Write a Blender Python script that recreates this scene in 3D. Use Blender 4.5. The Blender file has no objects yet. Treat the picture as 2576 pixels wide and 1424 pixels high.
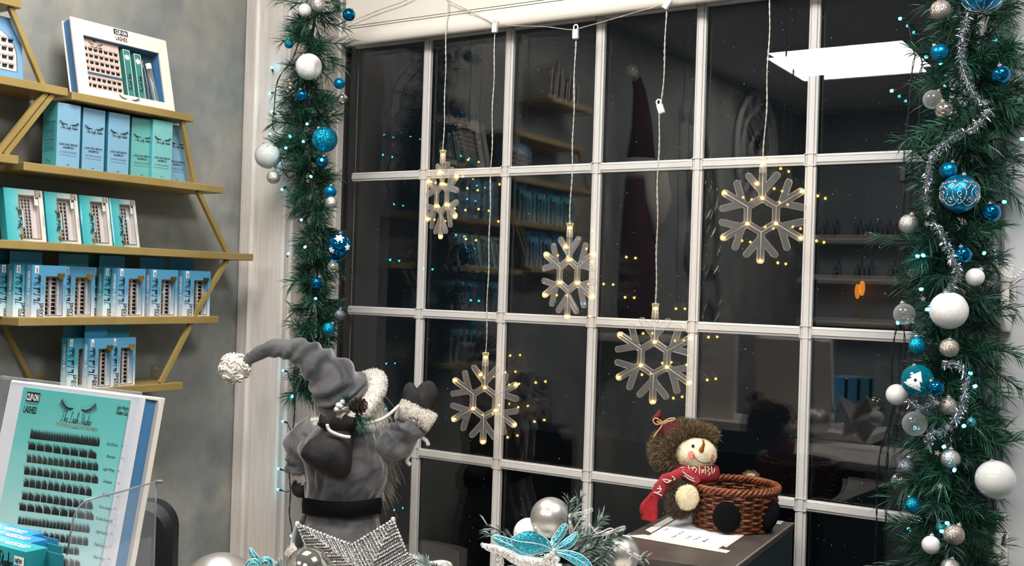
import bpy, bmesh, math, random
import numpy as np
from mathutils import Vector, Matrix, noise

random.seed(7)
RNG = np.random.default_rng(7)
SC = bpy.context.scene
COL = SC.collection

# ------------------------------------------------------------------ camera
CAM_C = Vector((1.8655, -2.1122, 1.4978))
CAM_R = np.array([[0.8417510511247992, -0.5393546527471019, -0.023488858855825044],
                  [0.5390043051342034, 0.8420689619059668, -0.019855035668617217],
                  [0.030488144861408727, 0.004052401098199565, 0.9995269136287672]])
FPX = 2727.605294
cd = bpy.data.cameras.new('camera')
cam = bpy.data.objects.new('camera', cd)
COL.objects.link(cam)
cd.sensor_fit = 'HORIZONTAL'
cd.sensor_width = 36.0
cd.lens = FPX * 36.0 / 2576.0
cd.clip_start = 0.02
cd.clip_end = 100
_r, _f, _u = CAM_R[:, 0], CAM_R[:, 1], CAM_R[:, 2]
cam.matrix_world = Matrix(((_r[0], _u[0], -_f[0], CAM_C.x), (_r[1], _u[1], -_f[1], CAM_C.y),
                           (_r[2], _u[2], -_f[2], CAM_C.z), (0, 0, 0, 1)))
SC.camera = cam

# ------------------------------------------------------------------ world, exposure
SC.view_settings.view_transform = 'Standard'
SC.view_settings.look = 'None'
SC.view_settings.gamma = 1.0
SC.view_settings.use_curve_mapping = False
SC.view_settings.exposure = 0.28
SC.cycles.use_denoising = True
SC.cycles.max_bounces = 8
SC.cycles.transparent_max_bounces = 24
SC.cycles.sample_clamp_indirect = 4.0
SC.cycles.caustics_reflective = False
SC.cycles.caustics_refractive = False
w = bpy.data.worlds.new('night_sky')
SC.world = w
w.use_nodes = True
w.node_tree.nodes['Background'].inputs[0].default_value = (0.010, 0.014, 0.018, 1)
w.node_tree.nodes['Background'].inputs[1].default_value = 0.35

PANEL_STRENGTH = 23.0
PANELS = [(0.47, -2.88), (1.75, -2.88), (0.62, -1.05), (1.9, -1.05)]   # ceiling LED panels (x, y)
CEIL_Z = 2.6


# ------------------------------------------------------------------ pixel <-> world
def ray(u, v):
    d = CAM_R @ np.array([(u - 1288.0) / FPX, 1.0, -(v - 712.0) / FPX])
    return Vector(d)


def at(u, v, ax, val):
    d = ray(u, v)
    return CAM_C + d * ((val - CAM_C[ax]) / d[ax])


def atX(u, v, x): return at(u, v, 0, x)
def atY(u, v, y): return at(u, v, 1, y)
def atZ(u, v, z): return at(u, v, 2, z)
def dep(u, v, D): return CAM_C + ray(u, v) * D


def depth(p):
    return float(np.dot(CAM_R[:, 1], np.array(p) - np.array(CAM_C)))


FWD = Vector(CAM_R[:, 1])
RIGHT = Vector(CAM_R[:, 0])


# ------------------------------------------------------------------ materials
def lin(r, g, b):
    f = lambda c: (c / 255 / 12.92) if c / 255 <= .04045 else ((c / 255 + .055) / 1.055) ** 2.4
    return (f(r), f(g), f(b), 1.0)


MATS = {}


class NT:
    def __init__(s, name):
        s.m = bpy.data.materials.new(name)
        s.m.use_nodes = True
        s.t = s.m.node_tree
        s.b = s.t.nodes['Principled BSDF']
        s.o = s.t.nodes['Material Output']

    def n(s, typ, **kw):
        x = s.t.nodes.new(typ)
        for k, v in kw.items():
            if k.startswith('i_'):
                x.inputs[k[2:].replace('_', ' ')].default_value = v
            else:
                setattr(x, k, v)
        return x

    def l(s, a, b):
        s.t.links.new(a, b)

    def coord(s, kind='Object'):
        return s.n('ShaderNodeTexCoord').outputs[kind]

    def ramp(s, fac, stops):
        r = s.n('ShaderNodeValToRGB')
        e = r.color_ramp.elements
        while len(e) < len(stops):
            e.new(0.5)
        for k, (p, c) in enumerate(stops):
            e[k].position = p
            e[k].color = c
        s.l(fac, r.inputs[0])
        return r.outputs[0]


def pbr(name, col, rough=0.5, metal=0.0, col2=None, nscale=8, bump=0.0, bscale=60, sheen=0, spec=None, coat=0,
        alpha=1, emit=None, estr=0, detail=4, trans=0, contrast=(.35, .65), coords='Object'):
    if name in MATS:
        return MATS[name]
    k = NT(name)
    b = k.b
    b.inputs['Base Color'].default_value = col
    b.inputs['Roughness'].default_value = rough
    b.inputs['Metallic'].default_value = metal
    if spec is not None:
        b.inputs['Specular IOR Level'].default_value = spec
    if sheen:
        b.inputs['Sheen Weight'].default_value = sheen
        b.inputs['Sheen Roughness'].default_value = .35
    if coat:
        b.inputs['Coat Weight'].default_value = coat
        b.inputs['Coat Roughness'].default_value = .06
    if trans:
        b.inputs['Transmission Weight'].default_value = trans
    if emit:
        b.inputs['Emission Color'].default_value = emit
        b.inputs['Emission Strength'].default_value = estr
    co = k.coord(coords)
    if col2 is not None:
        nz = k.n('ShaderNodeTexNoise')
        nz.inputs['Scale'].default_value = nscale
        nz.inputs['Detail'].default_value = detail
        k.l(co, nz.inputs['Vector'])
        k.l(k.ramp(nz.outputs['Fac'], [(contrast[0], col), (contrast[1], col2)]), b.inputs['Base Color'])
    if bump:
        nb = k.n('ShaderNodeTexNoise')
        nb.inputs['Scale'].default_value = bscale
        nb.inputs['Detail'].default_value = 3
        k.l(co, nb.inputs['Vector'])
        bp = k.n('ShaderNodeBump')
        bp.inputs['Strength'].default_value = bump
        bp.inputs['Distance'].default_value = .004
        k.l(nb.outputs['Fac'], bp.inputs['Height'])
        k.l(bp.outputs['Normal'], b.inputs['Normal'])
    MATS[name] = k.m
    return k.m


def glitter(name, col, col2, scale=420, amount=1.1, metal=.85, rough=.28, coords='Object'):
    """flakes: every Voronoi cell gets its own tilt"""
    k = NT(name)
    co = k.coord(coords)
    v = k.n('ShaderNodeTexVoronoi')
    v.inputs['Scale'].default_value = scale
    k.l(co, v.inputs['Vector'])
    sub = k.n('ShaderNodeVectorMath', operation='SUBTRACT')
    k.l(v.outputs['Color'], sub.inputs[0])
    sub.inputs[1].default_value = (.5, .5, .5)
    sc = k.n('ShaderNodeVectorMath', operation='SCALE')
    k.l(sub.outputs[0], sc.inputs[0])
    sc.inputs['Scale'].default_value = amount
    geo = k.n('ShaderNodeNewGeometry')
    add = k.n('ShaderNodeVectorMath', operation='ADD')
    k.l(geo.outputs['Normal'], add.inputs[0])
    k.l(sc.outputs[0], add.inputs[1])
    nm = k.n('ShaderNodeVectorMath', operation='NORMALIZE')
    k.l(add.outputs[0], nm.inputs[0])
    k.l(nm.outputs[0], k.b.inputs['Normal'])
    sep = k.n('ShaderNodeSeparateColor')
    k.l(v.outputs['Color'], sep.inputs[0])
    k.l(k.ramp(sep.outputs[0], [(.25, col), (.85, col2)]), k.b.inputs['Base Color'])
    k.b.inputs['Metallic'].default_value = metal
    k.b.inputs['Roughness'].default_value = rough
    MATS[name] = k.m
    return k.m


def emis(name, col, strength):
    k = NT(name)
    k.b.inputs['Base Color'].default_value = col
    k.b.inputs['Emission Color'].default_value = col
    k.b.inputs['Emission Strength'].default_value = strength
    MATS[name] = k.m
    return k.m


def clear(name, tint=(1, 1, 1, 1), ior=1.5, rough=0.02, body=None, bodyfac=0.0, edge=0.0, gain=1.0):
    """thin clear sheet: see-through with Fresnel reflection, optional milky body and pale rim"""
    k = NT(name)
    tr = k.n('ShaderNodeBsdfTransparent')
    tr.inputs[0].default_value = tint
    gl = k.n('ShaderNodeBsdfGlossy')
    gl.inputs['Roughness'].default_value = rough
    geo = k.n('ShaderNodeNewGeometry')
    dt = k.n('ShaderNodeVectorMath', operation='DOT_PRODUCT')
    k.l(geo.outputs['Normal'], dt.inputs[0])
    k.l(geo.outputs['Incoming'], dt.inputs[1])
    ab = k.n('ShaderNodeMath', operation='ABSOLUTE')
    k.l(dt.outputs['Value'], ab.inputs[0])
    om = k.n('ShaderNodeMath', operation='SUBTRACT', use_clamp=True)
    om.inputs[0].default_value = 1.0
    k.l(ab.outputs[0], om.inputs[1])
    pw = k.n('ShaderNodeMath', operation='POWER')
    k.l(om.outputs[0], pw.inputs[0])
    pw.inputs[1].default_value = 5.0
    f0 = ((ior - 1) / (ior + 1)) ** 2
    sch = k.n('ShaderNodeMath', operation='MULTIPLY_ADD', use_clamp=True)   # Schlick, same from both sides
    k.l(pw.outputs[0], sch.inputs[0])
    sch.inputs[1].default_value = 1 - f0
    sch.inputs[2].default_value = f0
    fac = sch.outputs[0]
    if gain != 1.0:
        mu = k.n('ShaderNodeMath', operation='MULTIPLY', use_clamp=True)
        k.l(fac, mu.inputs[0])
        mu.inputs[1].default_value = gain
        fac = mu.outputs[0]
    base = tr.outputs[0]
    if body is not None:
        df = k.n('ShaderNodeBsdfDiffuse')
        df.inputs[0].default_value = body
        tl = k.n('ShaderNodeBsdfTranslucent')
        tl.inputs[0].default_value = body
        mm = k.n('ShaderNodeMixShader')
        mm.inputs[0].default_value = .5
        k.l(df.outputs[0], mm.inputs[1])
        k.l(tl.outputs[0], mm.inputs[2])
        lw = k.n('ShaderNodeLayerWeight')
        lw.inputs[0].default_value = .35
        ma = k.n('ShaderNodeMath', operation='MULTIPLY_ADD', use_clamp=True)
        k.l(lw.outputs['Facing'], ma.inputs[0])
        ma.inputs[1].default_value = edge
        ma.inputs[2].default_value = bodyfac
        mx0 = k.n('ShaderNodeMixShader')
        k.l(ma.outputs[0], mx0.inputs[0])
        k.l(base, mx0.inputs[1])
        k.l(mm.outputs[0], mx0.inputs[2])
        base = mx0.outputs[0]
    mx = k.n('ShaderNodeMixShader')
    k.l(fac, mx.inputs[0])
    k.l(base, mx.inputs[1])
    k.l(gl.outputs[0], mx.inputs[2])
    k.l(mx.outputs[0], k.o.inputs['Surface'])
    MATS[name] = k.m
    return k.m


def gradient(name, stops, axis=2, lo=0.0, hi=0.1, rough=.38):
    """printed colour run along a local axis of the carton"""
    k = NT(name)
    sp = k.n('ShaderNodeSeparateXYZ')
    k.l(k.coord(), sp.inputs[0])
    mr = k.n('ShaderNodeMapRange')
    k.l(sp.outputs[axis], mr.inputs['Value'])
    mr.inputs['From Min'].default_value = lo
    mr.inputs['From Max'].default_value = hi
    k.l(k.ramp(mr.outputs[0], stops), k.b.inputs['Base Color'])
    k.b.inputs['Roughness'].default_value = rough
    MATS[name] = k.m
    return k.m


# plaster wall with trowelled clouds
def plaster():
    k = NT('plaster')
    co = k.coord()
    mp = k.n('ShaderNodeMapping')
    mp.inputs['Scale'].default_value = (1, 1, .75)
    k.l(co, mp.inputs[0])
    n1 = k.n('ShaderNodeTexNoise')
    n1.inputs['Scale'].default_value = 5.5
    n1.inputs['Detail'].default_value = 6
    n1.inputs['Distortion'].default_value = .6
    k.l(mp.outputs[0], n1.inputs['Vector'])
    c = k.ramp(n1.outputs['Fac'], [(.30, lin(118, 122, 122)), (.5, lin(133, 135, 131)), (.68, lin(158, 153, 143))])
    n2 = k.n('ShaderNodeTexNoise')
    n2.inputs['Scale'].default_value = 26
    n2.inputs['Detail'].default_value = 5
    k.l(co, n2.inputs['Vector'])
    mx = k.n('ShaderNodeMixRGB', blend_type='SOFT_LIGHT')
    mx.inputs[0].default_value = .35
    k.l(c, mx.inputs[1])
    k.l(n2.outputs['Fac'], mx.inputs[2])
    k.l(mx.outputs[0], k.b.inputs['Base Color'])
    k.b.inputs['Roughness'].default_value = .62
    MATS['plaster'] = k.m
    return k.m


def brushed_paint(name, col, col2):
    """old gloss paint on wood: long vertical brush and grain relief"""
    k = NT(name)
    co = k.coord()
    mp = k.n('ShaderNodeMapping')
    mp.inputs['Scale'].default_value = (45, 45, 4)
    k.l(co, mp.inputs[0])
    n1 = k.n('ShaderNodeTexNoise')
    n1.inputs['Scale'].default_value = 1.6
    n1.inputs['Detail'].default_value = 5
    n1.inputs['Distortion'].default_value = .8
    k.l(mp.outputs[0], n1.inputs['Vector'])
    k.l(k.ramp(n1.outputs['Fac'], [(.35, col2), (.6, col)]), k.b.inputs['Base Color'])
    bp = k.n('ShaderNodeBump')
    bp.inputs['Strength'].default_value = .5
    bp.inputs['Distance'].default_value = .003
    k.l(n1.outputs['Fac'], bp.inputs['Height'])
    k.l(bp.outputs['Normal'], k.b.inputs['Normal'])
    k.b.inputs['Roughness'].default_value = .42
    MATS[name] = k.m
    return k.m


def velvet(name, col, col2):
    """crushed pile: patches brushed one way or the other, creased relief, strong sheen"""
    k = NT(name)
    co = k.coord()
    n1 = k.n('ShaderNodeTexNoise')
    n1.inputs['Scale'].default_value = 13
    n1.inputs['Detail'].default_value = 4
    n1.inputs['Distortion'].default_value = 1.2
    k.l(co, n1.inputs['Vector'])
    k.l(k.ramp(n1.outputs['Fac'], [(.38, col), (.62, col2)]), k.b.inputs['Base Color'])
    n2 = k.n('ShaderNodeTexNoise')
    n2.inputs['Scale'].default_value = 22
    n2.inputs['Detail'].default_value = 3
    n2.inputs['Distortion'].default_value = 1.6
    k.l(co, n2.inputs['Vector'])
    n3 = k.n('ShaderNodeTexNoise')
    n3.inputs['Scale'].default_value = 700
    k.l(co, n3.inputs['Vector'])
    b0 = k.n('ShaderNodeBump')
    b0.inputs['Strength'].default_value = .3
    b0.inputs['Distance'].default_value = .0012
    k.l(n3.outputs['Fac'], b0.inputs['Height'])
    bp = k.n('ShaderNodeBump')
    bp.inputs['Strength'].default_value = .3
    bp.inputs['Distance'].default_value = .008
    k.l(n2.outputs['Fac'], bp.inputs['Height'])
    k.l(b0.outputs['Normal'], bp.inputs['Normal'])
    k.l(bp.outputs['Normal'], k.b.inputs['Normal'])
    k.b.inputs['Roughness'].default_value = .8
    k.b.inputs['Specular IOR Level'].default_value = .2
    k.b.inputs['Sheen Weight'].default_value = 1.0
    k.b.inputs['Sheen Roughness'].default_value = .4
    k.b.inputs['Sheen Tint'].default_value = (.95, .94, .96, 1)
    MATS[name] = k.m
    return k.m


def needles_mat(name, c1, c2, rough=.45):
    k = NT(name)
    a = k.n('ShaderNodeAttribute')
    a.attribute_name = 'tone'
    k.l(k.ramp(a.outputs['Fac'], [(0.0, c1), (1.0, c2)]), k.b.inputs['Base Color'])
    k.b.inputs['Roughness'].default_value = rough
    MATS[name] = k.m
    return k.m


M = MATS
plaster()
brushed_paint('old_white_paint', lin(222, 214, 206), lin(210, 202, 194))
pbr('white_upvc', lin(226, 220, 213), .32)
pbr('bar_white', lin(218, 214, 209), .4)
pbr('door_white', lin(205, 205, 206), .4, col2=lin(190, 190, 192), nscale=6, contrast=(.3, .7))
pbr('blind_white', lin(236, 228, 216), .55)
pbr('gasket', lin(32, 30, 31), .5)
pbr('ceiling_white', lin(226, 224, 220), .7)
pbr('floor_grey', lin(56, 56, 58), .5, col2=lin(44, 44, 46), nscale=5)
pbr('back_wall', lin(138, 146, 146), .7, col2=lin(112, 120, 122), nscale=3)
pbr('asphalt', lin(38, 36, 34), .35, col2=lin(22, 22, 22), nscale=30, bump=.4, bscale=90)
pbr('gold_metal', lin(168, 144, 88), .4, .25, col2=lin(156, 132, 78), nscale=12)
pbr('screw_steel', lin(190, 188, 180), .3, .9)
clear('window_glass', ior=1.74, rough=.0)
clear('film', ior=1.35, rough=.06)
clear('acrylic', ior=1.49, rough=.02, body=(.8, .82, .85, 1), bodyfac=.035, edge=.22)
clear('snow_acrylic', ior=1.49, rough=.04, body=(.95, .90, .86, 1), bodyfac=.06, edge=.52)
clear('clear_plastic', ior=1.49, rough=.06, body=(.95, .93, .9, 1), bodyfac=.12, edge=.5)
clear('rain', ior=1.8, rough=.02, body=(.95, .95, 1, 1), bodyfac=.85, edge=.2)  # near-opaque white body stands in for light glinting on the drops
pbr('white_plastic', lin(238, 232, 226), .35)
pbr('wire_clear', lin(205, 198, 186), .3, .35)
pbr('cable_black', lin(14, 16, 18), .45)
emis('led_warm', lin(255, 214, 110), 22)
emis('led_warm_core', lin(255, 206, 96), 26)
emis('led_cyan', lin(44, 206, 246), 26)
pbr('led_dead', lin(120, 220, 225), .2)
# baubles
glitter('glit_silver', lin(165, 155, 148), lin(250, 244, 236), scale=30, amount=1.0)
glitter('glit_rose', lin(150, 132, 124), lin(236, 222, 210), scale=30, amount=1.0)
glitter('glit_grey', lin(70, 76, 82), lin(150, 160, 168), scale=30, amount=1.0)
glitter('glit_blue', lin(0, 70, 110), lin(20, 190, 225), scale=30, amount=1.0)
glitter('glit_teal', lin(10, 120, 130), lin(120, 240, 235), scale=30, amount=1.0)
glitter('glit_white', lin(208, 206, 202), lin(244, 242, 238), scale=60, amount=.55, metal=.0, rough=.35)
pbr('shiny_blue', lin(10, 118, 172), .07, .92)
pbr('matte_blue', lin(8, 128, 176), .28, .8)
pbr('shiny_silver', lin(214, 208, 196), .07, .95)
pbr('matte_silver', lin(196, 190, 184), .34, .85)
pbr('pearl', lin(222, 218, 216), .16, 0, coat=1)
glitter('glitter_fine', lin(165, 155, 148), lin(250, 244, 236), scale=900, amount=1.0)
glitter('glitter_white_fine', lin(208, 206, 202), lin(244, 242, 238), scale=800, amount=.55, metal=.0, rough=.35)
clear('clear_ball', ior=1.5, rough=.03, body=(.75, .75, .72, 1), bodyfac=.18, edge=.7)
clear('teal_ball', tint=(.10, .62, .72, 1), ior=1.5, rough=.03, body=(.0, .32, .42, 1), bodyfac=.45, edge=.4)


def iridescent():
    k = NT('iridescent')
    lw = k.n('ShaderNodeLayerWeight')
    lw.inputs[0].default_value = .5
    k.l(k.ramp(lw.outputs['Facing'], [(0.0, lin(206, 200, 198)), (.35, lin(196, 206, 194)), (.6, lin(214, 186, 200)),
                                      (.85, lin(178, 204, 210))]), k.b.inputs['Base Color'])
    k.b.inputs['Roughness'].default_value = .1
    k.b.inputs['Coat Weight'].default_value = 1
    k.b.inputs['Thin Film Thickness'].default_value = 420
    k.b.inputs['Thin Film IOR'].default_value = 1.6
    MATS['iridescent'] = k.m


iridescent()
pbr('cap_silver', lin(205, 202, 196), .25, .9)
needles_mat('pine', lin(8, 34, 30), lin(34, 92, 66))
needles_mat('pine_frost', lin(30, 62, 50), lin(196, 210, 206))
needles_mat('tinsel_silver', lin(150, 160, 170), lin(240, 244, 248), .16)
M['tinsel_silver'].node_tree.nodes['Principled BSDF'].inputs['Metallic'].default_value = 1.0
pbr('stem_brown', lin(16, 34, 26), .7)


# ------------------------------------------------------------------ mesh builder
def inv_world(parent):
    m = Matrix.Identity(4)
    o = parent
    while o is not None:
        m = o.matrix_basis @ m
        o = o.parent
    return m.inverted()


class MB:
    def __init__(s):
        s.v, s.f, s.tone = [], [], None

    def add(s, vs, fs):
        b = len(s.v)
        s.v.extend([tuple(x) for x in vs])
        s.f.extend([tuple(i + b for i in q) for q in fs])
        return s

    def box(s, lo, hi, bev=0.0, mtx=None):
        (x0, y0, z0), (x1, y1, z1) = lo, hi
        if bev <= 0:
            vs = [(x0, y0, z0), (x1, y0, z0), (x1, y1, z0), (x0, y1, z0), (x0, y0, z1), (x1, y0, z1), (x1, y1, z1), (x0, y1, z1)]
            fs = [(0, 3, 2, 1), (4, 5, 6, 7), (0, 1, 5, 4), (1, 2, 6, 5), (2, 3, 7, 6), (3, 0, 4, 7)]
        else:
            b = min(bev, (x1 - x0) * .49, (y1 - y0) * .49, (z1 - z0) * .49)
            vs, idx = [], {}
            for cx in (0, 1):
                for cy in (0, 1):
                    for cz in (0, 1):
                        for ax in range(3):
                            p = [(x0, x1)[cx], (y0, y1)[cy], (z0, z1)[cz]]
                            for k2, c in enumerate((cx, cy, cz)):
                                if k2 != ax:
                                    p[k2] += b if c == 0 else -b
                            idx[(cx, cy, cz, ax)] = len(vs)
                            vs.append(tuple(p))
            fs = []
            for ax in range(3):
                o = [k2 for k2 in range(3) if k2 != ax]
                for c in (0, 1):
                    q = []
                    for a2, b2 in ((0, 0), (1, 0), (1, 1), (0, 1)):
                        cc = [0, 0, 0]
                        cc[ax], cc[o[0]], cc[o[1]] = c, a2, b2
                        q.append(idx[(*cc, ax)])
                    fs.append(tuple(q))
            for ax in range(3):
                o = [k2 for k2 in range(3) if k2 != ax]
                for a2 in (0, 1):
                    for b2 in (0, 1):
                        q = []
                        for c, which in ((0, o[0]), (0, o[1]), (1, o[1]), (1, o[0])):
                            cc = [0, 0, 0]
                            cc[ax], cc[o[0]], cc[o[1]] = c, a2, b2
                            q.append(idx[(*cc, which)])
                        fs.append(tuple(q))
            for cx in (0, 1):
                for cy in (0, 1):
                    for cz in (0, 1):
                        fs.append(tuple(idx[(cx, cy, cz, a2)] for a2 in range(3)))
        if mtx is not None:
            vs = [mtx @ Vector(p) for p in vs]
        return s.add(vs, fs)

    def tube(s, pts, r, n=8, cap=True, flat=1.0, closed=False, up=None, twist=0.0):
        """sweep a circle (or ellipse: flat) along pts; r = number, list, or list of (ra, rb)"""
        P = [Vector(p) for p in pts]
        m = len(P)
        rs = r if isinstance(r, (list, tuple)) else [r] * m
        T = []
        for i in range(m):
            if closed:
                t = P[(i + 1) % m] - P[i - 1]
            else:
                t = P[min(i + 1, m - 1)] - P[max(i - 1, 0)]
            T.append(t.normalized() if t.length > 1e-9 else Vector((0, 0, 1)))
        nrm = Vector(up) if up is not None else (Vector((0, 0, 1)) if abs(T[0].z) < .9 else Vector((0, 1, 0)))
        nrm = (nrm - T[0] * nrm.dot(T[0])).normalized()
        vs = []
        for i in range(m):
            nrm = nrm - T[i] * nrm.dot(T[i])
            nrm = nrm.normalized() if nrm.length > 1e-6 else T[i].orthogonal().normalized()
            bi = T[i].cross(nrm)
            ra, rb = rs[i] if isinstance(rs[i], (tuple, list)) else (rs[i], rs[i] * flat)
            for k in range(n):
                a = 2 * math.pi * k / n + twist * i
                vs.append(P[i] + nrm * (math.cos(a) * ra) + bi * (math.sin(a) * rb))
        fs = []
        for i in range(m if closed else m - 1):
            j = (i + 1) % m
            for k in range(n):
                fs.append((i * n + k, i * n + (k + 1) % n, j * n + (k + 1) % n, j * n + k))
        if cap and not closed:
            fs.append(tuple(reversed(range(n))))
            fs.append(tuple((m - 1) * n + k for k in range(n)))
        return s.add(vs, fs)

    def lathe(s, prof, n=24, c=(0, 0, 0), mtx=None, cap=True):
        vs, fs = [], []
        c = Vector(c)
        for r, z in prof:
            for k in range(n):
                a = 2 * math.pi * k / n
                p = Vector((r * math.cos(a), r * math.sin(a), z))
                vs.append((mtx @ p if mtx is not None else p) + c)
        m = len(prof)
        for i in range(m - 1):
            for k in range(n):
                fs.append((i * n + k, i * n + (k + 1) % n, (i + 1) * n + (k + 1) % n, (i + 1) * n + k))
        if cap:
            fs.append(tuple(reversed(range(n))))
            fs.append(tuple((m - 1) * n + k for k in range(n)))
        return s.add(vs, fs)

    def ball(s, c, r, seg=16, rings=10, mtx=None, noise_amp=0, nscale=20):
        rx, ry, rz = r if isinstance(r, (tuple, list)) else (r, r, r)
        c = Vector(c)
        vs = [Vector((0, 0, -rz))]
        for i in range(1, rings):
            th = math.pi * i / rings - math.pi / 2
            for k in range(seg):
                a = 2 * math.pi * k / seg
                vs.append(Vector((rx * math.cos(th) * math.cos(a), ry * math.cos(th) * math.sin(a), rz * math.sin(th))))
        vs.append(Vector((0, 0, rz)))
        if noise_amp:
            vs = [p + p.normalized() * noise_amp * noise.noise(p * nscale + c * 7) for p in vs]
        vs = [(mtx @ p if mtx is not None else p) + c for p in vs]
        fs = [(0, 1 + (k + 1) % seg, 1 + k) for k in range(seg)]
        for i in range(rings - 2):
            a = 1 + i * seg
            for k in range(seg):
                fs.append((a + k, a + (k + 1) % seg, a + seg + (k + 1) % seg, a + seg + k))
        t = len(vs) - 1
        a = 1 + (rings - 2) * seg
        fs += [(a + k, a + (k + 1) % seg, t) for k in range(seg)]
        return s.add(vs, fs)

    def prism(s, poly, d0, d1, fn):
        """2D polygon extruded; fn(x, y, d) -> point"""
        n = len(poly)
        vs = [fn(x, y, d0) for x, y in poly] + [fn(x, y, d1) for x, y in poly]
        fs = [tuple(reversed(range(n))), tuple(range(n, 2 * n))]
        fs += [(k, (k + 1) % n, n + (k + 1) % n, n + k) for k in range(n)]
        return s.add(vs, fs)

    def flat(s, fl, fn):
        return s.add([fn(x, y) for x, y in fl[0]], fl[1])

    def mesh(s, name, mat, smooth=False, inv=None):
        vs = s.v
        if inv is not None:
            A = np.array(inv)
            V = np.array(vs, dtype=float).reshape(-1, 3)
            vs = (V @ A[:3, :3].T + A[:3, 3])
            vs = vs.tolist()
        me = bpy.data.meshes.new(name)
        me.from_pydata(vs, [], s.f)
        me.materials.append(M[mat] if isinstance(mat, str) else mat)
        if smooth:
            me.polygons.foreach_set('use_smooth', [True] * len(me.polygons))
            if smooth != 'all':
                try:
                    me.set_sharp_from_angle(angle=math.radians(float(smooth) if smooth is not True else 40))
                except Exception:
                    pass
        if s.tone is not None:
            a = me.attributes.new('tone', 'FLOAT', 'POINT')
            a.data.foreach_set('value', np.asarray(s.tone, dtype=np.float32))
        me.update()
        return me

    def build(s, name, mat, parent=None, smooth=False, stuff=False, local=False, origin=None):
        """link as one mesh object. Vertices are world space unless local"""
        inv = None
        if not local:
            if parent is not None:
                inv = inv_world(parent)
            elif origin is not None:
                inv = Matrix.Translation(-Vector(origin))
        me = s.mesh(name, mat, smooth, inv)
        o = bpy.data.objects.new(name, me)
        COL.objects.link(o)
        if parent is not None:
            o.parent = parent
        elif origin is not None:
            o.location = origin
        if stuff:
            o['kind'] = 'stuff'
        return o


def thing(name, label, cat, loc=(0, 0, 0), rz=0.0, group=None, rx=0.0, ry=0.0):
    o = bpy.data.objects.new(name, None)
    COL.objects.link(o)
    o.empty_display_size = .02
    o.location = loc
    o.rotation_euler = (rx, ry, rz)
    o['label'] = label
    o['category'] = cat
    if group:
        o['group'] = group
    o.matrix_basis = Matrix.LocRotScale(Vector(loc), o.rotation_euler.copy(), None)
    return o


def tag(o, label, cat, group=None):
    o['label'] = label
    o['category'] = cat
    if group:
        o['group'] = group
    return o


def struct(o):
    o['kind'] = 'structure'
    return o


def lab(o, text):
    o['label'] = text
    return o


def inst(name, me, parent, mtx):
    """another part sharing mesh data; mtx is in world space"""
    o = bpy.data.objects.new(name, me)
    COL.objects.link(o)
    o.parent = parent
    o.matrix_basis = inv_world(parent) @ mtx if parent is not None else mtx
    return o


def crom(pts, k=8, closed=False):
    """Catmull-Rom through pts (any dimension)"""
    P = [np.array(p, dtype=float) for p in pts]
    n = len(P)
    out = []
    rng = n if closed else n - 1
    for i in range(rng):
        if closed:
            a, b, c, d = P[i - 1], P[i], P[(i + 1) % n], P[(i + 2) % n]
        else:
            a, b, c, d = P[max(i - 1, 0)], P[i], P[i + 1], P[min(i + 2, n - 1)]
        for j in range(k):
            t = j / k
            out.append(.5 * ((2 * b) + (c - a) * t + (2 * a - 5 * b + 4 * c - d) * t * t + (3 * b - a - 3 * c + d) * t ** 3))
    if not closed:
        out.append(P[-1])
    return out


def V3(a): return Vector((float(a[0]), float(a[1]), float(a[2])))


# ------------------------------------------------------------------ flat print: type, hand script, logos
_TXT = {}


def txt(s, size=1.0, x=0.0, y=0.0, align='LEFT', xs=1.0, bold=0.0, shear=0.0, rot=0.0):
    key = (s, bold, shear)
    if key not in _TXT:
        c = bpy.data.curves.new('type', 'FONT')
        c.body = s
        c.size = 1.0
        c.offset = bold
        c.shear = shear
        c.resolution_u = 2
        o = bpy.data.objects.new('type', c)
        me = bpy.data.meshes.new_from_object(o)
        vs = [(v.co.x, v.co.y) for v in me.vertices]
        fs = [tuple(p.vertices) for p in me.polygons]
        bpy.data.meshes.remove(me)
        bpy.data.objects.remove(o)
        bpy.data.curves.remove(c)
        x0 = min(v[0] for v in vs)
        x1 = max(v[0] for v in vs)
        _TXT[key] = (vs, fs, x0, x1)
    vs, fs, x0, x1 = _TXT[key]
    off = {'LEFT': x0, 'CENTER': (x0 + x1) / 2, 'RIGHT': x1}[align]
    ca, sa = math.cos(rot), math.sin(rot)
    out = []
    for vx, vy in vs:
        a, b = (vx - off) * size * xs, vy * size
        out.append((x + a * ca - b * sa, y + a * sa + b * ca))
    return out, fs


def txt_w(s, bold=0.0, shear=0.0):
    txt(s, bold=bold, shear=shear)
    q = _TXT[(s, bold, shear)]
    return q[3] - q[2]


def ribbon(pts, w, taper=False):
    P = [np.array(p[:2], dtype=float) for p in pts]
    vs, fs = [], []
    m = len(P)
    for i in range(m):
        t = P[min(i + 1, m - 1)] - P[max(i - 1, 0)]
        L = np.hypot(*t) or 1
        n = np.array([-t[1], t[0]]) / L
        ww = w
        if taper:
            ww = w * (.55 + .45 * abs(t[1]) / L)
        vs += [tuple(P[i] + n * ww / 2), tuple(P[i] - n * ww / 2)]
        if i:
            fs.append((2 * i - 2, 2 * i - 1, 2 * i + 1, 2 * i))
    return vs, fs


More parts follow.
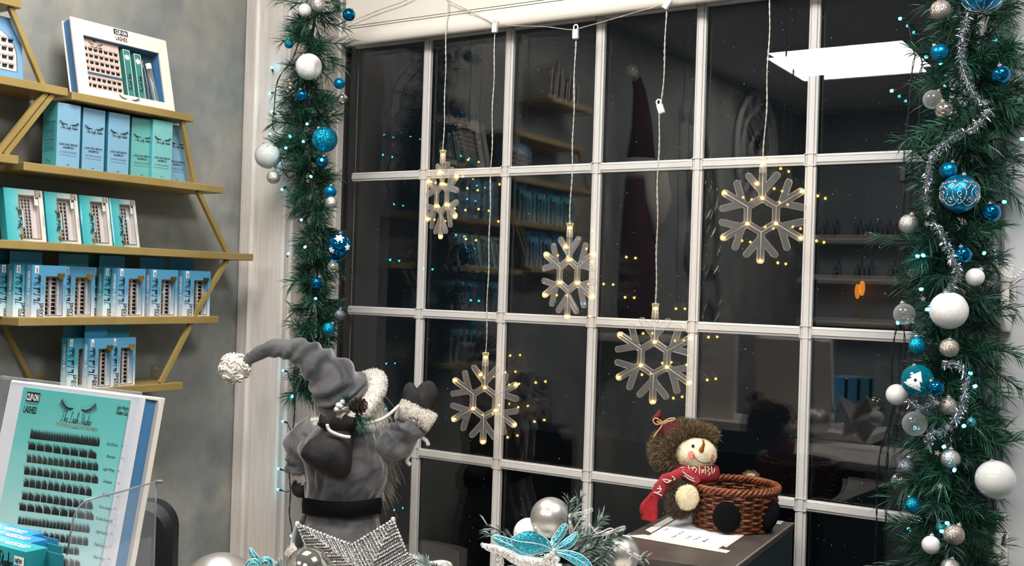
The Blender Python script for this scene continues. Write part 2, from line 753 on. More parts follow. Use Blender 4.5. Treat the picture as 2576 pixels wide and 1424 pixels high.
HAND = {
    'T': (.50, [[(-.05, .86), (.12, .98), (.55, 1.02)], [(.33, .98), (.26, .5), (.14, .08), (0, .02), (-.05, .14)]]),
    'h': (.34, [[(0, .1), (.16, .7), (.24, 1.0), (.17, 1.02), (.1, .6), (.05, 0), (.12, .3), (.21, .42), (.25, .28), (.23, .04), (.36, .12)]]),
    'e': (.26, [[(0, .12), (.14, .24), (.17, .38), (.1, .42), (.03, .24), (.07, .03), (.16, .02), (.28, .14)]]),
    ' ': (.24, []),
    'L': (.42, [[(.36, .84), (.34, 1.0), (.24, 1.02), (.16, .7), (.13, .3), (.06, .04), (-.06, .02), (-.02, .12), (.12, .08), (.28, 0), (.44, .12)]]),
    'a': (.30, [[(.21, .36), (.12, .43), (.02, .26), (.04, .04), (.13, .08), (.22, .42), (.2, .1), (.24, .0), (.32, .12)]]),
    's': (.24, [[(0, .12), (.1, .3), (.14, .45), (.17, .26), (.15, .04), (.06, .0), (.02, .08)], [(.15, .04), (.26, .14)]]),
    'S': (.36, [[(.36, .86), (.3, 1.02), (.16, .96), (.12, .74), (.24, .5), (.24, .16), (.1, 0), (-.04, .1), (.02, .22)]]),
    't': (.22, [[(0, .12), (.12, .6), (.16, .86), (.1, .3), (.1, .02), (.24, .14)], [(.0, .6), (.26, .64)]]),
    'u': (.32, [[(0, .2), (.05, .4), (.05, .1), (.1, 0), (.19, .14), (.23, .42), (.22, .08), (.27, 0), (.34, .12)]]),
    'd': (.32, [[(.2, .36), (.11, .42), (.02, .24), (.05, .02), (.13, .08), (.22, .5), (.28, 1.02), (.22, .3), (.23, .03), (.34, .12)]]),
    'i': (.17, [[(0, .14), (.07, .42), (.05, .1), (.08, .0), (.18, .12)], [(.09, .58), (.1, .64)]]),
    'o': (.28, [[(.12, .42), (.03, .28), (.03, .06), (.11, 0), (.19, .14), (.18, .36), (.12, .42), (.2, .34), (.3, .38)]]),
}


def script(s, size, x=0, y=0, align='CENTER', rot=0.0, w=.05, xs=1.0):
    tot = sum(HAND[c][0] for c in s)
    cx = {'CENTER': -tot / 2, 'LEFT': 0}[align]
    vs, fs = [], []
    ca, sa = math.cos(rot), math.sin(rot)
    for c in s:
        adv, strokes = HAND[c]
        for st in strokes:
            pts = crom([(p[0] + cx, p[1]) for p in st], 4)
            rv, rf = ribbon(pts, w, True)
            b = len(vs)
            for a, d in rv:
                a, d = a * size * xs, d * size
                vs.append((x + a * ca - d * sa, y + a * sa + d * ca))
            fs += [tuple(i + b for i in q) for q in rf]
        cx += adv
    return vs, fs


def join(*fl):
    vs, fs = [], []
    for v, f in fl:
        b = len(vs)
        vs += list(v)
        fs += [tuple(i + b for i in q) for q in f]
    return vs, fs


def rect(x0, y0, x1, y1): return [(x0, y0), (x1, y0), (x1, y1), (x0, y1)], [(0, 1, 2, 3)]


def spin(fl, x, y, rot, sc=1.0):
    ca, sa = math.cos(rot) * sc, math.sin(rot) * sc
    return [(x + a * ca - b * sa, y + a * sa + b * ca) for a, b in fl[0]], fl[1]


def closed_eyes(size, x=0, y=0, rot=0.0):
    """two closed eyes, lash wings sweeping outwards; size = overall width. Returns (ink, lids)"""
    ink, lids = [], []
    for sgn in (-1, 1):
        arc = []
        for k in range(13):
            t = k / 12
            arc.append((sgn * (.11 + .36 * t), -.055 - .02 * math.sin(math.pi * t) + .13 * t ** 2.2))
        up = [(px, zz + .010) for px, zz in arc]
        n = len(arc)
        ink.append((up + [(px, zz - .012) for px, zz in arc], [(i, i + 1, n + i + 1, n + i) for i in range(n - 1)]))
        for k in range(16):
            t = (k + .5) / 16
            i = min(int(t * 12), 11)
            bx = arc[i][0] + (arc[i + 1][0] - arc[i][0]) * (t * 12 - i)
            bz = arc[i][1] + (arc[i + 1][1] - arc[i][1]) * (t * 12 - i)
            L = .05 + .075 * t
            ink.append(([(bx - .014, bz), (bx + .014, bz), (bx + sgn * L * .75, bz - L * .75 - .03 * t)], [(0, 1, 2)]))
        for k in range(1, 12, 2):
            px, zz = arc[k]
            for j in range(3):
                a, b = px + random.uniform(-.02, .02), zz + .03 + random.uniform(0, .06) * math.sin(math.pi * k / 12)
                q = .009
                lids.append(([(a - q, b), (a, b - q), (a + q, b), (a, b + q)], [(0, 1, 2, 3)]))
    f = lambda q: spin(join(*q), x, y, rot, size)
    return f(ink), f(lids)


def lash_fan(x, y, w, h, rot=0.0, n=7, lean=.25):
    """one lash cluster: a knot with a fan of hairs"""
    fl = [([(-w * .36, 0), (w * .36, 0), (w * .40, h * .52), (-w * .34, h * .52)], [(0, 1, 2, 3)])]
    for k in range(n):
        t = (k + .5) / n - .5
        bx = t * w * .7
        tx = t * w * 1.15 + lean * w * .4
        hh = h * random.uniform(.82, 1.05)
        fl.append(([(bx - w * .07, h * .25), (bx + w * .07, h * .25), (tx, hh)], [(0, 1, 2)]))
    return spin(join(*fl), x, y, rot)


def star2d(x, y, r, r2=.45, n=5, rot=math.pi / 2):
    pts = []
    for k in range(2 * n):
        a = rot + math.pi * k / n
        q = r if k % 2 == 0 else r * r2
        pts.append((x + q * math.cos(a), y + q * math.sin(a)))
    return pts, [(2 * n - 1 if k == 0 else 2 * k - 1, 2 * k, 2 * k + 1) for k in range(n)] + [tuple(2 * k + 1 for k in range(n))]


def heart2d(x, y, s):
    pts = []
    for k in range(24):
        t = 2 * math.pi * k / 24
        pts.append((x + s * .062 * 16 * math.sin(t) ** 3 / 2, y + s * .062 * (13 * math.cos(t) - 5 * math.cos(2 * t) - 2 * math.cos(3 * t) - math.cos(4 * t)) / 2))
    return pts, [tuple(range(24))]


def curve_solid(name, splines, extrude, bevel, mat):
    """filled 2D outline (first spline outer, rest holes) given thickness and a rounded edge -> mesh in local xy"""
    c = bpy.data.curves.new(name, 'CURVE')
    c.dimensions = '2D'
    c.fill_mode = 'BOTH'
    c.extrude = extrude
    c.bevel_depth = bevel
    c.bevel_resolution = 2
    for pts in splines:
        sp = c.splines.new('POLY')
        sp.points.add(len(pts) - 1)
        for q, p in zip(sp.points, pts):
            q.co = (p[0], p[1], 0, 1)
        sp.use_cyclic_u = True
    o = bpy.data.objects.new(name, c)
    me = bpy.data.meshes.new_from_object(o)
    bpy.data.objects.remove(o)
    bpy.data.curves.remove(c)
    me.name = name
    me.materials.clear()
    me.materials.append(M[mat])
    return me


# ------------------------------------------------------------------ needles, tinsel, fur
def needle_field(mb_pts, n_len, width, clampfn=None):
    """numpy: base points, direction vectors, lengths -> flat pointed blades with a tone each"""
    base, dirv, tone = mb_pts
    n = len(base)
    d = dirv / np.linalg.norm(dirv, axis=1, keepdims=True)
    rnd = RNG.normal(size=(n, 3))
    side = np.cross(d, rnd)
    side /= np.linalg.norm(side, axis=1, keepdims=True)
    L = n_len[:, None]
    wv = side * width
    droop = np.zeros((n, 3))
    droop[:, 2] = -.12
    v0 = base - wv * .6
    v1 = base + wv * .6
    v2 = base + d * L * .6 + wv
    v3 = base + d * L * .6 - wv
    v4 = base + (d + droop) * L
    V = np.stack([v0, v1, v2, v3, v4], 1).reshape(-1, 3)
    if clampfn is not None:
        V = clampfn(V)
    idx = np.arange(n) * 5
    F = []
    for i in idx.tolist():
        F.append((i, i + 1, i + 2, i + 3))
        F.append((i + 3, i + 2, i + 4))
    mb = MB()
    mb.v = V.tolist()
    mb.f = F
    mb.tone = np.repeat(tone, 5)
    return mb


def branch_points(origin, direction, L, nn, spread=.75, flat=None):
    """needles along one twig. Returns base, dir, tone, twig polyline"""
    o = np.array(origin, dtype=float)
    d = np.array(direction, dtype=float)
    d /= np.linalg.norm(d)
    bend = RNG.normal(size=3) * .22
    ts = RNG.uniform(.12, 1, nn)
    base = o + d * (ts * L)[:, None] + bend * ((ts ** 2) * L)[:, None]
    per = RNG.normal(size=(nn, 3))
    per -= d * (per @ d)[:, None]
    per /= np.linalg.norm(per, axis=1, keepdims=True)
    dirs = d * .75 + bend * ts[:, None] * .8 + per * spread
    tone = np.clip(RNG.uniform(0, 1) * .6 + RNG.uniform(-.05, .45, nn), 0, 1)
    tw = [o + d * t * L + bend * t * t * L for t in (0, .35, .7, 1)]
    return base, dirs, tone, tw


def garland(name, label, cat, path, radius, nbranch, nn, nlen, mat, clampfn=None, rad_fn=None, width=.0008, seed=3):
    global RNG
    RNG = np.random.default_rng(seed)
    sp = np.array(crom(path, 12))
    t = thing(name, label, cat, tuple(sp[-1]))
    core = MB()
    core.tube([tuple(p) for p in sp], .0035, 6)
    B, D, T, L = [], [], [], []
    for k in range(nbranch):
        s = (k + RNG.uniform(0, 1)) / nbranch * (len(sp) - 1)
        i = min(int(s), len(sp) - 2)
        o = sp[i] + (sp[i + 1] - sp[i]) * (s - i)
        tan = sp[i + 1] - sp[i]
        tan /= np.linalg.norm(tan)
        r = RNG.normal(size=3)
        r -= tan * (r @ tan)
        r /= np.linalg.norm(r)
        d = r + tan * RNG.normal() * .55 + np.array([0, 0, -.12])
        rr = radius * (rad_fn(s / (len(sp) - 1)) if rad_fn else 1)
        LL = rr * RNG.uniform(.58, 1.04) - nlen * .4
        b, dd, tt, tw = branch_points(o, d, max(LL, .02), nn)
        B.append(b)
        D.append(dd)
        T.append(tt)
        L.append(RNG.uniform(.75, 1.15, nn) * nlen)
        if clampfn is not None:
            tw = clampfn(np.array(tw))
        core.tube([tuple(p) for p in tw], .0011, 4)
    nf = needle_field((np.concatenate(B), np.concatenate(D), np.concatenate(T)), np.concatenate(L), width, clampfn)
    nf.build('needles', mat, t, stuff=True)
    core.build('wire_stem', 'stem_brown', t, smooth='all', stuff=True)
    return t


def tinsel(name, label, path, radius, per_m, mat='tinsel_silver', width=.0007):
    sp = np.array(crom(path, 14))
    seg = np.linalg.norm(np.diff(sp, axis=0), axis=1)
    tot = seg.sum()
    n = int(per_m * tot)
    cum = np.concatenate([[0], np.cumsum(seg)])
    s = np.sort(RNG.uniform(0, tot, n))
    pts = np.stack([np.interp(s, cum, sp[:, k]) for k in range(3)], 1)
    d = RNG.normal(size=(n, 3))
    t = thing(name, label, 'tinsel', tuple(sp[-1]))
    nf = needle_field((pts, d, RNG.uniform(0, 1, n)), RNG.uniform(.6, 1.1, n) * radius, width)
    nf.build('foil_strips', mat, t, stuff=True)
    MB().tube([tuple(p) for p in sp], .0012, 5).build('core_wire', 'cap_silver', t, smooth='all')
    return t


def fuzz(pts, nrm, length, width, name, mat, parent, jitter=.5, tone=(0, 1)):
    """short pile: a blade at each point"""
    n = len(pts)
    d = nrm + RNG.normal(size=(n, 3)) * jitter
    nf = needle_field((pts, d, RNG.uniform(tone[0], tone[1], n)), RNG.uniform(.6, 1.2, n) * length, width)
    return nf.build(name, mat, parent, stuff=True)


def surf_points(mb, n):
    """random points and normals on a builder's faces"""
    V = np.array(mb.v)
    tris = []
    for f in mb.f:
        for k in range(1, len(f) - 1):
            tris.append((f[0], f[k], f[k + 1]))
    T = np.array(tris)
    a, b, c = V[T[:, 0]], V[T[:, 1]], V[T[:, 2]]
    cr = np.cross(b - a, c - a)
    ar = np.linalg.norm(cr, axis=1)
    i = RNG.choice(len(T), n, p=ar / ar.sum())
    u, v = RNG.uniform(0, 1, n), RNG.uniform(0, 1, n)
    m = u + v > 1
    u[m], v[m] = 1 - u[m], 1 - v[m]
    p = a[i] + (b - a)[i] * u[:, None] + (c - a)[i] * v[:, None]
    nn = cr[i] / ar[i][:, None]
    return p, nn


# ================================================================== THE SETTING
LX = -0.19          # shelf wall plane
CY = -0.165         # room face of the window wall
ZB = 0.70           # window board height
W0 = 0.24           # pane module
HH = 0.34135
ZT = 2.11           # top bar line


def slab(name, lo, hi, mat, bev=0.0, parent=None):
    o = MB().box(lo, hi, bev).build(name, mat, parent)
    if parent is None:
        struct(o)
    return o


slab('floor', (LX - .1, -4.3, -.05), (3.3, .2, 0), 'floor_grey')
slab('ceiling', (LX - .1, -4.3, CEIL_Z), (3.3, .2, CEIL_Z + .05), 'ceiling_white')
slab('wall_left', (LX - .1, -4.3, 0), (LX, CY, CEIL_Z), 'plaster')
slab('wall_back', (LX - .1, -4.35, 0), (3.3, -4.25, CEIL_Z), 'back_wall')
slab('wall_right', (3.2, -4.3, 0), (3.3, .2, CEIL_Z), 'back_wall')
# window wall: piece under the window, piece above, piece right of the door
slab('wall_front', (LX - .1, CY, 0), (.74, .05, ZB - .04), 'back_wall')
slab('wall_front_4', (.74, -.06, 0), (1.5, .05, ZB - .04), 'back_wall')
slab('wall_front_1', (LX - .1, CY, 2.38), (3.3, .05, CEIL_Z), 'back_wall')
slab('wall_front_2', (2.5, CY, 0), (3.3, .05, 2.38), 'back_wall')
slab('wall_front_3', (LX - .1, CY + .005, ZB - .04), (-.035, .05, 2.38), 'old_white_paint')
# casing on the shelf-wall side: flat outer board, bead, inner brushed board
slab('trim_1', (LX + .001, CY - .022, 0), (LX + .040, CY, 2.42), 'old_white_paint', .004)
slab('trim_2', (LX + .040, CY - .030, 0), (LX + .055, CY, 2.42), 'old_white_paint', .006)
slab('trim_3', (LX + .055, CY - .014, 0), (LX + .122, CY, 2.42), 'old_white_paint', .003)
slab('trim_4', (LX + .122, CY - .020, 0), (-.036, CY + .004, 2.42), 'old_white_paint', .005)
# reveal lining between casing and window frame
slab('trim_5', (-.040, CY, ZB), (-.026, -.075, 2.38), 'old_white_paint', .002)
slab('trim_6', (-.040, -.075, ZB), (-.018, -.028, 2.38), 'old_white_paint', .003)
slab('window_sill_1', (LX + .001, -.60, ZB - .04), (.74, -.03, ZB), 'old_white_paint', .006)
bpy.data.objects['window_sill_1'].name = 'trim_7'
slab('trim_8', (.74, -.060, ZB - .04), (1.5, -.03, ZB), 'old_white_paint', .006)

# ---------------------------------------------------------------- window_1
win = bpy.data.objects.new('window_1', None)
COL.objects.link(win)
win.location = (.72, 0, ZB)
win.matrix_basis = Matrix.Translation((.72, 0, ZB))
win['kind'] = 'structure'
XR = 1.462           # right edge of the glass
ZTOP = 2.36
f = MB()
f.box((-.040, -.028, ZB), (-.012, .05, ZTOP), .004)
f.build('frame_jamb', 'white_upvc', win)
MB().box((XR, -.028, ZB), (XR + .06, .05, ZTOP), .004).build('frame_jamb', 'white_upvc', win)
MB().box((-.012, -.028, ZTOP - .05), (XR, .05, ZTOP), .004).build('frame_head', 'white_upvc', win)
MB().box((-.012, -.028, ZB), (XR, .05, ZB + .03), .004).build('frame_sill', 'white_upvc', win)
g = MB()
g.box((-.012, -.006, ZB + .03), (-.004, .024, ZTOP - .05))
g.build('gasket', 'gasket', win)
MB().box((-.004, .0075, ZB + .03), (.010, .0185, ZTOP - .05)).build('spacer_bar', 'gasket', win)
MB().box((XR - .006, .0065, ZB + .03), (XR, .0205, ZTOP - .05)).build('spacer_bar', 'gasket', win)
# two sheets of one sealed unit; room-facing normals
for k, y in enumerate((0.0, .024)):
    z0, z1 = ZB + .03, ZTOP - .05
    mb = MB()
    # the two sheets of an old unit are never quite parallel: the outer one leans a quarter of a degree
    ty, tz = (.0044, .0022) if k else (0, 0)
    yy = lambda x, z: y + (x - .72) * ty + (z - 1.5) * tz
    mb.add([(x, yy(x, z), z) for x, z in ((-.004, z0), (XR, z0), (XR, z1), (-.004, z1))], [(0, 1, 2, 3)])
    mb.build('glass_sheet', 'window_glass', win)
# glazing bars lie between the two sheets
BW, Y0, Y1 = .0107, .006, .018


def bar_profile():
    # half-width steps: two fine grooves run along each face
    w = BW
    return [(-w, Y0 + .003), (-w * .62, Y0 + .0015), (-w * .56, Y0 + .0035), (-w * .50, Y0), (w * .50, Y0), (w * .56, Y0 + .0035),
            (w * .62, Y0 + .0015), (w, Y0 + .003), (w, Y1), (-w, Y1)]


for i in range(1, 6):
    mb = MB()
    mb.prism(bar_profile(), ZB + .03, ZTOP - .05, lambda a, b, d, i=i: (i * W0 + a, b, d))
    mb.build('glazing_bar', 'bar_white', win)
hz = [(ZT - j * HH) for j in range(0, 5)]
for z in hz:
    if z < ZB + .06:
        continue
    for i in range(6):
        x0 = i * W0 + (BW if i else .010)
        x1 = (i + 1) * W0 - BW if i < 5 else XR - .006
        mb = MB()
        mb.prism(bar_profile(), x0, x1, lambda a, b, d, z=z: (d, b, z + a))
        mb.build('glazing_bar', 'bar_white', win)
    for i in range(1, 6):
        mb = MB()
        for s in (-1, 1):
            mb.box((i * W0 - .0125, Y0 - .0012, z + s * .0118 - .0008), (i * W0 + .0125, Y0 + .001, z + s * .0118 + .0008))
            mb.box((i * W0 + s * .0118 - .0008, Y0 - .0012, z - .0125), (i * W0 + s * .0118 + .0008, Y0 + .001, z + .0125))
        mb.build('bar_joint', 'bar_white', win)
# rain on the outer face
mb = MB()
rr = random.Random(5)
cl = [(rr.uniform(.15, 1.42), rr.uniform(.9, 2.05)) for _ in range(34)]
for k in range(950):
    if k % 3:
        c = cl[min(len(cl) - 1, int(abs(rr.gauss(0, .45)) * len(cl)) % len(cl))]
        x, z = c[0] + rr.gauss(0, .09), c[1] + rr.gauss(0, .11)
    else:
        x, z = rr.uniform(.05, 1.44), rr.uniform(.8, 2.2)
    x = .1 + (x - .1) ** 1.0
    if not (.03 < x < 1.44 and .75 < z < 2.25):
        continue
    if rr.random() > .30 + .6 * x / 1.4:
        continue
    r = rr.choice((.0004, .0005, .0006, .0009))
    mb.ball((x, .0246 + (x - .72) * .0044 + (z - 1.5) * .0022, z), (r, r * .7, r * rr.choice((1, 1.2, 1.6))), 5, 4)
mb.build('rain_drops', 'rain', win, smooth='all', stuff=True)

# ---------------------------------------------------------------- blind
bl = thing('roller_blind', 'cream roller blind rolled up above the window with a rounded bottom bar', 'blind', (.75, -.06, 2.13))
pf = MB()
pf.box((.012, -.040, 2.128), (1.47, -.033, 2.34), .002)
pf.build('fabric', 'blind_white', bl)
mb = MB()
pts = []
for k in range(14):
    a = math.pi * 2 * k / 14
    pts.append((-.036 + .012 * math.cos(a), 2.113 + .019 * math.sin(a)))
mb.prism(pts, .006, 1.475, lambda a, b, d: (d, a, b))
mb.build('bottom_bar', 'blind_white', bl, smooth=True)
MB().box((.0, -.09, 2.33), (1.48, -.03, 2.38), .012).build('cassette', 'blind_white', bl)
cb = MB()
for q in (0, 1):
    z = 2.138 + .006 * q
    cb.tube([(.02, -.0405, z), (1.46, -.0405, z)], .0006, 4)
cb.build('seam', 'gasket', bl)

# ---------------------------------------------------------------- glazed door at the right: post and leaf
dr = bpy.data.objects.new('door_1', None)
COL.objects.link(dr)
dr.matrix_basis = Matrix.Translation((1.6, -.04, 0))
dr['kind'] = 'structure'
MB().box((XR + .06, -.034, 0), (1.562, .05, 2.38), .004).build('door_post', 'door_white', dr)
MB().box((1.562, -.062, .02), (2.45, .02, 2.36), .006).build('door_leaf', 'door_white', dr)
MB().box((1.5605, -.040, .02), (1.5635, -.032, 2.36)).build('door_seal', 'gasket', dr)
for u0, v0 in ((2531, 750), (2511, 1375)):
    p = atY(u0, v0, -.072)
    zc = p.z
    h = bpy.data.objects.new('hinge', None)
    COL.objects.link(h)
    h.parent = dr
    h.matrix_basis = inv_world(dr) @ Matrix.Translation(p)
    a = MB()
    a.lathe([(.0001, .028), (.0105, .028), (.0112, .030), (.0112, .056), (.0095, .058), (.0001, .058)], 16, (p.x, -.074, zc))
    a.build('hinge_knuckle', 'white_upvc', h, smooth=True)
    a = MB()
    a.lathe([(.0001, -.029), (.013, -.029), (.013, .0265), (.0001, .0265)], 16, (p.x, -.074, zc))
    a.box((p.x, -.082, zc - .029), (p.x + .016, -.060, zc + .0265), .002)
    a.build('hinge_body', 'white_upvc', h, smooth=True)
    a = MB()
    a.lathe([(.0001, -.058), (.0085, -.058), (.0105, -.055), (.0105, -.0305), (.0001, -.0305)], 16, (p.x, -.074, zc))
    a.build('hinge_knuckle', 'white_upvc', h, smooth=True)
    for zz in (.0273, -.0298):
        MB().lathe([(.0098, zz - .0006), (.0098, zz + .0006)], 16, (p.x, -.074, zc)).build('hinge_ring', 'gasket', h, smooth=True)

# outside ground
slab('floor_1', (-6, .4, -.25), (8, 9, -.2), 'asphalt')
bpy.data.objects['floor_1'].name = 'street_ground'

# ---------------------------------------------------------------- ceiling LED panels (the room's light)
emis('led_panel', (1.0, .975, .945, 1), PANEL_STRENGTH)
for k, (x, y) in enumerate(PANELS):
    names = ['far left', 'far right', 'near left', 'near right']
    t = thing('ceiling_light', ['square white ceiling light panel mirrored in the top right window pane',
                                'square ceiling light panel behind the camera to the right',
                                'square ceiling light panel over the shelves near the window',
                                'square ceiling light panel near the window door'][k], 'ceiling light', (x, y, CEIL_Z - .012))
    mb = MB()
    for s in (-1, 1):
        mb.box((x - .31, y + s * .3025 - .0075, CEIL_Z - .016), (x + .31, y + s * .3025 + .0075, CEIL_Z))
        mb.box((x + s * .3025 - .0075, y - .295, CEIL_Z - .016), (x + s * .3025 + .0075, y + .295, CEIL_Z))
    mb.build('frame', 'ceiling_white', t)
    MB().box((x - .295, y - .295, CEIL_Z - .012), (x + .295, y + .295, CEIL_Z - .002)).build('diffuser', 'led_panel', t)


# ================================================================== SHELVES AND CARTONS
SF = -0.06           # front plane of the shelves
TH = .0165


def shelf_unit(label, shelves, braces, plates):
    y0 = sum(a + b for a, b, z in shelves) / 2 / len(shelves)
    t = thing('wall_shelf', label, 'shelf', (LX, y0, min(z for a, b, z in shelves)))
    for a, b, z in shelves:
        mb = MB()
        mb.box((LX + .0005, a, z - TH), (SF, b, z), .0012)
        mb.build('shelf_board', 'gold_metal', t)
    for (ya, za), (yb, zb), x in braces:
        mb = MB()
        d = Vector((0, yb - ya, zb - za)).normalized()
        up = Vector((1, 0, 0))
        sd = d.cross(up)
        p0, p1 = Vector((x, ya, za)), Vector((x, yb, zb))
        w = .0048
        vs = [p + up * (w * sx) + sd * (w * sy) for p in (p0, p1) for sx, sy in ((-1, -1), (1, -1), (1, 1), (-1, 1))]
        mb.add(vs, [(0, 1, 2, 3), (7, 6, 5, 4), (0, 4, 5, 1), (1, 5, 6, 2), (2, 6, 7, 3), (3, 7, 4, 0)])
        mb.build('brace_bar', 'gold_metal', t)
    for y, z in plates:
        mb = MB()
        mb.box((LX + .0005, y - .008, z), (LX + .003, y + .008, z + .028), .0012)
        pl = mb.build('bracket_plate', 'gold_metal', t)
        R90 = Matrix.Rotation(math.pi / 2, 4, 'Y')
        MB().lathe([(.0001, 0), (.0042, 0), (.0040, .002), (.0018, .0026), (.0016, .0012), (.0001, .0012)], 12, (LX + .003, y, z + .019), R90).build('screw', 'screw_steel', pl, smooth=True)
    return t


ZA, ZBs, ZC, ZD, ZE = 1.864, 1.7115, 1.559, 1.4105, 1.263
xb = SF - .012
right_unit = [(-.763, -.452, ZA), (-.863, -.358, ZBs), (-.955, -.258, ZC), (-.863, -.36, ZD), (-.763, -.459, ZE)]
br = []
for x in (xb,):
    br += [((-.476, ZA - TH), (-.436, ZBs), x), ((-.425, ZBs - TH), (-.332, ZC), x), ((-.330, ZC - TH), (-.425, ZD), x), ((-.432, ZD - TH), (-.512, ZE), x)]
xk = LX + .008
br += [((-.746, ZA - TH), (-.838, ZBs), xk), ((-.842, ZBs - TH), (-.925, ZC), xk), ((-.925, ZC - TH), (-.842, ZD), xk), ((-.822, ZD - TH), (-.745, ZE), xk)]
shelf_unit('five tier gold metal wall shelf in a hexagon outline beside the window', right_unit, br,
           [(-.432, ZE), (-.727, ZE)])
left_unit = [(-1.36, -.878, 2.020), (-1.46, -.772, 1.869), (-1.36, -.874, 1.7215)]
brl = [((-.895, 2.004), (-.822, 1.869), xb), ((-.815, 1.8525), (-.912, 1.7215), xb), ((-.800, 1.8525), (-.897, 1.7215), xb),
       ((-.92, 1.705), (-.99, 1.60), xb), ((-1.33, 2.004), (-1.41, 1.869), xb), ((-1.41, 1.8525), (-1.32, 1.7215), xb)]
shelf_unit('gold metal wall shelf at the left picture edge, most of it cut off', left_unit, brl, [])

# ---- printed carton colours
WH = lin(238, 232, 228)
gradient('carton_blue', [(0.0, lin(236, 232, 230)), (.25, lin(170, 198, 214)), (.55, lin(84, 150, 182)), (1.0, lin(74, 140, 178))], 2, 0, .104)
gradient('carton_teal', [(0.0, lin(236, 232, 230)), (.2, lin(186, 218, 222)), (.5, lin(68, 148, 166)), (1.0, lin(54, 132, 156))], 2, 0, .104)
gradient('carton_side', [(0.0, lin(240, 236, 234)), (.45, lin(40, 178, 190)), (.46, lin(40, 178, 190)), (1.0, lin(34, 160, 172))][:1] + [(.30, lin(60, 182, 192)), (.32, lin(52, 176, 190)), (1.0, lin(44, 166, 182))], 2, -.05, .104)
gradient('carton_cross', [(0.0, lin(44, 158, 166)), (.30, lin(86, 174, 178)), (.62, lin(186, 200, 200)), (1.0, lin(220, 206, 198))], 0, 0, .076)
pbr('tab_blue', lin(46, 128, 158), .45)
pbr('tab_teal', lin(36, 122, 134), .45)
pbr('shampoo_blue', lin(122, 164, 188), .42)
pbr('shampoo_teal', lin(118, 180, 178), .42)
pbr('shampoo_side', lin(76, 166, 172), .42)
pbr('shampoo_mint', lin(98, 164, 158), .42)
pbr('tray_card', lin(196, 184, 180), .5)
pbr('tray_pink', lin(206, 180, 168), .5)
pbr('lash_black', lin(14, 13, 15), .55)
pbr('ink', lin(24, 26, 30), .6)
pbr('ink_grey', lin(58, 84, 96), .6)
pbr('ink_white', lin(244, 244, 242), .5)
pbr('foil_gold', lin(196, 160, 84), .22, .95)
pbr('heart_gold', lin(188, 160, 92), .18, .95)
pbr('sticker_white', lin(240, 238, 236), .4)
pbr('box_white', lin(222, 212, 200), .45)
pbr('box_blue_deep', lin(62, 112, 158), .5)
glitter('lid_sparkle', lin(120, 170, 200), lin(225, 240, 250), scale=900, amount=.6)
EPS = .00035


def face_front(y=0.0, e=1): return lambda a, b: (a, y - EPS * e, b)
def face_left(d, x=0.0, e=1): return lambda a, b: (x - EPS * e, d - a, b)


def put(fl, fn, name, mat, parent, e=1, stuff=False):
    mb = MB()
    mb.flat(fl, fn)
    return mb.build(name, mat, parent, local=True, stuff=('letter' in name or name.endswith('print')))


def lash_grid(x0, z0, x1, z1, cols, rows, sideways=True, keep=None):
    """clusters in columns; sideways: fans point left/right as in an upright strip"""
    fl = []
    cw, ch = (x1 - x0) / cols, (z1 - z0) / rows
    for i in range(cols):
        for j in range(rows):
            if keep and not keep(i, j):
                continue
            cx, cz = x0 + cw * (i + .5), z0 + ch * (j + .5)
            if sideways:
                fl.append(lash_fan(cx - cw * .44, cz, ch * 1.0, cw * .92, -math.pi / 2, 7, .5))
            else:
                fl.append(lash_fan(cx, cz - ch * .36, cw * .95, ch * .74, 0, 6, .3))
    return join(*fl)


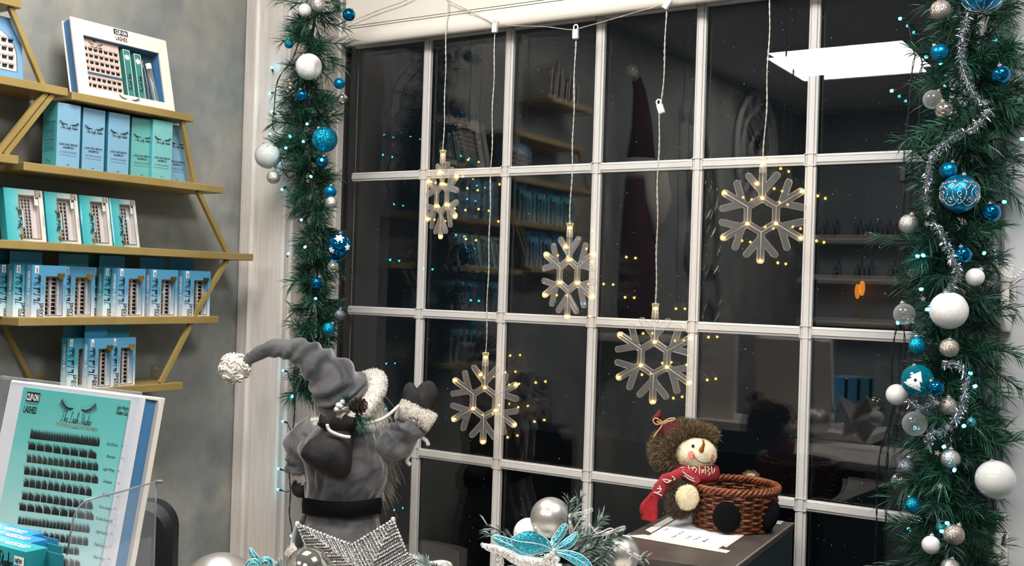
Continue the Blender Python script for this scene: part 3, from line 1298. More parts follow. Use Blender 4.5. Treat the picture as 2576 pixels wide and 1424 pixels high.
def carton(label, loc, rz, w, h, d, body, spine_text=True, tab=0.0, tab_mat='tab_blue', tilt=0.0, style='tall', clusters=(2, 9), group='lash cartons on the gold shelves',
           heart=True, face=True, film=True):
    t = thing('lash_carton', label, 'box', loc, rz, group, rx=tilt)
    if style == 'tall':
        wx0, wx1, wz0, wz1 = w * .40, w * .88, h * .035, h * .78
    else:
        wx0, wx1, wz0, wz1 = w * .36, w * .86, h * .06, h * .88
    mb = MB()
    mb.box((0, 0, 0), (wx0, d, h))
    mb.box((wx1, 0, 0), (w, d, h))
    mb.box((wx0, 0, wz1), (wx1, d, h))
    mb.box((wx0, 0, 0), (wx1, d, wz0))
    mb.box((wx0, d * .55, wz0), (wx1, d, wz1))
    mb.build('body', body, t, local=True)
    if tab:
        m2 = MB()
        m2.box((w * .04, d - .0012, h * .9), (w * .96, d, h + tab))
        m2.build('hanging_flap', tab_mat, t, local=True)
    if not face:
        return t
    mb = MB()
    mb.box((wx0 + .0004, d * .52, wz0 + .0004), (wx1 - .0004, d * .549, wz1 - .0004))
    tray = mb.build('tray', 'tray_card', t, local=True)
    e = .0013
    gl = join(rect(wx0 - e, wz0 - e, wx0, wz1 + e), rect(wx1, wz0 - e, wx1 + e, wz1 + e), rect(wx0, wz1, wx1, wz1 + e), rect(wx0, wz0 - e, wx1, wz0))
    if style == 'tall':
        put(lash_grid(wx0 + w * .02, wz0 + .001, wx1 - w * .02, wz1 - .001, *clusters), face_front(d * .515), 'lash_clusters', 'lash_black', tray)['kind'] = 'stuff'
        put(gl, face_front(), 'foil_edge', 'foil_gold', t)
        if heart:
            put(heart2d(w * .82, h * .80, h * .17), face_front(0, 4), 'heart_sticker', 'heart_gold', t)
        q = script('The Lash Studio', h * .135, w * .24, h * .53, 'CENTER', math.pi / 2, .09, .92)
        q2 = [rect(w * .31, h * .44, w * .318, h * .60), rect(w * .945, h * .30, w * .952, h * .62)]
        z1 = txt('LASHES', h * .10, w * .335, h * .015, 'LEFT', .8, .02, 0, math.pi / 2)
        put(join(q, *q2, z1), face_front(), 'lettering', 'ink', t)
        blk = put(rect(w * .155, h * .012, w * .235, h * .155), face_front(), 'logo_block', 'ink', t)
        put(txt('CLIP-ON', w * .078, w * .222, h * .022, 'LEFT', .56, .02, 0, math.pi / 2), face_front(0, 2), 'logo_letters', 'ink_white', blk)
        ns = put(rect(w * .07, h * .84, w * .175, h * .985), face_front(0, 2), 'new_sticker', 'sticker_white', t)
        put(txt('NEW', w * .085, w * .157, h * .855, 'LEFT', .72, .02, 0, math.pi / 2), face_front(0, 3), 'sticker_letters', 'ink', ns)
    else:
        put(lash_grid(wx0 + w * .05, wz0 + .002, wx1 - w * .12, wz1 - .004, *clusters), face_front(d * .515), 'lash_clusters', 'lash_black', tray)['kind'] = 'stuff'
        # stepped label tab standing into the window, gold outlined
        lt = put(join(rect(wx0 - e, h * .26, wx0 + w * .10, h * .60), rect(wx0 - e, wz0, wx0 + w * .02, h * .26), rect(wx1 - w * .10, h * .70, wx1, wz1)), face_front(0, 2), 'label_tab', body, t)
        st = join(rect(wx0 + w * .10, h * .26, wx0 + w * .112, h * .60), rect(wx0, h * .60, wx0 + w * .11, h * .61), rect(wx0, h * .25, wx0 + w * .11, h * .26))
        put(join(gl, st), face_front(0, 3), 'foil_edge', 'foil_gold', t)
        ink, lids = closed_eyes(h * .42, w * .30, h * .43, math.pi / 2)
        q = script('The Lash Studio', h * .085, w * .405, h * .43, 'CENTER', math.pi / 2, .09, .9)
        put(join(ink, q, rect(w * .952, h * .30, w * .96, h * .52)), face_front(0, 4), 'lettering', 'ink', t)
        put(lids, face_front(0, 4), 'eyelids', 'lid_sparkle', t)
        blk = put(rect(w * .79, h * .83, w * .855, h * .985), face_front(0, 4), 'logo_block', 'ink', t)
        put(join(txt('CLIP-ON', w * .062, w * .80, h * .975, 'LEFT', .62, .02, 0, -math.pi / 2)), face_front(0, 5), 'logo_letters', 'ink_white', blk)
        put(txt('LASHES', w * .075, w * .885, h * .98, 'LEFT', .6, .02, 0, -math.pi / 2), face_front(0, 4), 'lettering', 'ink', t)
        put(join(rect(w * .33, h * .01, w * .36, h * .14), heart2d(w * .36, h * .09, h * .11)), face_front(0, 4), 'heart_sticker', 'heart_gold', t)
    if film:
        mb = MB()
        mb.add([(wx0, .0006, wz0), (wx1, .0006, wz0), (wx1, .0006, wz1), (wx0, .0006, wz1)], [(0, 1, 2, 3)])
        mb.build('window_film', 'film', t, local=True)
    if spine_text:
        put(txt('NO GLUE NEEDED', d * .50, d * .68, h * .06, 'LEFT', (h * .82) / (d * .50) / txt_w('NO GLUE NEEDED', .02), .02, 0, math.pi / 2),
            face_left(d), 'spine_letters', 'ink_white', t)
    return t


HP = math.pi / 2


def shelf_box(label, y, x, z, w, h, d, **kw):
    """front face at plane x looking into the room, left edge at y"""
    return carton(label, (x, y, z), HP + kw.pop('yaw', 0), w, h, d, **kw)


DZ = ZD + .0003
H1 = .1025
# tier D: fanned cartons, front ones first
shelf_box('frontmost lash carton at the left of the fourth tier, heart sticker top right', -.834, -.066, DZ, .0765, H1, .021, body='carton_blue', tab=.0)
shelf_box('lash carton half hidden behind the front left carton on the fourth tier', -.749, -.091, DZ, .0755, H1, .021, body='carton_blue', tab=.026, tab_mat='tab_teal')
shelf_box('second spine from the left on the fourth tier, mostly covered by the front carton', -.857, -.091, DZ, .0765, H1, .021, body='carton_teal', tab=.026, tab_mat='tab_blue')
shelf_box('leftmost lash carton on the fourth tier, only its spine showing', -.872, -.116, DZ, .0765, H1, .021, body='carton_teal', tab=.026, tab_mat='tab_teal')
shelf_box('lash carton in the middle of the fourth tier, front one of three', -.634, -.068, DZ, .070, H1, .021, body='carton_blue', tab=.0)
shelf_box('middle spine of the three overlapping cartons in the middle of the fourth tier', -.651, -.093, DZ, .070, H1, .021, body='carton_teal', tab=.026)
shelf_box('rearmost spine of the three overlapping cartons in the middle of the fourth tier', -.664, -.118, DZ, .070, H1, .021, body='carton_blue', tab=.027, tab_mat='tab_teal')
shelf_box('second lash carton from the right on the fourth tier, glare on its window', -.549, -.068, DZ, .073, H1, .021, body='carton_blue', tab=.0)
shelf_box('carton tucked behind the second from the right on the fourth tier, flap up', -.545, -.095, DZ, .073, H1, .021, body='carton_blue', tab=.026, tab_mat='tab_blue')
shelf_box('rightmost lash carton on the fourth tier', -.459, -.068, DZ, .077, H1, .021, body='carton_blue', tab=.0)
shelf_box('carton tucked behind the rightmost one on the fourth tier, flap up', -.466, -.094, DZ, .077, H1, .021, body='carton_teal', tab=.026, tab_mat='tab_blue')
EZ = ZE + .0003
# tier E
shelf_box('left lash carton on the bottom tier with its tall rear flap up', -.735, -.088, EZ, .066, H1, .021, body='carton_teal', tab=.026, tab_mat='tab_teal')
shelf_box('middle lash carton on the bottom tier, standing furthest forward', -.700, -.066, EZ, .0590, H1, .021, body='carton_blue', tab=.027, tab_mat='tab_blue')
shelf_box('right lash carton on the bottom tier beside bare gold shelf', -.640, -.075, EZ, .062, H1, .021, body='carton_blue', tab=.026, tab_mat='tab_teal')
# tier C: four shrink-wrapped cartons leaning back
CZ = ZC + .0003
for k, (y, w_, yaw, lb) in enumerate([(-.884, .083, 0.0, 'leftmost of four film wrapped lash cartons on the third tier, dark strips filling its window'),
                                      (-.797, .075, -.0, 'second from the left of four film wrapped lash cartons on the third tier'),
                                      (-.717, .070, -.0, 'third from the left of four film wrapped lash cartons, bright glare in its window'),
                                      (-.643, .068, .05, 'rightmost of four film wrapped lash cartons on the third tier, turquoise label')]):
    c = shelf_box(lb, y, -.072, CZ, w_, .104, .020, body='carton_cross', style='wide', clusters=(3, 10) if k else (4, 12), tilt=-.20, yaw=yaw, spine_text=False, group='film wrapped cartons on the third tier')
    mb = MB()
    mb.box((-.0008, -.0016, -.0002), (w_ + .0008, .021, .1052), .002)
    mb.build('shrink_film', 'film', c, local=True, smooth=False)

# tier B: shampoo cartons
def shampoo(label, y, x, mats, w=.0525, h=.1285, d=.048, yaw=0.0):
    t = thing('shampoo_carton', label, 'box', (x, y, ZBs + .0003), HP + yaw, 'shampoo cartons on the second tier')
    mb = MB()
    mb.box((0, 0, 0), (w, d, h), .0006)
    mb.build('body', mats[0], t, local=True)
    mb = MB()
    mb.flat(rect(.0015, .0012, d - .0015, h - .0012), lambda a, b: (-EPS * .5, a, b))
    mb.build('side_panel', mats[1], t, local=True)
    ink, lids = closed_eyes(w * .84, w * .5, h * .70)
    put(join(ink, script('The Lash Studio', w * .16, w * .52, h * .605, 'CENTER', 0, .09), rect(w * .45, h * .585, w * .56, h * .59),
             txt('LASH AND BROW', w * .115, w * .5, h * .345, 'CENTER', .85, .025), txt('SHAMPOO', w * .115, w * .5, h * .295, 'CENTER', .85, .025),
             txt('50ML', w * .055, w * .5, h * .035, 'CENTER', 1, .01)), face_front(), 'lettering', 'ink', t)
    put(lids, face_front(), 'eyelids', 'lid_sparkle', t)
    put(join(txt('OIL FREE CLEANSER', w * .10, w * .5, h * .225, 'CENTER', .82), txt('for semi-permanent extensions', w * .062, w * .5, h * .185, 'CENTER', .95)), face_front(), 'small_lettering', 'ink_grey', t)
    lines = []
    rr_ = random.Random(len(label))
    for k in range(17):
        z = h * (.70 - .028 * k)
        hw = d * (.36 if k % 4 else .42) * rr_.uniform(.75, 1)
        lines.append(rect(d * .5 - hw, z, d * .5 + hw, z + (h * .006 if k % 5 else h * .010)))
    lines.append(rect(d * .35, h * .09, d * .42, h * .12))
    lines.append(rect(d * .50, h * .08, d * .60, h * .10))
    put(join(*lines), face_left(d, 0, 2), 'side_print', 'ink_grey', t)
    return t


SH = [(-.785, -.073, ('shampoo_blue', 'shampoo_side'), 0, 'leftmost shampoo carton on the second tier, its printed side showing'),
      (-.7215, -.080, ('shampoo_blue', 'tab_blue'), 0, 'second shampoo carton from the left on the second tier'),
      (-.660, -.080, ('shampoo_blue', 'tab_blue'), 0, 'third shampoo carton from the left on the second tier, palest blue'),
      (-.594, -.090, ('shampoo_mint', 'shampoo_side'), -.12, 'green tinged shampoo carton set back and turned, fourth from the left'),
      (-.551, -.074, ('shampoo_teal', 'shampoo_side'), 0, 'mint shampoo carton standing forward, fifth from the left'),
      (-.487, -.100, ('shampoo_blue', 'shampoo_side'), 0, 'rightmost shampoo carton on the second tier, partly hidden')]
for y, x, ms, yaw, lb in SH:
    shampoo(lb, y, x, ms, yaw=yaw)

# tier A: white gift set
def gift_set():
    w, h, d = .2425, .166, .030
    t = thing('gift_set_box', 'white gift set box with a clear window onto lash tray and tubes, top tier', 'box', (-.070, -.7395, ZA + .0005), HP, rx=-.235)
    b = .009
    wx0, wx1, wz0, wz1 = .026, .219, .017, .132
    mb = MB()
    mb.box((0, 0, 0), (wx0, .004, h)); mb.box((wx1, 0, 0), (w, .004, h))
    mb.box((wx0, 0, wz1), (wx1, .004, h)); mb.box((wx0, 0, 0), (wx1, .004, wz0))
    mb.build('front_panel', 'box_white', t, local=True)
    mb = MB()
    mb.box((.003, .004, .002), (w - .003, d - .002, h - .002))
    # hollow look: the core is a ring so the window shows the tray
    mb.v, mb.f = [], []
    for lo, hi in (((.003, .004, .003), (wx0, d - .002, h - .003)), ((wx1, .004, .003), (w - .003, d - .002, h - .003)),
                   ((wx0, .004, wz1), (wx1, d - .002, h - .003)), ((wx0, .004, .003), (wx1, d - .002, wz0))):
        mb.box(lo, hi)
    mb.build('core', 'box_blue_deep', t, local=True)
    MB().box((0, d - .002, 0), (w, d, h)).build('back_panel', 'box_white', t, local=True)
    pbr('dark_teal_card', lin(28, 66, 76), .45)
    MB().box((wx0, d - .006, wz0), (wx1, d - .0025, wz1)).build('inner_backing', 'dark_teal_card', t, local=True)
    # lash tray
    tx0, tx1 = wx0 + .001, wx0 + .094
    tr = MB().box((tx0, .012, wz0 + .001), (tx1, .024, wz1 - .001)).build('lash_tray', 'tray_pink', t, local=True)
    fl = []
    for r in range(6):
        z = .026 + r * .0145 + (.007 if r > 1 else 0)
        for c in range(7):
            fl.append(lash_fan(tx0 + .0085 + c * .0125, z, .0112, .0105, 0, 9, .35))
    put(join(*fl), face_front(.012), 'lash_clusters', 'lash_black', tr)['kind'] = 'stuff'
    put(rect(tx0, .0525, tx1, .0585), face_front(.012), 'divider_strip', 'ink_grey', tr)
    ink, lids = closed_eyes(.034, tx0 + .036, .1245)
    put(join(ink, script('The Lash Studio', .0062, tx0 + .037, .1145, 'CENTER', 0, .1), rect(tx0 + .03, .1275, tx0 + .037, .1305)), face_front(.012), 'lettering', 'ink', tr)
    # two slim cartons
    pbr('bond_green', lin(52, 122, 112), .45)
    for k, x0 in enumerate((.1275, .1555)):
        cz = Matrix.Translation((x0, .010, wz0 + .001)) @ Matrix.Rotation(-.0, 4, 'Y')
        sc = MB().box((x0, .008, wz0 + .001), (x0 + .0175, .022, wz0 + .108 - k * .004)).build('slim_carton', 'bond_green', t, local=True)
        e = .0012
        z1 = wz0 + .108 - k * .004
        put(join(rect(x0, wz0 + .001, x0 + e, z1), rect(x0 + .0175 - e, wz0 + .001, x0 + .0175, z1), rect(x0, z1 - e, x0 + .0175, z1)), face_front(.008), 'white_edge', 'ink_white', sc)
        cl = [star2d(x0 + .009, z1 - .017, .0075, .62, 7)]
        put(join(*cl), face_front(.008), 'cloud_label', 'ink_white', sc)
        put(script('The Lash Studio', .0085, x0 + .0125, wz0 + .035, 'CENTER', math.pi / 2, .09), face_front(.008, 2), 'lettering', 'ink', sc)
    # glass tube with white cap
    tm = Matrix.Translation((.207, .0155, wz0 + .003)) @ Matrix.Rotation(-.11, 4, 'Y')
    mb = MB(); mb.lathe([(.0001, 0), (.005, .001), (.006, .004), (.006, .076), (.0001, .076)], 14, (0, 0, 0), tm)
    vb = mb.build('applicator_tube', 'clear_plastic', t, smooth=True, local=True)
    mb = MB(); mb.lathe([(.0001, .076), (.0066, .076), (.0066, .088), (.0001, .088)], 14, (0, 0, 0), tm)
    mb.build('tube_cap', 'white_plastic', vb, smooth=True, local=True)
    mb = MB()
    for s in (-1, 1):
        mb.tube([(.183 + s * .006, .017, wz0 + .002), (.184 + s * .0065, .017, .06), (.184 + s * .003, .017, .095), (.182 - s * .003, .017, .114)], .0012, 6)
    mb.build('tweezers', 'clear_plastic', t, smooth='all', local=True)
    mb = MB(); mb.add([(wx0, .0015, wz0), (wx1, .0015, wz0), (wx1, .0015, wz1), (wx0, .0015, wz1)], [(0, 1, 2, 3)])
    mb.build('window_film', 'film', t, local=True)
    blk = put(rect(.1035, .1515, .1395, .1635), face_front(), 'logo_block', 'ink', t)
    put(txt('CLIP-ON', .0112, .1215, .1535, 'CENTER', .68, .025), face_front(0, 2), 'logo_letters', 'ink_white', blk)
    put(join(rect(.1035, .1494, .1395, .1500), txt('LASHES', .0125, .1215, .1385, 'CENTER', .72, .025)), face_front(), 'lettering', 'ink', t)
    ink, lids = closed_eyes(.052, .123, .0115)
    put(ink, face_front(), 'eye_print', 'ink', t)
    put(lids, face_front(), 'eyelids', 'lid_sparkle', t)


gift_set()

# left unit: blue box with an arched window
def arch_box():
    w, h, d = .15, .119, .03
    t = thing('arch_window_box', 'pale blue box with an arched lash window and dark heart, at the upper left edge', 'box', (-.078, -1.0085, 1.8695), HP, rx=-.10)
    pbr('box_pale_blue', lin(104, 150, 186), .45)
    MB().box((0, 0, 0), (w, d, h), .0008).build('body', 'box_pale_blue', t, local=True)
    cx, rx_, z0, zs, top = .072, .064, .0155, .045, .098
    pts = [(cx - rx_, z0), (cx + rx_, z0)] + [(cx + rx_ * math.cos(a), zs + (top - zs) * math.sin(a)) for a in np.linspace(0, math.pi, 17)]
    big = [(cx + (x - cx) * 1.03, z0 - .001 + (z - z0) * 1.025) for x, z in pts]
    put((big, [tuple(range(len(big)))]), face_front(), 'foil_edge', 'foil_gold', t)
    put((pts, [tuple(range(len(pts)))]), face_front(0, 2), 'lash_card', 'tray_card', t)
    fl = []
    for r in range(4):
        for c in range(9):
            x, z = cx - .056 + c * .0135, .020 + r * .0165
            fl.append(lash_fan(x, z, .0125, .0125, 0, 8, .5))
    put(join(*fl), face_front(0, 3), 'lash_clusters', 'lash_black', t)['kind'] = 'stuff'
    put(heart2d(.139, .110, .016), face_front(0, 2), 'heart_sticker', 'ink_grey', t)
    ink, lids = closed_eyes(.05, .0755, .009)
    put(ink, face_front(0, 2), 'eye_print', 'ink', t)


arch_box()


# ================================================================== GARLANDS, BAUBLES, FAIRY LIGHTS
def clamp_left(V):
    V[:, 1] = np.minimum(V[:, 1], -.036)
    m = V[:, 0] < -.012
    V[m, 1] = np.minimum(V[m, 1], CY - .034)
    m = V[:, 0] < -.012
    m2 = m & (V[:, 1] > CY - .034)
    V[m2, 0] = -.01
    V[:, 0] = np.maximum(V[:, 0], LX + .004)
    return V


def clamp_right(V):
    V[:, 1] = np.minimum(V[:, 1], -.036)
    m = V[:, 0] > 1.55
    V[m, 1] = np.minimum(V[m, 1], -.085)
    return V


GLY = -.225
lp = [(800, -30), (790, 60), (776, 140), (772, 220), (772, 290), (755, 350), (778, 420), (786, 480), (798, 560), (790, 630), (796, 700), (800, 770), (800, 850), (775, 920), (752, 985)]
lpath = [tuple(atY(u, v, GLY)) for u, v in lp]
garland('garland', 'dark green pine garland hanging in the left window reveal with blue and white baubles', 'garland', lpath, .098, 210, 70, .038,
        'pine', clamp_left, lambda t: 1.0 if t < .35 else (.80 if t < .9 else .62), seed=11)
GRY = -.125
rp = [(2475, -40), (2452, 60), (2450, 150), (2452, 230), (2450, 300), (2430, 380), (2400, 460), (2400, 540), (2385, 620), (2380, 700), (2410, 780), (2430, 860), (2425, 940),
      (2410, 1020), (2405, 1100), (2390, 1180), (2400, 1260), (2400, 1340), (2385, 1450)]
rpath = [tuple(atY(u, v, GRY)) for u, v in rp]
garland('garland', 'dense pine garland down the right window edge beside the hinged door, wound with silver tinsel', 'garland', rpath, .112, 330, 92, .038,
        'pine', clamp_right, lambda t: 1.05 if t < .3 else (.92 if t < .8 else 1.1), seed=12)
# a few long side sprigs of the right garland reach out over the door post
_BALLS = {}
BRNG = random.Random(21)


def ball_mesh(kind, mat):
    if mat not in _BALLS:
        mb = MB()
        mb.ball((0, 0, 0), 1.0, 32, 20)
        _BALLS[mat] = mb.mesh('ball', mat, 'all')
    return _BALLS[mat]


_CAP = {}


def cap_mesh():
    if 'c' not in _CAP:
        mb = MB()
        mb.lathe([(.0001, .93), (.21, .95), (.22, .99), (.21, 1.14), (.17, 1.17), (.0001, 1.18)], 16)
        n = 16
        for k in range(12):
            a = 2 * math.pi * k / 12
            mb.box((math.cos(a) * .21 - .018, math.sin(a) * .21 - .018, .96), (math.cos(a) * .21 + .018, math.sin(a) * .21 + .018, 1.12))
        _CAP['c'] = mb.mesh('cap', 'cap_silver', 'all')
        mb = MB()
        pts = [(.085 * math.cos(a), 0, 1.24 + .085 * math.sin(a)) for a in np.linspace(0, 2 * math.pi, 13)[:-1]]
        mb.tube(pts, .018, 5, closed=True)
        _CAP['r'] = mb.mesh('hook', 'cap_silver', 'all')
    return _CAP['c'], _CAP['r']


def bauble(u, v, rpx, y, mat, label, tilt=None, group=None, D=None, cap=True):
    """ball of rpx radius whose centre projects to (u, v); y: world plane of its centre"""
    p = dep(u, v, D) if D else atY(u, v, y)
    r = rpx * depth(p) / FPX
    ax, az = tilt if tilt is not None else (BRNG.uniform(-.5, .5), BRNG.uniform(-.6, .6))
    t = thing('bauble', label, 'bauble', tuple(p), 0, group)
    rot = Matrix.Translation(p) @ Matrix.Rotation(.56, 4, 'Z') @ Matrix.Rotation(ax, 4, 'X') @ Matrix.Rotation(az, 4, 'Y') @ Matrix.Scale(r, 4)
    inst('ball', ball_mesh('ball', mat), t, rot)
    if cap:
        k = min(1.0, .014 / r) if r > .022 else 1.0
        km = Matrix.Translation((0, 0, 1 - k * .98)) @ Matrix.Scale(k, 4)
        c, h = cap_mesh()
        inst('cap', c, t, rot @ km)
        inst('hook', h, t, rot @ km)
    return t, p, r, rot


LB = [(767, 26, 17, 'pearl', 'small white pearl bauble at the top of the left garland'),
      (801, 12, 18, 'glit_silver', 'silver glitter bauble at the very top of the left garland'),
      (878, 37, 16, 'shiny_blue', 'shiny blue bauble hanging beside the blind bar at the top left'),
      (727, 110, 12, 'glit_blue', 'blue glitter bauble deep in the upper left of the left garland'),
      (760, 240, 15, 'shiny_blue', 'shiny blue bauble below the dented white one on the left garland'),
      (854, 210, 14, 'matte_blue', 'matt blue bauble on the window side of the left garland, above a mirror ball'),
      (817, 351, 32, 'glit_blue', 'large blue glitter bauble against the upper window edge'),
      (674, 392, 33, 'iridescent', 'large pearly white bauble hanging left over the white casing'),
      (688, 446, 17, 'glit_silver', 'silver glitter bauble under the large pearly one on the casing'),
      (811, 406, 15, 'shiny_blue', 'shiny blue bauble just below the large blue glitter bauble'),
      (831, 482, 16, 'matte_blue', 'matt blue bauble above a small silver one, middle of the left garland'),
      (834, 509, 15, 'glit_silver', 'small silver bauble tucked under a matt blue one, left garland'),
      (842, 660, 17, 'shiny_blue', 'shiny blue bauble directly under the flower painted bauble'),
      (838, 672, 15, 'shiny_silver', 'silver bauble half hidden under two blue baubles, left garland'),
      (796, 712, 16, 'shiny_blue', 'shiny blue bauble in the middle of the lower left garland'),
      (827, 827, 16, 'glit_blue', 'lowest blue glitter bauble of the left garland'),
      (855, 793, 15, 'glit_grey', 'grey glitter bauble at the end of the window bar, left garland')]
for u, v, r, m, lb in LB:
    bauble(u, v, r, GLY - .055 if u < 840 else GLY - .01, m, lb, group='baubles on the left garland')
# dented white bauble: a flat slice off its side
p = atY(777, 168, GLY - .07)
t = thing('bauble', 'white glitter bauble with a flat sliced side on the upper left garland', 'bauble', tuple(p), 0, 'baubles on the left garland')
r = 33 * depth(p) / FPX
mb = MB()
mb.ball(p, r, 32, 20)
cutd = (RIGHT * .93 + Vector((0, 0, -.12)) - FWD * .35).normalized()
cut2 = (-RIGHT * .9 + Vector((0, 0, -.45)) - FWD * .3).normalized()
vv = []
for q in mb.v:
    d = Vector(q) - p
    e = d.dot(cutd)
    if e > r * .80:
        d = d - cutd * (e - r * .80)
    e = (d - cut2 * r * .93).length
    if e < r * .22:
        d = d - cut2 * (r * .22 - e) * .8
    vv.append(tuple(p + d))
mb.v = vv
mb.build('ball', 'glitter_white_fine', t, smooth=35)
c, h = cap_mesh()
rot = Matrix.Translation(p) @ Matrix.Rotation(.56, 4, 'Z') @ Matrix.Rotation(-.45, 4, 'Y') @ Matrix.Scale(r, 4)
km = Matrix.Translation((0, 0, .42)) @ Matrix.Scale(.55, 4)
inst('cap', c, t, rot @ km)
inst('hook', h, t, rot @ km)


def mirror_ball(u, v, rpx, y, label, group):
    p = atY(u, v, y)
    r = rpx * depth(p) / FPX
    t = thing('bauble', label, 'bauble', tuple(p), 0, group)
    mb = MB()
    for i in range(9):
        a0, a1 = math.pi * i / 9 - math.pi / 2, math.pi * (i + 1) / 9 - math.pi / 2
        n = max(4, int(16 * math.cos((a0 + a1) / 2)))
        for k in range(n):
            b0, b1 = 2 * math.pi * (k + .06) / n, 2 * math.pi * (k + .94) / n
            a0_, a1_ = a0 + .018, a1 - .018
            q = [p + Vector((math.cos(a) * math.cos(b), math.cos(a) * math.sin(b), math.sin(a))) * r for a, b in ((a0_, b0), (a0_, b1), (a1_, b1), (a1_, b0))]
            mb.add(q, [(0, 1, 2, 3)])
    mb.build('mirror_facets', 'shiny_silver', t)
    MB().ball(p, r * .965, 20, 12).build('ball', 'glit_grey', t, smooth='all')
    c, h = cap_mesh()
    rot = Matrix.Translation(p) @ Matrix.Scale(r, 4)
    inst('cap', c, t, rot)
    inst('hook', h, t, rot)


mirror_ball(727, 217, 15, GLY - .075, 'silver mirror ball bauble on the upper left garland, left of a blue bauble', 'baubles on the left garland')
mirror_ball(862, 250, 14, GLY - .0, 'small mirror ball at the window edge on the upper left garland', 'baubles on the left garland')
# blue ball with a white flower
t, p, r, rot = bauble(853, 618, 32, GLY - .015, 'shiny_blue', 'large shiny blue bauble with white flower painting over the window edge', tilt=(.15, .1), group='baubles on the left garland')


def on_ball(fl, p, r, normal, up=(0, 0, 1), e=1.004, rot=0.0):
    """wrap a small flat print onto a ball around the direction normal"""
    n = Vector(normal).normalized()
    rx = Vector(up).cross(n).normalized()
    uz = n.cross(rx)
    out = []
    for a, b in fl[0]:
        if rot:
            a, b = a * math.cos(rot) - b * math.sin(rot), a * math.sin(rot) + b * math.cos(rot)
        th = math.hypot(a, b)
        if th < 1e-9:
            d = n
        else:
            d = n * math.cos(th) + (rx * a + uz * b) * (math.sin(th) / th)
        out.append(tuple(p + d * (r * e)))
    return out, fl[1]


def petal(a, L, w):
    pts = []
    for k in range(9):
        s = k / 8
        pts.append((L * s, w * math.sin(math.pi * s) ** .8))
    lo = [(x, -y) for x, y in pts]
    vs = pts + lo
    fs = [(i, i + 1, 9 + i + 1, 9 + i) for i in range(8)]
    ca, sa = math.cos(a), math.sin(a)
    return [(x * ca - y * sa, x * sa + y * ca) for x, y in vs], fs


tc = -ray(853, 618).normalized()
fl = [petal(2 * math.pi * k / 6 + .2, .42, .10) for k in range(6)]
mb = MB()
mb.add(*on_ball(join(*fl), p, r, tc + Vector((0, 0, .75))))
mb.add(*on_ball(join(*[petal(2 * math.pi * k / 5, .30, .085) for k in range(5)]), p, r, tc * 1.0 - RIGHT * .75 - Vector((0, 0, .45))))
mb.add(*on_ball(join(*[petal(2 * math.pi * k / 5 + .5, .30, .085) for k in range(5)]), p, r, tc * 1.0 + RIGHT * 1.1 - Vector((0, 0, .2))))
mb.build('painted_flower', 'ink_white', t)

RB = [(2366, 25, 25, 0, 'glit_rose', 'silver glitter bauble near the top of the right garland'),
      (2364, 132, 22, 0, 'matte_blue', 'matt blue bauble beside the mirrored ceiling light, upper right garland'),
      (2518, 188, 23, 0, 'shiny_blue', 'shiny blue bauble on the outer side of the upper right garland'),
      (2376, 277, 23, 0, 'shiny_silver', 'shiny silver bauble on the window side of the upper right garland'),
      (2346, 250, 24, .05, 'clear_ball', 'clear glittery bauble behind the shiny silver one, upper right garland'),
      (2386, 429, 22, 0, 'matte_blue', 'matt blue bauble just above the scroll painted blue bauble'),
      (2286, 563, 24, .02, 'glit_silver', 'silver glitter bauble jutting over the window, middle of the right garland'),
      (2494, 535, 23, 0, 'shiny_blue', 'shiny blue bauble by the door post, right of the scroll painted bauble'),
      (2422, 641, 22, 0, 'shiny_blue', 'shiny blue bauble left of the bead chain, middle right garland'),
      (2453, 697, 23, .01, 'pearl', 'small white pearl bauble by the door post above the upper hinge'),
      (2387, 781, 47, -.015, 'glit_white', 'big white glitter bauble in the middle of the right garland'),
      (2275, 790, 27, .06, 'clear_ball', 'clear silvery bauble seen through black cables at the window'),
      (2308, 869, 22, 0, 'glit_blue', 'blue glitter bauble left of a silver glitter one below the big white bauble'),
      (2388, 875, 24, -.01, 'glit_rose', 'silver glitter bauble directly below the big white one'),
      (2355, 976, 20, -.03, 'shiny_blue', 'small shiny blue bauble beside the tree printed bauble'),
      (2256, 993, 27, .05, 'pearl', 'white pearl bauble behind the black cables, lower window edge'),
      (2386, 1022, 22, 0, 'glit_rose', 'rosy silver glitter bauble inside the tinsel loop, lower right garland'),
      (2301, 1066, 31, .03, 'clear_ball', 'clear glass bauble with silver sheen, left side of the lower right garland'),
      (2391, 1154, 24, 0, 'glit_silver', 'silver glitter bauble between two cyan lights, lower right garland'),
      (2281, 1177, 26, .05, 'glit_grey', 'dark silver glitter bauble over the window, lower right garland'),
      (2297, 1271, 21, .01, 'glit_blue', 'lowest blue glitter bauble of the right garland, at the window bar'),
      (2504, 1207, 49, -.035, 'iridescent', 'big iridescent white bauble hanging over the door post'),
      (2400, 1345, 26, -.02, 'glit_rose', 'silver glitter bauble near the bottom of the right garland'),
      (2342, 1371, 23, -.03, 'pearl', 'glossy white bauble near the bottom of the right garland'),
      (2372, 1325, 17, .02, 'glit_teal', 'turquoise glitter bauble between lights at the bottom of the right garland'),
      (2390, 1428, 23, -.02, 'glit_silver', 'silver glitter bauble cut by the bottom picture edge, right garland'),
      (2443, 1062, 12, .02, 'glit_teal', 'tiny turquoise bauble beside tinsel on the lower right garland')]
for u, v, r, dy, m, lb in RB:
    bauble(u, v, r, GRY - .085 + dy, m, lb, group='baubles on the right garland', tilt=(.1, -.25) if r > 40 else None)

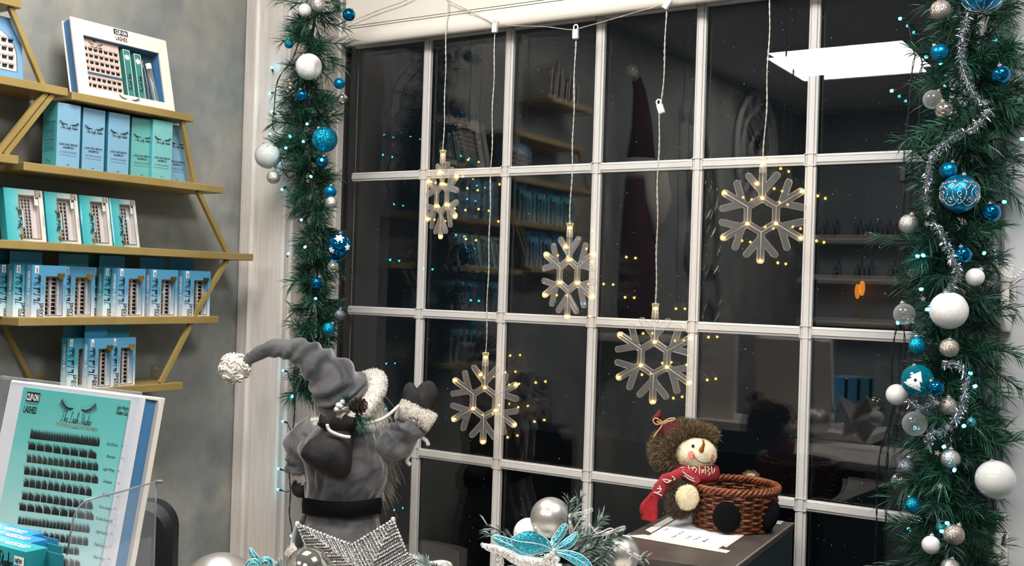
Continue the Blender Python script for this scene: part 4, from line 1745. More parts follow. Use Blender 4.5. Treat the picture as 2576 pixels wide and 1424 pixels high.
# ribbed gold-silver ball
p = atY(2263, 1212, GRY - .03)
r = 20 * depth(p) / FPX
t = thing('bauble', 'ribbed silver bauble at the window side of the lower right garland', 'bauble', tuple(p), 0, 'baubles on the right garland')
mb = MB()
mb.ball(p, r, 48, 14)
mb.v = [tuple(p + (Vector(q) - p) * (1 + (.05 if k % 2 else -.05))) for k, q in enumerate(mb.v)]
mb.build('ball', 'shiny_silver', t)
c, h = cap_mesh()
rot = Matrix.Translation(p) @ Matrix.Rotation(.9, 4, 'Y') @ Matrix.Scale(r, 4)
inst('cap', c, t, rot)
inst('hook', h, t, rot)


def glitter_lines(polys, p, r, nrm, w, name, parent, up=(0, 0, 1)):
    mb = MB()
    for pts in polys:
        pts = crom(pts, 5)
        out = on_ball(([(float(q[0]), float(q[1])) for q in pts], []), p, r, nrm, up, 1.01)[0]
        mb.tube(out, w, 5)
    return mb.build(name, 'glitter_fine', parent, smooth='all')


# scroll painted blue bauble
t, p, r, rot = bauble(2414, 487, 48, GRY - .10, 'matte_blue', 'big blue bauble with silver glitter scrolls on the right garland', tilt=(.2, .12), group='baubles on the right garland')
tc = -ray(2414, 487).normalized()
pol = []
for a in (-1, 0, 1):
    x0 = a * .95
    pol.append([(x0, .5), (x0 - .32, .15), (x0 - .26, -.25), (x0, -.55)])
    pol.append([(x0, .5), (x0 + .32, .15), (x0 + .26, -.25), (x0, -.55)])
    pol.append([(x0, -.1), (x0 + .1, -.02), (x0 + .06, .1), (x0 - .06, .1), (x0 - .1, 0), (x0 - .02, -.16), (x0 + .1, -.2)])
for a in (-.5, .5, 1.4, -1.4):
    pol.append([(a, -.32), (a + .12, -.3), (a + .12, -.44), (a, -.46), (a - .1, -.36), (a - .04, -.24), (a + .1, -.2)])
    pol.append([(a - .45, -.3), (a - .2, -.62), (a, -.68), (a + .2, -.62), (a + .45, -.3)])
    pol.append([(a - .4, .45), (a - .15, .25), (a, .42), (a + .12, .55), (a + .3, .4), (a + .4, .5)])
    pol.append([(a - .4, .62), (a, .72), (a + .4, .62)])
    pol.append([(a - .3, .8), (a, .60), (a + .3, .8)])
glitter_lines(pol, p, r, tc, r * .028, 'glitter_scroll', t)
# top blue bauble with silver meridians
t, p, r, rot = bauble(2473, -18, 53, GRY - .10, 'matte_blue', 'big blue bauble with silver glitter ribs cut by the top picture edge', tilt=(.1, .1), group='baubles on the right garland')
pol = []
for k in range(10):
    a = 2 * math.pi * k / 10
    pol.append([(math.cos(a) * s, math.sin(a) * s) for s in (.06, .4, .8, 1.2)])
glitter_lines(pol, p, r, Vector((0, 0, -1)) - tc * -.35, r * .025, 'glitter_ribs', t, up=(0, 1, 0))
# teal see-through ball with a printed fir tree
t, p, r, rot = bauble(2308, 957, 40, GRY - .095, 'teal_ball', 'big clear teal bauble printed with a white fir tree, lower right garland', tilt=(.2, -.3), group='baubles on the right garland')
tc = -ray(2308, 957).normalized()


def subdiv_tri(a, b, c, n=5):
    vs, fs, ix = [], [], {}
    for i in range(n + 1):
        for j in range(n + 1 - i):
            ix[(i, j)] = len(vs)
            u_, v_ = i / n, j / n
            vs.append((a[0] + (b[0] - a[0]) * u_ + (c[0] - a[0]) * v_, a[1] + (b[1] - a[1]) * u_ + (c[1] - a[1]) * v_))
    for i in range(n):
        for j in range(n - i):
            fs.append((ix[(i, j)], ix[(i + 1, j)], ix[(i, j + 1)]))
            if j < n - i - 1:
                fs.append((ix[(i + 1, j)], ix[(i + 1, j + 1)], ix[(i, j + 1)]))
    return vs, fs


tree = join(subdiv_tri((-.42, -.22), (.42, -.22), (0, .28)), subdiv_tri((-.34, .06), (.34, .06), (0, .55)), subdiv_tri((-.08, -.40), (.08, -.40), (0, -.1)), subdiv_tri((-.55, -.42), (.55, -.42), (0, .05)))
mb = MB()
mb.add(*on_ball(([(a * 1.25, b * 1.25) for a, b in tree[0]], tree[1]), p, r, tc - RIGHT * .15, rot=-.45))
mb.build('tree_print', 'ink_white', t)
mb = MB()
mb.add(*on_ball(star2d(0, .02, .15), p, r, tc - RIGHT * .15, e=1.012, rot=-.45))
mb.build('star_print', 'shiny_blue', t)

# ---------------------------------------------------------------- tinsel on the right garland
TY = GRY - .105
for lb, pts in [('silver tinsel strand at the top of the right garland', [(2436, 30), (2422, 90), (2418, 150), (2432, 200), (2460, 250), (2485, 262)]),
                ('silver tinsel strand slanting across the upper right garland', [(2492, 275), (2450, 320), (2390, 350), (2350, 390), (2335, 440), (2330, 490), (2338, 540)]),
                ('short silver tinsel strand between scroll bauble and big white bauble', [(2345, 560), (2370, 590), (2400, 660), (2410, 690), (2380, 740), (2340, 780)]),
                ('silver tinsel looping past the tree printed bauble on the right garland', [(2370, 915), (2415, 920), (2430, 960), (2420, 1020), (2400, 1060), (2370, 1085), (2335, 1095), (2340, 1130)]),
                ('silver tinsel curl under the tree printed bauble', [(2285, 1005), (2310, 1025), (2340, 1020), (2352, 1000)])]:
    tinsel('tinsel', lb, [tuple(atY(u, v, TY)) for u, v in pts], .0125, 5200)

# tiny star sequins
for k, (u, v) in enumerate([(2337, 527), (2332, 563), (2357, 1013), (2384, 1073), (2358, 1140), (2365, 1223), (2322, 752)]):
    p = atY(u, v, GRY - .115)
    t_ = MB()
    n = -ray(u, v).normalized()
    rx = Vector((0, 0, 1)).cross(n).normalized()
    uz = n.cross(rx)
    pts, fs = star2d(0, 0, .0055, rot=BRNG.uniform(0, 3))
    t_.add([tuple(p + rx * a + uz * b) for a, b in pts] + [tuple(p + rx * a + uz * b - n * .0008) for a, b in pts],
           fs + [tuple(i + len(pts) for i in reversed(q)) for q in fs])
    o = t_.build('star_sequin', 'cap_silver', None, origin=p)
    tag(o, 'tiny silver star sequin ' + ['upper one of two left of the scroll painted bauble', 'lower one of two under the scroll painted bauble', 'beside the rosy glitter bauble under the tree printed bauble', 'on the tinsel under the rosy glitter bauble', 'left of the silver glitter bauble between two lights', 'on needles halfway below the cyan lights, lower right garland', 'above the big white glitter bauble'][k], 'star', 'star sequins on the right garland')

# ---------------------------------------------------------------- fairy lights
_LED = {}


def led_meshes():
    if not _LED:
        mb = MB()
        mb.lathe([(.0001, .006), (.0022, .0052), (.0028, .003), (.0026, 0), (.0001, 0)], 10)
        _LED['bulb'] = mb.mesh('bulb', 'led_cyan', 'all')
        mb = MB()
        mb.lathe([(.0001, 0), (.0024, 0), (.0026, -.004), (.0018, -.011), (.0001, -.011)], 8)
        _LED['socket'] = mb.mesh('socket', 'cable_black', 'all')
    return _LED


def fairy(label, cable_pts, leds, r=.0011):
    """cable: list of polylines in world space; leds: (point, direction, cable point)"""
    t = thing('fairy_lights', label, 'string lights', tuple(cable_pts[0][0]))
    mb = MB()
    for pts in cable_pts:
        q = crom([tuple(p) for p in pts], 6)
        a, b = [], []
        for k, c in enumerate(q):
            ph = k * .9
            o = np.array((math.cos(ph), math.sin(ph) * .5, 0)) * .0014
            a.append(tuple(c + o))
            b.append(tuple(c - o))
        mb.tube(a, r * .8, 5)
        mb.tube(b, r * .8, 5)
    L = led_meshes()
    for p, d, c in leds:
        d = Vector(d).normalized()
        q = d.to_track_quat('Z', 'Y').to_matrix().to_4x4()
        m = Matrix.Translation(p) @ q
        inst('bulb', L['bulb'], t, m)
        inst('socket', L['socket'], t, m)
        if c is not None:
            base = Vector(p) - d * .010
            mb.tube([tuple(base), tuple((base + Vector(c)) / 2 + Vector((0, 0, -.003))), tuple(c)], r, 5)
    mb.build('cable', 'cable_black', t, smooth='all')
    return t


CW = CY - .028       # just off the casing
tail = [(742, 985), (741, 1040), (737, 1090), (736, 1150), (728, 1190), (731, 1235), (728, 1290), (734, 1330), (735, 1352)]
tailw = [atY(u, v, CW - .006) for u, v in tail]
up = [(775, -10), (760, 60), (740, 140), (700, 200), (690, 270), (690, 330), (740, 340), (780, 320), (760, 370), (700, 350), (720, 440), (770, 460), (790, 480), (770, 560), (790, 620), (800, 700), (790, 760), (765, 840), (740, 930), (742, 985)]
upw = [atY(u, v, GLY + (.01 if k % 2 else .03)) for k, (u, v) in enumerate(up)]
for q in upw:
    if q.x < -.012:
        q.y = min(q.y, CW)
leds = []
for u, v in [(714, 1061), (719, 1115), (703, 1180), (702, 1232), (735, 1349), (715, 933)]:
    p = atY(u, v, CW - .003)
    c = min(tailw, key=lambda q: (q - p).length)
    leds.append((p, (-.8, -.15, .12), c if (c - p).length > .015 else None))
for u, v, y in [(684, 172, CW), (680, 235, CW), (686, 282, CW - .02), (775, 310, GLY - .075), (679, 338, CW - .02), (731, 345, GLY - .06), (766, 355, GLY - .08), (722, 372, GLY - .06),
                (712, 475, CW - .02), (784, 446, GLY - .08), (757, 554, GLY - .075), (769, 620, GLY - .08), (793, 751, GLY - .078), (735, 995, GLY - .02), (812, 404, GLY - .08),
                (725, 640, CW), (830, 663, GLY + .045), (690, 415, CW), (770, 30, GLY + .02), (820, 300, GLY + .06)]:
    leds.append((atY(u, v, y), (BRNG.uniform(-1, 1), -.4, BRNG.uniform(-.6, .6)), None))
fairy('cyan fairy lights in the left garland, their black cable trailing down the casing', [upw, tailw], leds)

# right garland string with loose black cables over the glass
cab = [[(2335, 140), (2318, 141), (2302, 142), (2292, 200), (2288, 260), (2280, 330), (2275, 385), (2272, 425)],
       [(2340, 160), (2318, 170), (2314, 240), (2310, 330), (2298, 380), (2288, 430), (2276, 470), (2268, 560), (2262, 680), (2258, 800), (2247, 870), (2243, 940), (2248, 1010)],
       [(2275, 440), (2274, 520), (2270, 620), (2272, 700), (2264, 770), (2275, 840), (2274, 900), (2265, 980), (2240, 1060), (2214, 1140), (2206, 1230), (2205, 1320), (2200, 1424)],
       [(2248, 1010), (2236, 1090), (2232, 1180), (2229, 1290), (2226, 1400)],
       [(2380, 420), (2400, 560), (2380, 700), (2330, 760), (2400, 900), (2420, 1000), (2380, 1100), (2400, 1200), (2360, 1320), (2400, 1420)]]
cw = []
for k, pts in enumerate(cab):
    cw.append([atY(u, v, -.030 if k < 4 else GRY) for u, v in pts])
leds = []
for u, v, y, d in [(2268, 47, -.03, (-1, -.2, .1)), (2247, 228, -.03, (-1, -.2, -.1)), (2334, 143, -.06, (-1, -.3, 0)), (2260, 815, -.034, (-.4, -.4, .8)), (2290, 1332, -.05, (-1, -.3, .1)),
                   (2312, 645, GRY - .08, None), (2320, 641, GRY - .09, None), (2475, 638, GRY - .03, None), (2315, 728, GRY - .09, None), (2336, 778, GRY - .10, None), (2523, 508, GRY - .02, (1, -.3, 0)),
                   (2450, 973, GRY - .10, None), (2428, 1070, GRY - .10, None), (2378, 1122, GRY - .105, None), (2402, 1180, GRY - .108, None), (2380, 1316, GRY - .09, None), (2373, 1337, GRY - .10, None),
                   (2574, 350, GRY - .05, None), (2506, 100, GRY + .02, None), (2380, 190, GRY + .04, None), (2365, 160, GRY + .03, None), (2445, 940, GRY - .02, None), (2400, 640, GRY + .02, None), (2300, 1075, GRY + .05, None),
                   (2378, 215, GRY + .03, None)]:
    p = atY(u, v, y)
    c = None
    if d is not None:
        c = min([q for pl in cw for q in pl], key=lambda q: (q - p).length)
        if (c - p).length < .012 or (c - p).length > .08:
            c = None
    leds.append((p, d or (BRNG.uniform(-1, 1), -.5, BRNG.uniform(-.6, .6)), c))
rf = fairy('cyan fairy lights in the right garland, black cables hanging loose over the glass', cw, leds)
p = atY(2272, 436, -.032)
MB().box((p.x - .0062, p.y - .005, p.z - .016), (p.x + .0062, p.y + .004, p.z + .014), .002).build('connector', 'cable_black', rf)

# ---------------------------------------------------------------- bead chain of the blind
pts = [(2507, 545), (2503, 580), (2502, 615), (2505, 650), (2515, 680), (2533, 696), (2552, 698), (2566, 688), (2580, 668), (2592, 640)]
q = np.array(crom([tuple(atY(u, v, -.098)) for u, v in pts], 10))
seg = np.linalg.norm(np.diff(q, axis=0), axis=1)
cum = np.concatenate([[0], np.cumsum(seg)])
t = thing('bead_chain', 'white bead chain of the blind hanging in a loop over the door hinge', 'chain', tuple(q[5]))
MB().tube([tuple(a) for a in q], .0006, 4).build('cord', 'white_plastic', t)
bm_ = MB().ball((0, 0, 0), .0023, 10, 6).mesh('bead', 'white_plastic', 'all')
n = int(cum[-1] / .0058)
for k in range(n):
    s = cum[-1] * k / n
    c = Vector([float(np.interp(s, cum, q[:, j])) for j in range(3)])
    inst('bead', bm_, t, Matrix.Translation(c))


# ================================================================== SNOWFLAKE CURTAIN LIGHT
SY = -.052


def snow_outline():
    hw, bw = .0058, .0054
    ap = .0335 * math.cos(math.pi / 6)

    def half():
        """from the ring edge (30 deg) to the arm tip (0 deg), upper side, arm along +x"""
        P = []
        ro = ap + hw
        P.append((ro * math.cos(math.pi / 6), ro * math.sin(math.pi / 6)))
        P.append(((ro - .5 * hw) / math.cos(math.pi / 6), hw))
        a = math.radians(42)
        bx, L = .0455, .043
        d = (math.cos(a), math.sin(a))
        n = (-d[1], d[0])
        # back edge of the branch leaves the arm
        xb_ = bx + (hw - n[1] * bw) / d[1] * d[0] + n[0] * bw
        P.append((xb_, hw))
        tip = (bx + d[0] * L, d[1] * L)
        P.append((tip[0] + n[0] * bw, tip[1] + n[1] * bw))
        for k in range(1, 7):
            t = math.pi * k / 7
            c, s_ = math.cos(t), math.sin(t)
            P.append((tip[0] + (n[0] * c + d[0] * s_) * bw, tip[1] + (n[1] * c + d[1] * s_) * bw))
        P.append((tip[0] - n[0] * bw, tip[1] - n[1] * bw))
        xf = bx + (hw + n[1] * bw) / d[1] * d[0] - n[0] * bw
        P.append((xf, hw))
        tx = .089
        P.append((tx, hw))
        for k in range(1, 4):
            t = math.pi / 2 * k / 4
            P.append((tx + math.sin(t) * hw, math.cos(t) * hw))
        P.append((tx + hw, 0))
        return P
    H_ = half()
    sec = H_[1:] + [(x, -y) for x, y in reversed(H_[1:-1])]     # upper side out, lower side back
    out = []
    for k in range(6):
        a = math.radians(90 - 60 * k)
        ca, sa = math.cos(a), math.sin(a)
        out += [(x * ca - y * sa, x * sa + y * ca) for x, y in sec]
    ri = (ap - hw) / math.cos(math.pi / 6)
    hole = [(ri * math.cos(math.radians(90 + 60 * k)), ri * math.sin(math.radians(90 + 60 * k))) for k in range(6)]
    return out, hole


so, sh = snow_outline()
SNOW = curve_solid('body', [so, sh], .0022, .0014, 'snow_acrylic')
for pz in SNOW.polygons:
    pz.use_smooth = False
_pm = MB()
_pm.lathe([(.0001, .083), (.0072, .083), (.0072, .097), (.0064, .098), (.0064, .108), (.0078, .109), (.0078, .114), (.0001, .115)], 16)
PLUG = _pm.mesh('plug', 'clear_plastic', 'all')
_pm = MB()
_pm.ball((0, 0, 0), .0030, 10, 8)
LEDW = _pm.mesh('led', 'led_warm_core', 'all')
_pm = MB()
_pm.ball((0, 0, 0), (.0046, .0030, .0046), 12, 8)
LEDC = _pm.mesh('led_glow_cap', 'led_warm', 'all')


def wire_px(pts, amp=.0010, step=.012):
    q = np.array(crom(pts, 16))
    seg = np.linalg.norm(np.diff(q, axis=0), axis=1)
    cum = np.concatenate([[0], np.cumsum(seg)])
    n = max(8, int(cum[-1] / .004))
    s = np.linspace(0, cum[-1], n)
    c = np.stack([np.interp(s, cum, q[:, j]) for j in range(3)], 1)
    return c, s


def twin_wire(pts, name, parent, r=.00085, amp=.0016, pitch=.03, seed=0):
    c, s = wire_px(pts)
    rg = np.random.default_rng(seed)
    ph = s / pitch * 2 * math.pi + rg.uniform(0, 6)
    am = amp * (.45 + .55 * np.sin(s * 31 + seed) ** 2)
    wob = np.stack([np.sin(s * 43 + seed) * .0012, np.sin(s * 29) * .0006, 0 * s], 1)
    wob[0] = wob[-1] = 0
    mb = MB()
    for sg in (0, math.pi):
        o = np.stack([np.cos(ph + sg) * am, np.sin(ph + sg) * am * .6, 0 * s], 1)
        mb.tube((c + o + wob).tolist(), r, 5)
    return mb.build(name, 'wire_clear', parent, smooth='all')


SN = [((1111, 499), -29, 'smallest looking snowflake light, turned edge on, leftmost at the top', [(1125, -25), (1122, 120), (1118, 280), (1115, 383)]),
      ((1430, 692), -19, 'clear snowflake light hanging in the middle of the window, second column of wires', [(1448, 92), (1446, 160), (1442, 330), (1437, 470), (1435, 572)]),
      ((1645, 901), 3, 'clear snowflake light low at the right, overlapping a white glazing bar crossing', [(1676, 28), (1672, 140), (1666, 240), (1660, 284), (1655, 450), (1652, 640), (1649, 776)]),
      ((1218, 1012), 6, 'lowest snowflake light, next to the raised grey mitten', [(1245, 78), (1243, 160), (1236, 400), (1228, 700), (1221, 897)]),
      ((1916, 541), 0, 'rightmost and highest full face snowflake light below a long twisted wire', [(1938, -30), (1932, 160), (1926, 300), (1919, 404)])]
for k, ((u, v), ang, lb, wire) in enumerate(SN):
    c = atY(u, v, SY)
    a = math.radians(ang)
    t = thing('snowflake_light', 'warm ' + lb if not lb.startswith('clear') else lb, 'light', tuple(c), a, 'snowflake lights in the window')
    m0 = Matrix.Translation(c) @ Matrix.Rotation(a, 4, 'Z')
    st = Matrix.Rotation(math.pi / 2, 4, 'X')
    body = inst('body', SNOW, t, m0 @ st)
    inst('plug', PLUG, t, m0)
    pts = [(math.radians(x), r_) for x, r_ in ((90, .0335), (210, .0335), (330, .0335), (150, .0905), (30, .0905), (210, .0905), (330, .0905), (270, .0905))]
    for an, r_ in pts:
        p = Vector((r_ * math.cos(an), 0, r_ * math.sin(an)))
        inst('led', LEDW, t, m0 @ Matrix.Translation(p))
    inst('led', LEDW, t, m0 @ Matrix.Translation((0, 0, .103)))
    if k not in (2,):
        inst('led', LEDW, t, m0 @ Matrix.Translation((-.0125, 0, .062)))
    wm = MB()
    path = [(90, .098), (90, .0335), (30, .0335), (30, .088), (30, .0335), (-30, .0335), (-30, .088), (-30, .0335), (-90, .0335), (-90, .088), (-90, .0335), (-150, .0335), (-150, .088), (-150, .0335), (150, .0335), (150, .088)]
    pp = [Vector((r_ * math.cos(math.radians(d_)), .0003 * (i % 3 - 1), r_ * math.sin(math.radians(d_)))) for i, (d_, r_) in enumerate(path)]
    wm.tube([tuple(m0 @ q) for q in pp], .0008, 5)
    wm.build('inner_wire', 'wire_clear', t, smooth='all')
    top = m0 @ Vector((0, 0, .114))
    wp = [atY(uu, vv, SY) for uu, vv in wire[:-1]] + [top]
    twin_wire([tuple(q) for q in wp], 'drop_wire', t, seed=k, amp=.0014 if k in (1, 2) else .0011)

t = thing('string_light_wire', 'clear twisted wire with white plastic hangers strung across the top of the window', 'wire', tuple(atY(1448, 80, SY)))
seg1 = [(868, 62), (905, 45), (955, 25), (1010, 6), (1060, -20), (1100, -40)]
seg2 = [(1123, 0), (1180, 28), (1225, 50), (1248, 60), (1300, 65), (1370, 67), (1436, 75), (1470, 68), (1540, 48), (1600, 30), (1655, 16), (1685, -2), (1700, -30)]
twin_wire([tuple(atY(u, v, SY)) for u, v in seg1], 'wire', t, seed=11, pitch=.05)
twin_wire([tuple(atY(u, v, SY)) for u, v in seg2], 'wire', t, seed=12, pitch=.05)
for u, v, rot in ((1245, 67, .02), (1448, 82, .0), (1680, 7, .62), (1661, 270, -.34)):
    p = atY(u, v, SY - .004)
    m = Matrix.Translation(p) @ Matrix.Rotation(rot, 4, 'Y')
    h = MB()
    h.box((-.0065, -.0045, -.014), (.0065, .0045, .007), .0015, m)
    ring = [m @ Vector((.0052 * math.cos(a_), 0, .0115 + .0058 * math.sin(a_))) for a_ in np.linspace(0, 2 * math.pi, 17)[:-1]]
    h.tube([tuple(q) for q in ring], .0016, 6, closed=True)
    h.build('hanger', 'white_plastic', t, smooth=True)


# ================================================================== CABINET, PAPER
CT = 1.066
pbr('cab_top', lin(84, 76, 70), .38, col2=lin(66, 60, 56), nscale=14)
pbr('cab_body', lin(44, 56, 62), .3)
pbr('cab_edge', lin(150, 140, 130), .4)
BRp, BLp = atZ(1997, 1315, CT), atZ(1706, 1280, CT)
dl = (atZ(1574, 1347, CT) - BLp).normalized()
dr_ = (atZ(1853, 1424, CT) - BRp).normalized()
FL, FR = BLp + dl * .42, BRp + dr_ * .42
cbt = thing('cabinet', 'dark charcoal cabinet by the window carrying the basket and a taped paper', 'cabinet', (float((BLp.x + FR.x) / 2), float((BLp.y + FR.y) / 2), 0))
poly = [(p.x, p.y) for p in (BLp, BRp, FR, FL)]
cen = (sum(p[0] for p in poly) / 4, sum(p[1] for p in poly) / 4)
ins = [(cen[0] + (x - cen[0]) * .99, cen[1] + (y - cen[1]) * .99) for x, y in poly]
MB().prism(list(reversed(ins)), .06, CT - .012, lambda a, b, d: (a, b, d)).build('body', 'cab_body', cbt)
MB().prism(list(reversed(poly)), CT - .012, CT, lambda a, b, d: (a, b, d)).build('top', 'cab_top', cbt)
MB().prism(list(reversed([(cen[0] + (x - cen[0]) * .9, cen[1] + (y - cen[1]) * .9) for x, y in poly])), 0, .06, lambda a, b, d: (a, b, d)).build('plinth', 'cab_body', cbt)
nrm_r = Vector((-dr_.y, dr_.x, 0))
e = MB()
w_ = .0011
out = Vector((dr_.y, -dr_.x, 0))
if out.x < 0:
    out = -out
q = [BRp, FR]
e.add([tuple(q[0] + out * .0004 + Vector((0, 0, .0002))), tuple(q[1] + out * .0004 + Vector((0, 0, .0002))), tuple(q[1] - out * w_ + Vector((0, 0, .0004))), tuple(q[0] - out * w_ + Vector((0, 0, .0004))),
       tuple(q[0] + out * .0004 - Vector((0, 0, .0022))), tuple(q[1] + out * .0004 - Vector((0, 0, .0022)))], [(0, 3, 2, 1), (0, 1, 5, 4)])
e.build('edge_strip', 'cab_edge', cbt)
dmid = FL * .5 + FR * .5


def z5(x, y): return (1540 + x * .2978, 1000 + y * .2978)


def sheet(pts, z, th, name, mat, parent, tr=z5):
    q = [atZ(*tr(x, y), z) for x, y in pts]
    mb = MB()
    mb.prism([(p.x, p.y) for p in q], z, z + th, lambda a, b, d: (a, b, d))
    return mb.build(name, mat, parent)


pbr('paper_white', lin(232, 230, 232), .6)
pbr('tape', lin(226, 220, 210), .35)
pp_ = thing('paper_note', 'handwritten white paper taped to the cabinet top under the basket', 'paper', tuple(atZ(*z5(640, 1150), CT)))
sheet([(285, 1182), (880, 1283), (1112, 1165), (1080, 1040), (640, 975)], CT + .0003, .0003, 'sheet', 'paper_white', pp_)
for pts in ([(118, 1168), (270, 1158), (1000, 1295), (965, 1316)], [(280, 1120), (560, 965), (620, 975), (330, 1145)], [(930, 1250), (1085, 1160), (1112, 1166), (965, 1268)], [(1365, 1065), (1390, 1040), (1450, 1045), (1420, 1074)]):
    sheet(pts, CT + .0008, .0002, 'tape_strip', 'tape', pp_)
o_ = atZ(*z5(285, 1182), CT + .0007)
ex = atZ(*z5(690, 1092), CT + .0007) - atZ(*z5(510, 1190), CT + .0007)
ex.normalize()
ey = Vector((-ex.y, ex.x, 0))
wr = []
for s_, (x, y) in (('Room', (450, 1125)), ('Name - Sue  old', (520, 1185)), ('Screen', (640, 1192)), ('Paint, no', (705, 1205)), ('Mixture', (782, 1222))):
    p0 = atZ(*z5(x, y), CT + .0007) - o_
    wr.append(txt(s_, .0098, p0.dot(ex), p0.dot(ey), 'LEFT', .9, .008, .25, 0))
mb = MB()
mb.flat(join(*wr), lambda a, b: tuple(o_ + ex * a + ey * b))
mb.build('handwriting', 'ink', pp_, stuff=True)

# ================================================================== SNOWMAN BASKET
pbr('wicker', lin(118, 62, 32), .32, col2=lin(70, 34, 18), nscale=60, contrast=(.3, .7))
pbr('wicker_rim', lin(142, 78, 42), .32, col2=lin(92, 46, 24), nscale=60, contrast=(.3, .7))
pbr('cream_fleece', lin(240, 228, 196), .9, col2=lin(230, 214, 176), nscale=90, bump=.5, bscale=260)
pbr('red_knit', lin(162, 40, 54), .85, col2=lin(136, 28, 42), nscale=60, bump=.3, bscale=400)
pbr('red_fringe', lin(166, 16, 30), .8, col2=lin(130, 8, 20), nscale=60, bump=.3, bscale=300)
pbr('dark_red_cloth', lin(104, 20, 30), .8, col2=lin(80, 12, 22), nscale=30, bump=.4, bscale=80)
pbr('cream_yarn', lin(226, 206, 180), .85)
pbr('twine', lin(190, 156, 108), .85, bump=.4, bscale=500)
pbr('black_felt', lin(13, 13, 15), .95, spec=.1)
pbr('carrot', lin(206, 130, 30), .45, col2=lin(150, 82, 14), nscale=120)
pbr('cheek_red', lin(230, 136, 118), .9)
pbr('eye_black', lin(10, 10, 12), .15)
needles_mat('brown_fur', lin(44, 32, 22), lin(150, 124, 88), .7)
needles_mat('brown_fur_dark', lin(40, 30, 24), lin(104, 84, 64), .7)
needles_mat('cream_fur', lin(222, 204, 160), lin(250, 240, 210), .8)
needles_mat('white_fur', lin(206, 198, 188), lin(252, 246, 238), .8)
pbr('fur_under', lin(58, 44, 32), .9)
pbr('white_fleece', lin(238, 230, 220), .9, bump=.5, bscale=220)

BC = atZ(1843, 1324, CT)
BD = depth(BC)
PM = BD / FPX             # metres per pixel there
bt = thing('snowman_basket', 'wicker basket with a snowman figure in brown fur hat, on the dark cabinet', 'basket', tuple(BC))
UP = Vector((0, 0, 1))


def SP(u, v, dd=0.0): return dep(u, v, BD + dd)


def bR(z): return .0705 + .0095 * (z / .0745)


NS = 26
# stakes
mb = MB()
for k in range(NS):
    a = 2 * math.pi * k / NS
    pts = []
    for j in range(5):
        z = .002 + .072 * j / 4
        pts.append(tuple(BC + Vector((math.cos(a) * bR(z), math.sin(a) * bR(z), z))))
    mb.tube(pts, .0019, 6)
mb.build('stakes', 'wicker', bt, smooth='all', stuff=True)
mb = MB()
rows = 13
for r_ in range(rows):
    z = .0035 + r_ * .0056
    pts = []
    n = NS * 5
    for k in range(n):
        a = 2 * math.pi * k / n
        rr_ = bR(z) + .0026 * math.sin(a * NS / 2 + (math.pi if r_ % 2 else 0)) + .0004 * math.sin(k * 1.7 + r_)
        pts.append(tuple(BC + Vector((math.cos(a) * rr_, math.sin(a) * rr_, z + .0005 * math.sin(k * .6 + r_ * 2)))))
    mb.tube(pts, .0029, 6, closed=True, flat=.75)
mb.build('woven_wall', 'wicker', bt, smooth='all', stuff=True)
mb = MB()
mb.lathe([(.0001, .001), (.069, .001), (.069, .004), (.0001, .004)], 36, BC)
mb.build('base', 'wicker', bt)
for s_ in range(3):
    pts = []
    n = 150
    for k in range(n):
        a = 2 * math.pi * k / n
        ph = a * 17 + s_ * 2 * math.pi / 3
        rr_ = bR(.0745) + .0042 * math.cos(ph)
        pts.append(tuple(BC + Vector((math.cos(a) * rr_, math.sin(a) * rr_, .0765 + .0046 * math.sin(ph)))))
    m2 = MB()
    m2.tube(pts, .0032, 6, closed=True)
    m2.build('rim_braid', 'wicker_rim', bt, smooth='all')


def ellip(c, rx, ry, rz, seg=24, rings=16, roll=0.0, na=0, ns=20):
    """ellipsoid in the camera frame: rx across, ry in depth, rz up"""
    mtx = Matrix((RIGHT, FWD, UP)).transposed().to_4x4() @ Matrix.Rotation(roll, 4, 'Y')
    mb = MB()
    mb.ball(c, (rx, ry, rz), seg, rings, mtx, na, ns)
    return mb


def hit(u, v, c, rx, ry, rz, e=1.01, roll=0.0):
    """where the sight line meets that ellipsoid"""
    A = (Matrix((RIGHT, FWD, UP)).transposed() @ Matrix.Rotation(roll, 3, 'Y')).inverted()
    o = A @ (CAM_C - c)
    d = A @ ray(u, v)
    o = Vector((o.x / (rx * e), o.y / (ry * e), o.z / (rz * e)))
    d = Vector((d.x / (rx * e), d.y / (ry * e), d.z / (rz * e)))
    a, b, cc = d.dot(d), 2 * o.dot(d), o.dot(o) - 1
    dis = max(b * b - 4 * a * cc, 0)
    return CAM_C + ray(u, v) * ((-b - math.sqrt(dis)) / (2 * a))


# head
hc = SP(1748, 1140, -.002)
hr = (.0405, .038, .0310)
hroll = .18
mb = ellip(hc, *hr, 32, 20, hroll, .0012, 70)
head = mb.build('head', 'cream_fleece', bt, smooth='all')
P_, N_ = surf_points(mb, 2600)
N_ = P_ - np.array(hc)
N_ /= np.linalg.norm(N_, axis=1, keepdims=True)
fuzz(P_, N_, .0022, .0003, 'fleece_pile', 'cream_fur', head, .7)
H5 = lambda pts, e=1.03: [hit(*z5(x, y), hc, *hr, e=e, roll=hroll) for x, y in pts]
MB().tube([tuple(p) for p in H5(crom([(684, 486), (690, 500), (712, 524), (745, 546), (790, 556), (832, 546)], 5), 1.045)], .0006, 5).build('mouth_stitch', 'eye_black', head, smooth='all')
MB().tube([tuple(p) for p in H5([(694, 478), (690, 494), (680, 490)], 1.045)], .0006, 5).build('mouth_stitch', 'eye_black', head, smooth='all')
MB().ball(H5([(683, 410)])[0], .0030, 12, 8).build('eye', 'eye_black', head, smooth='all')
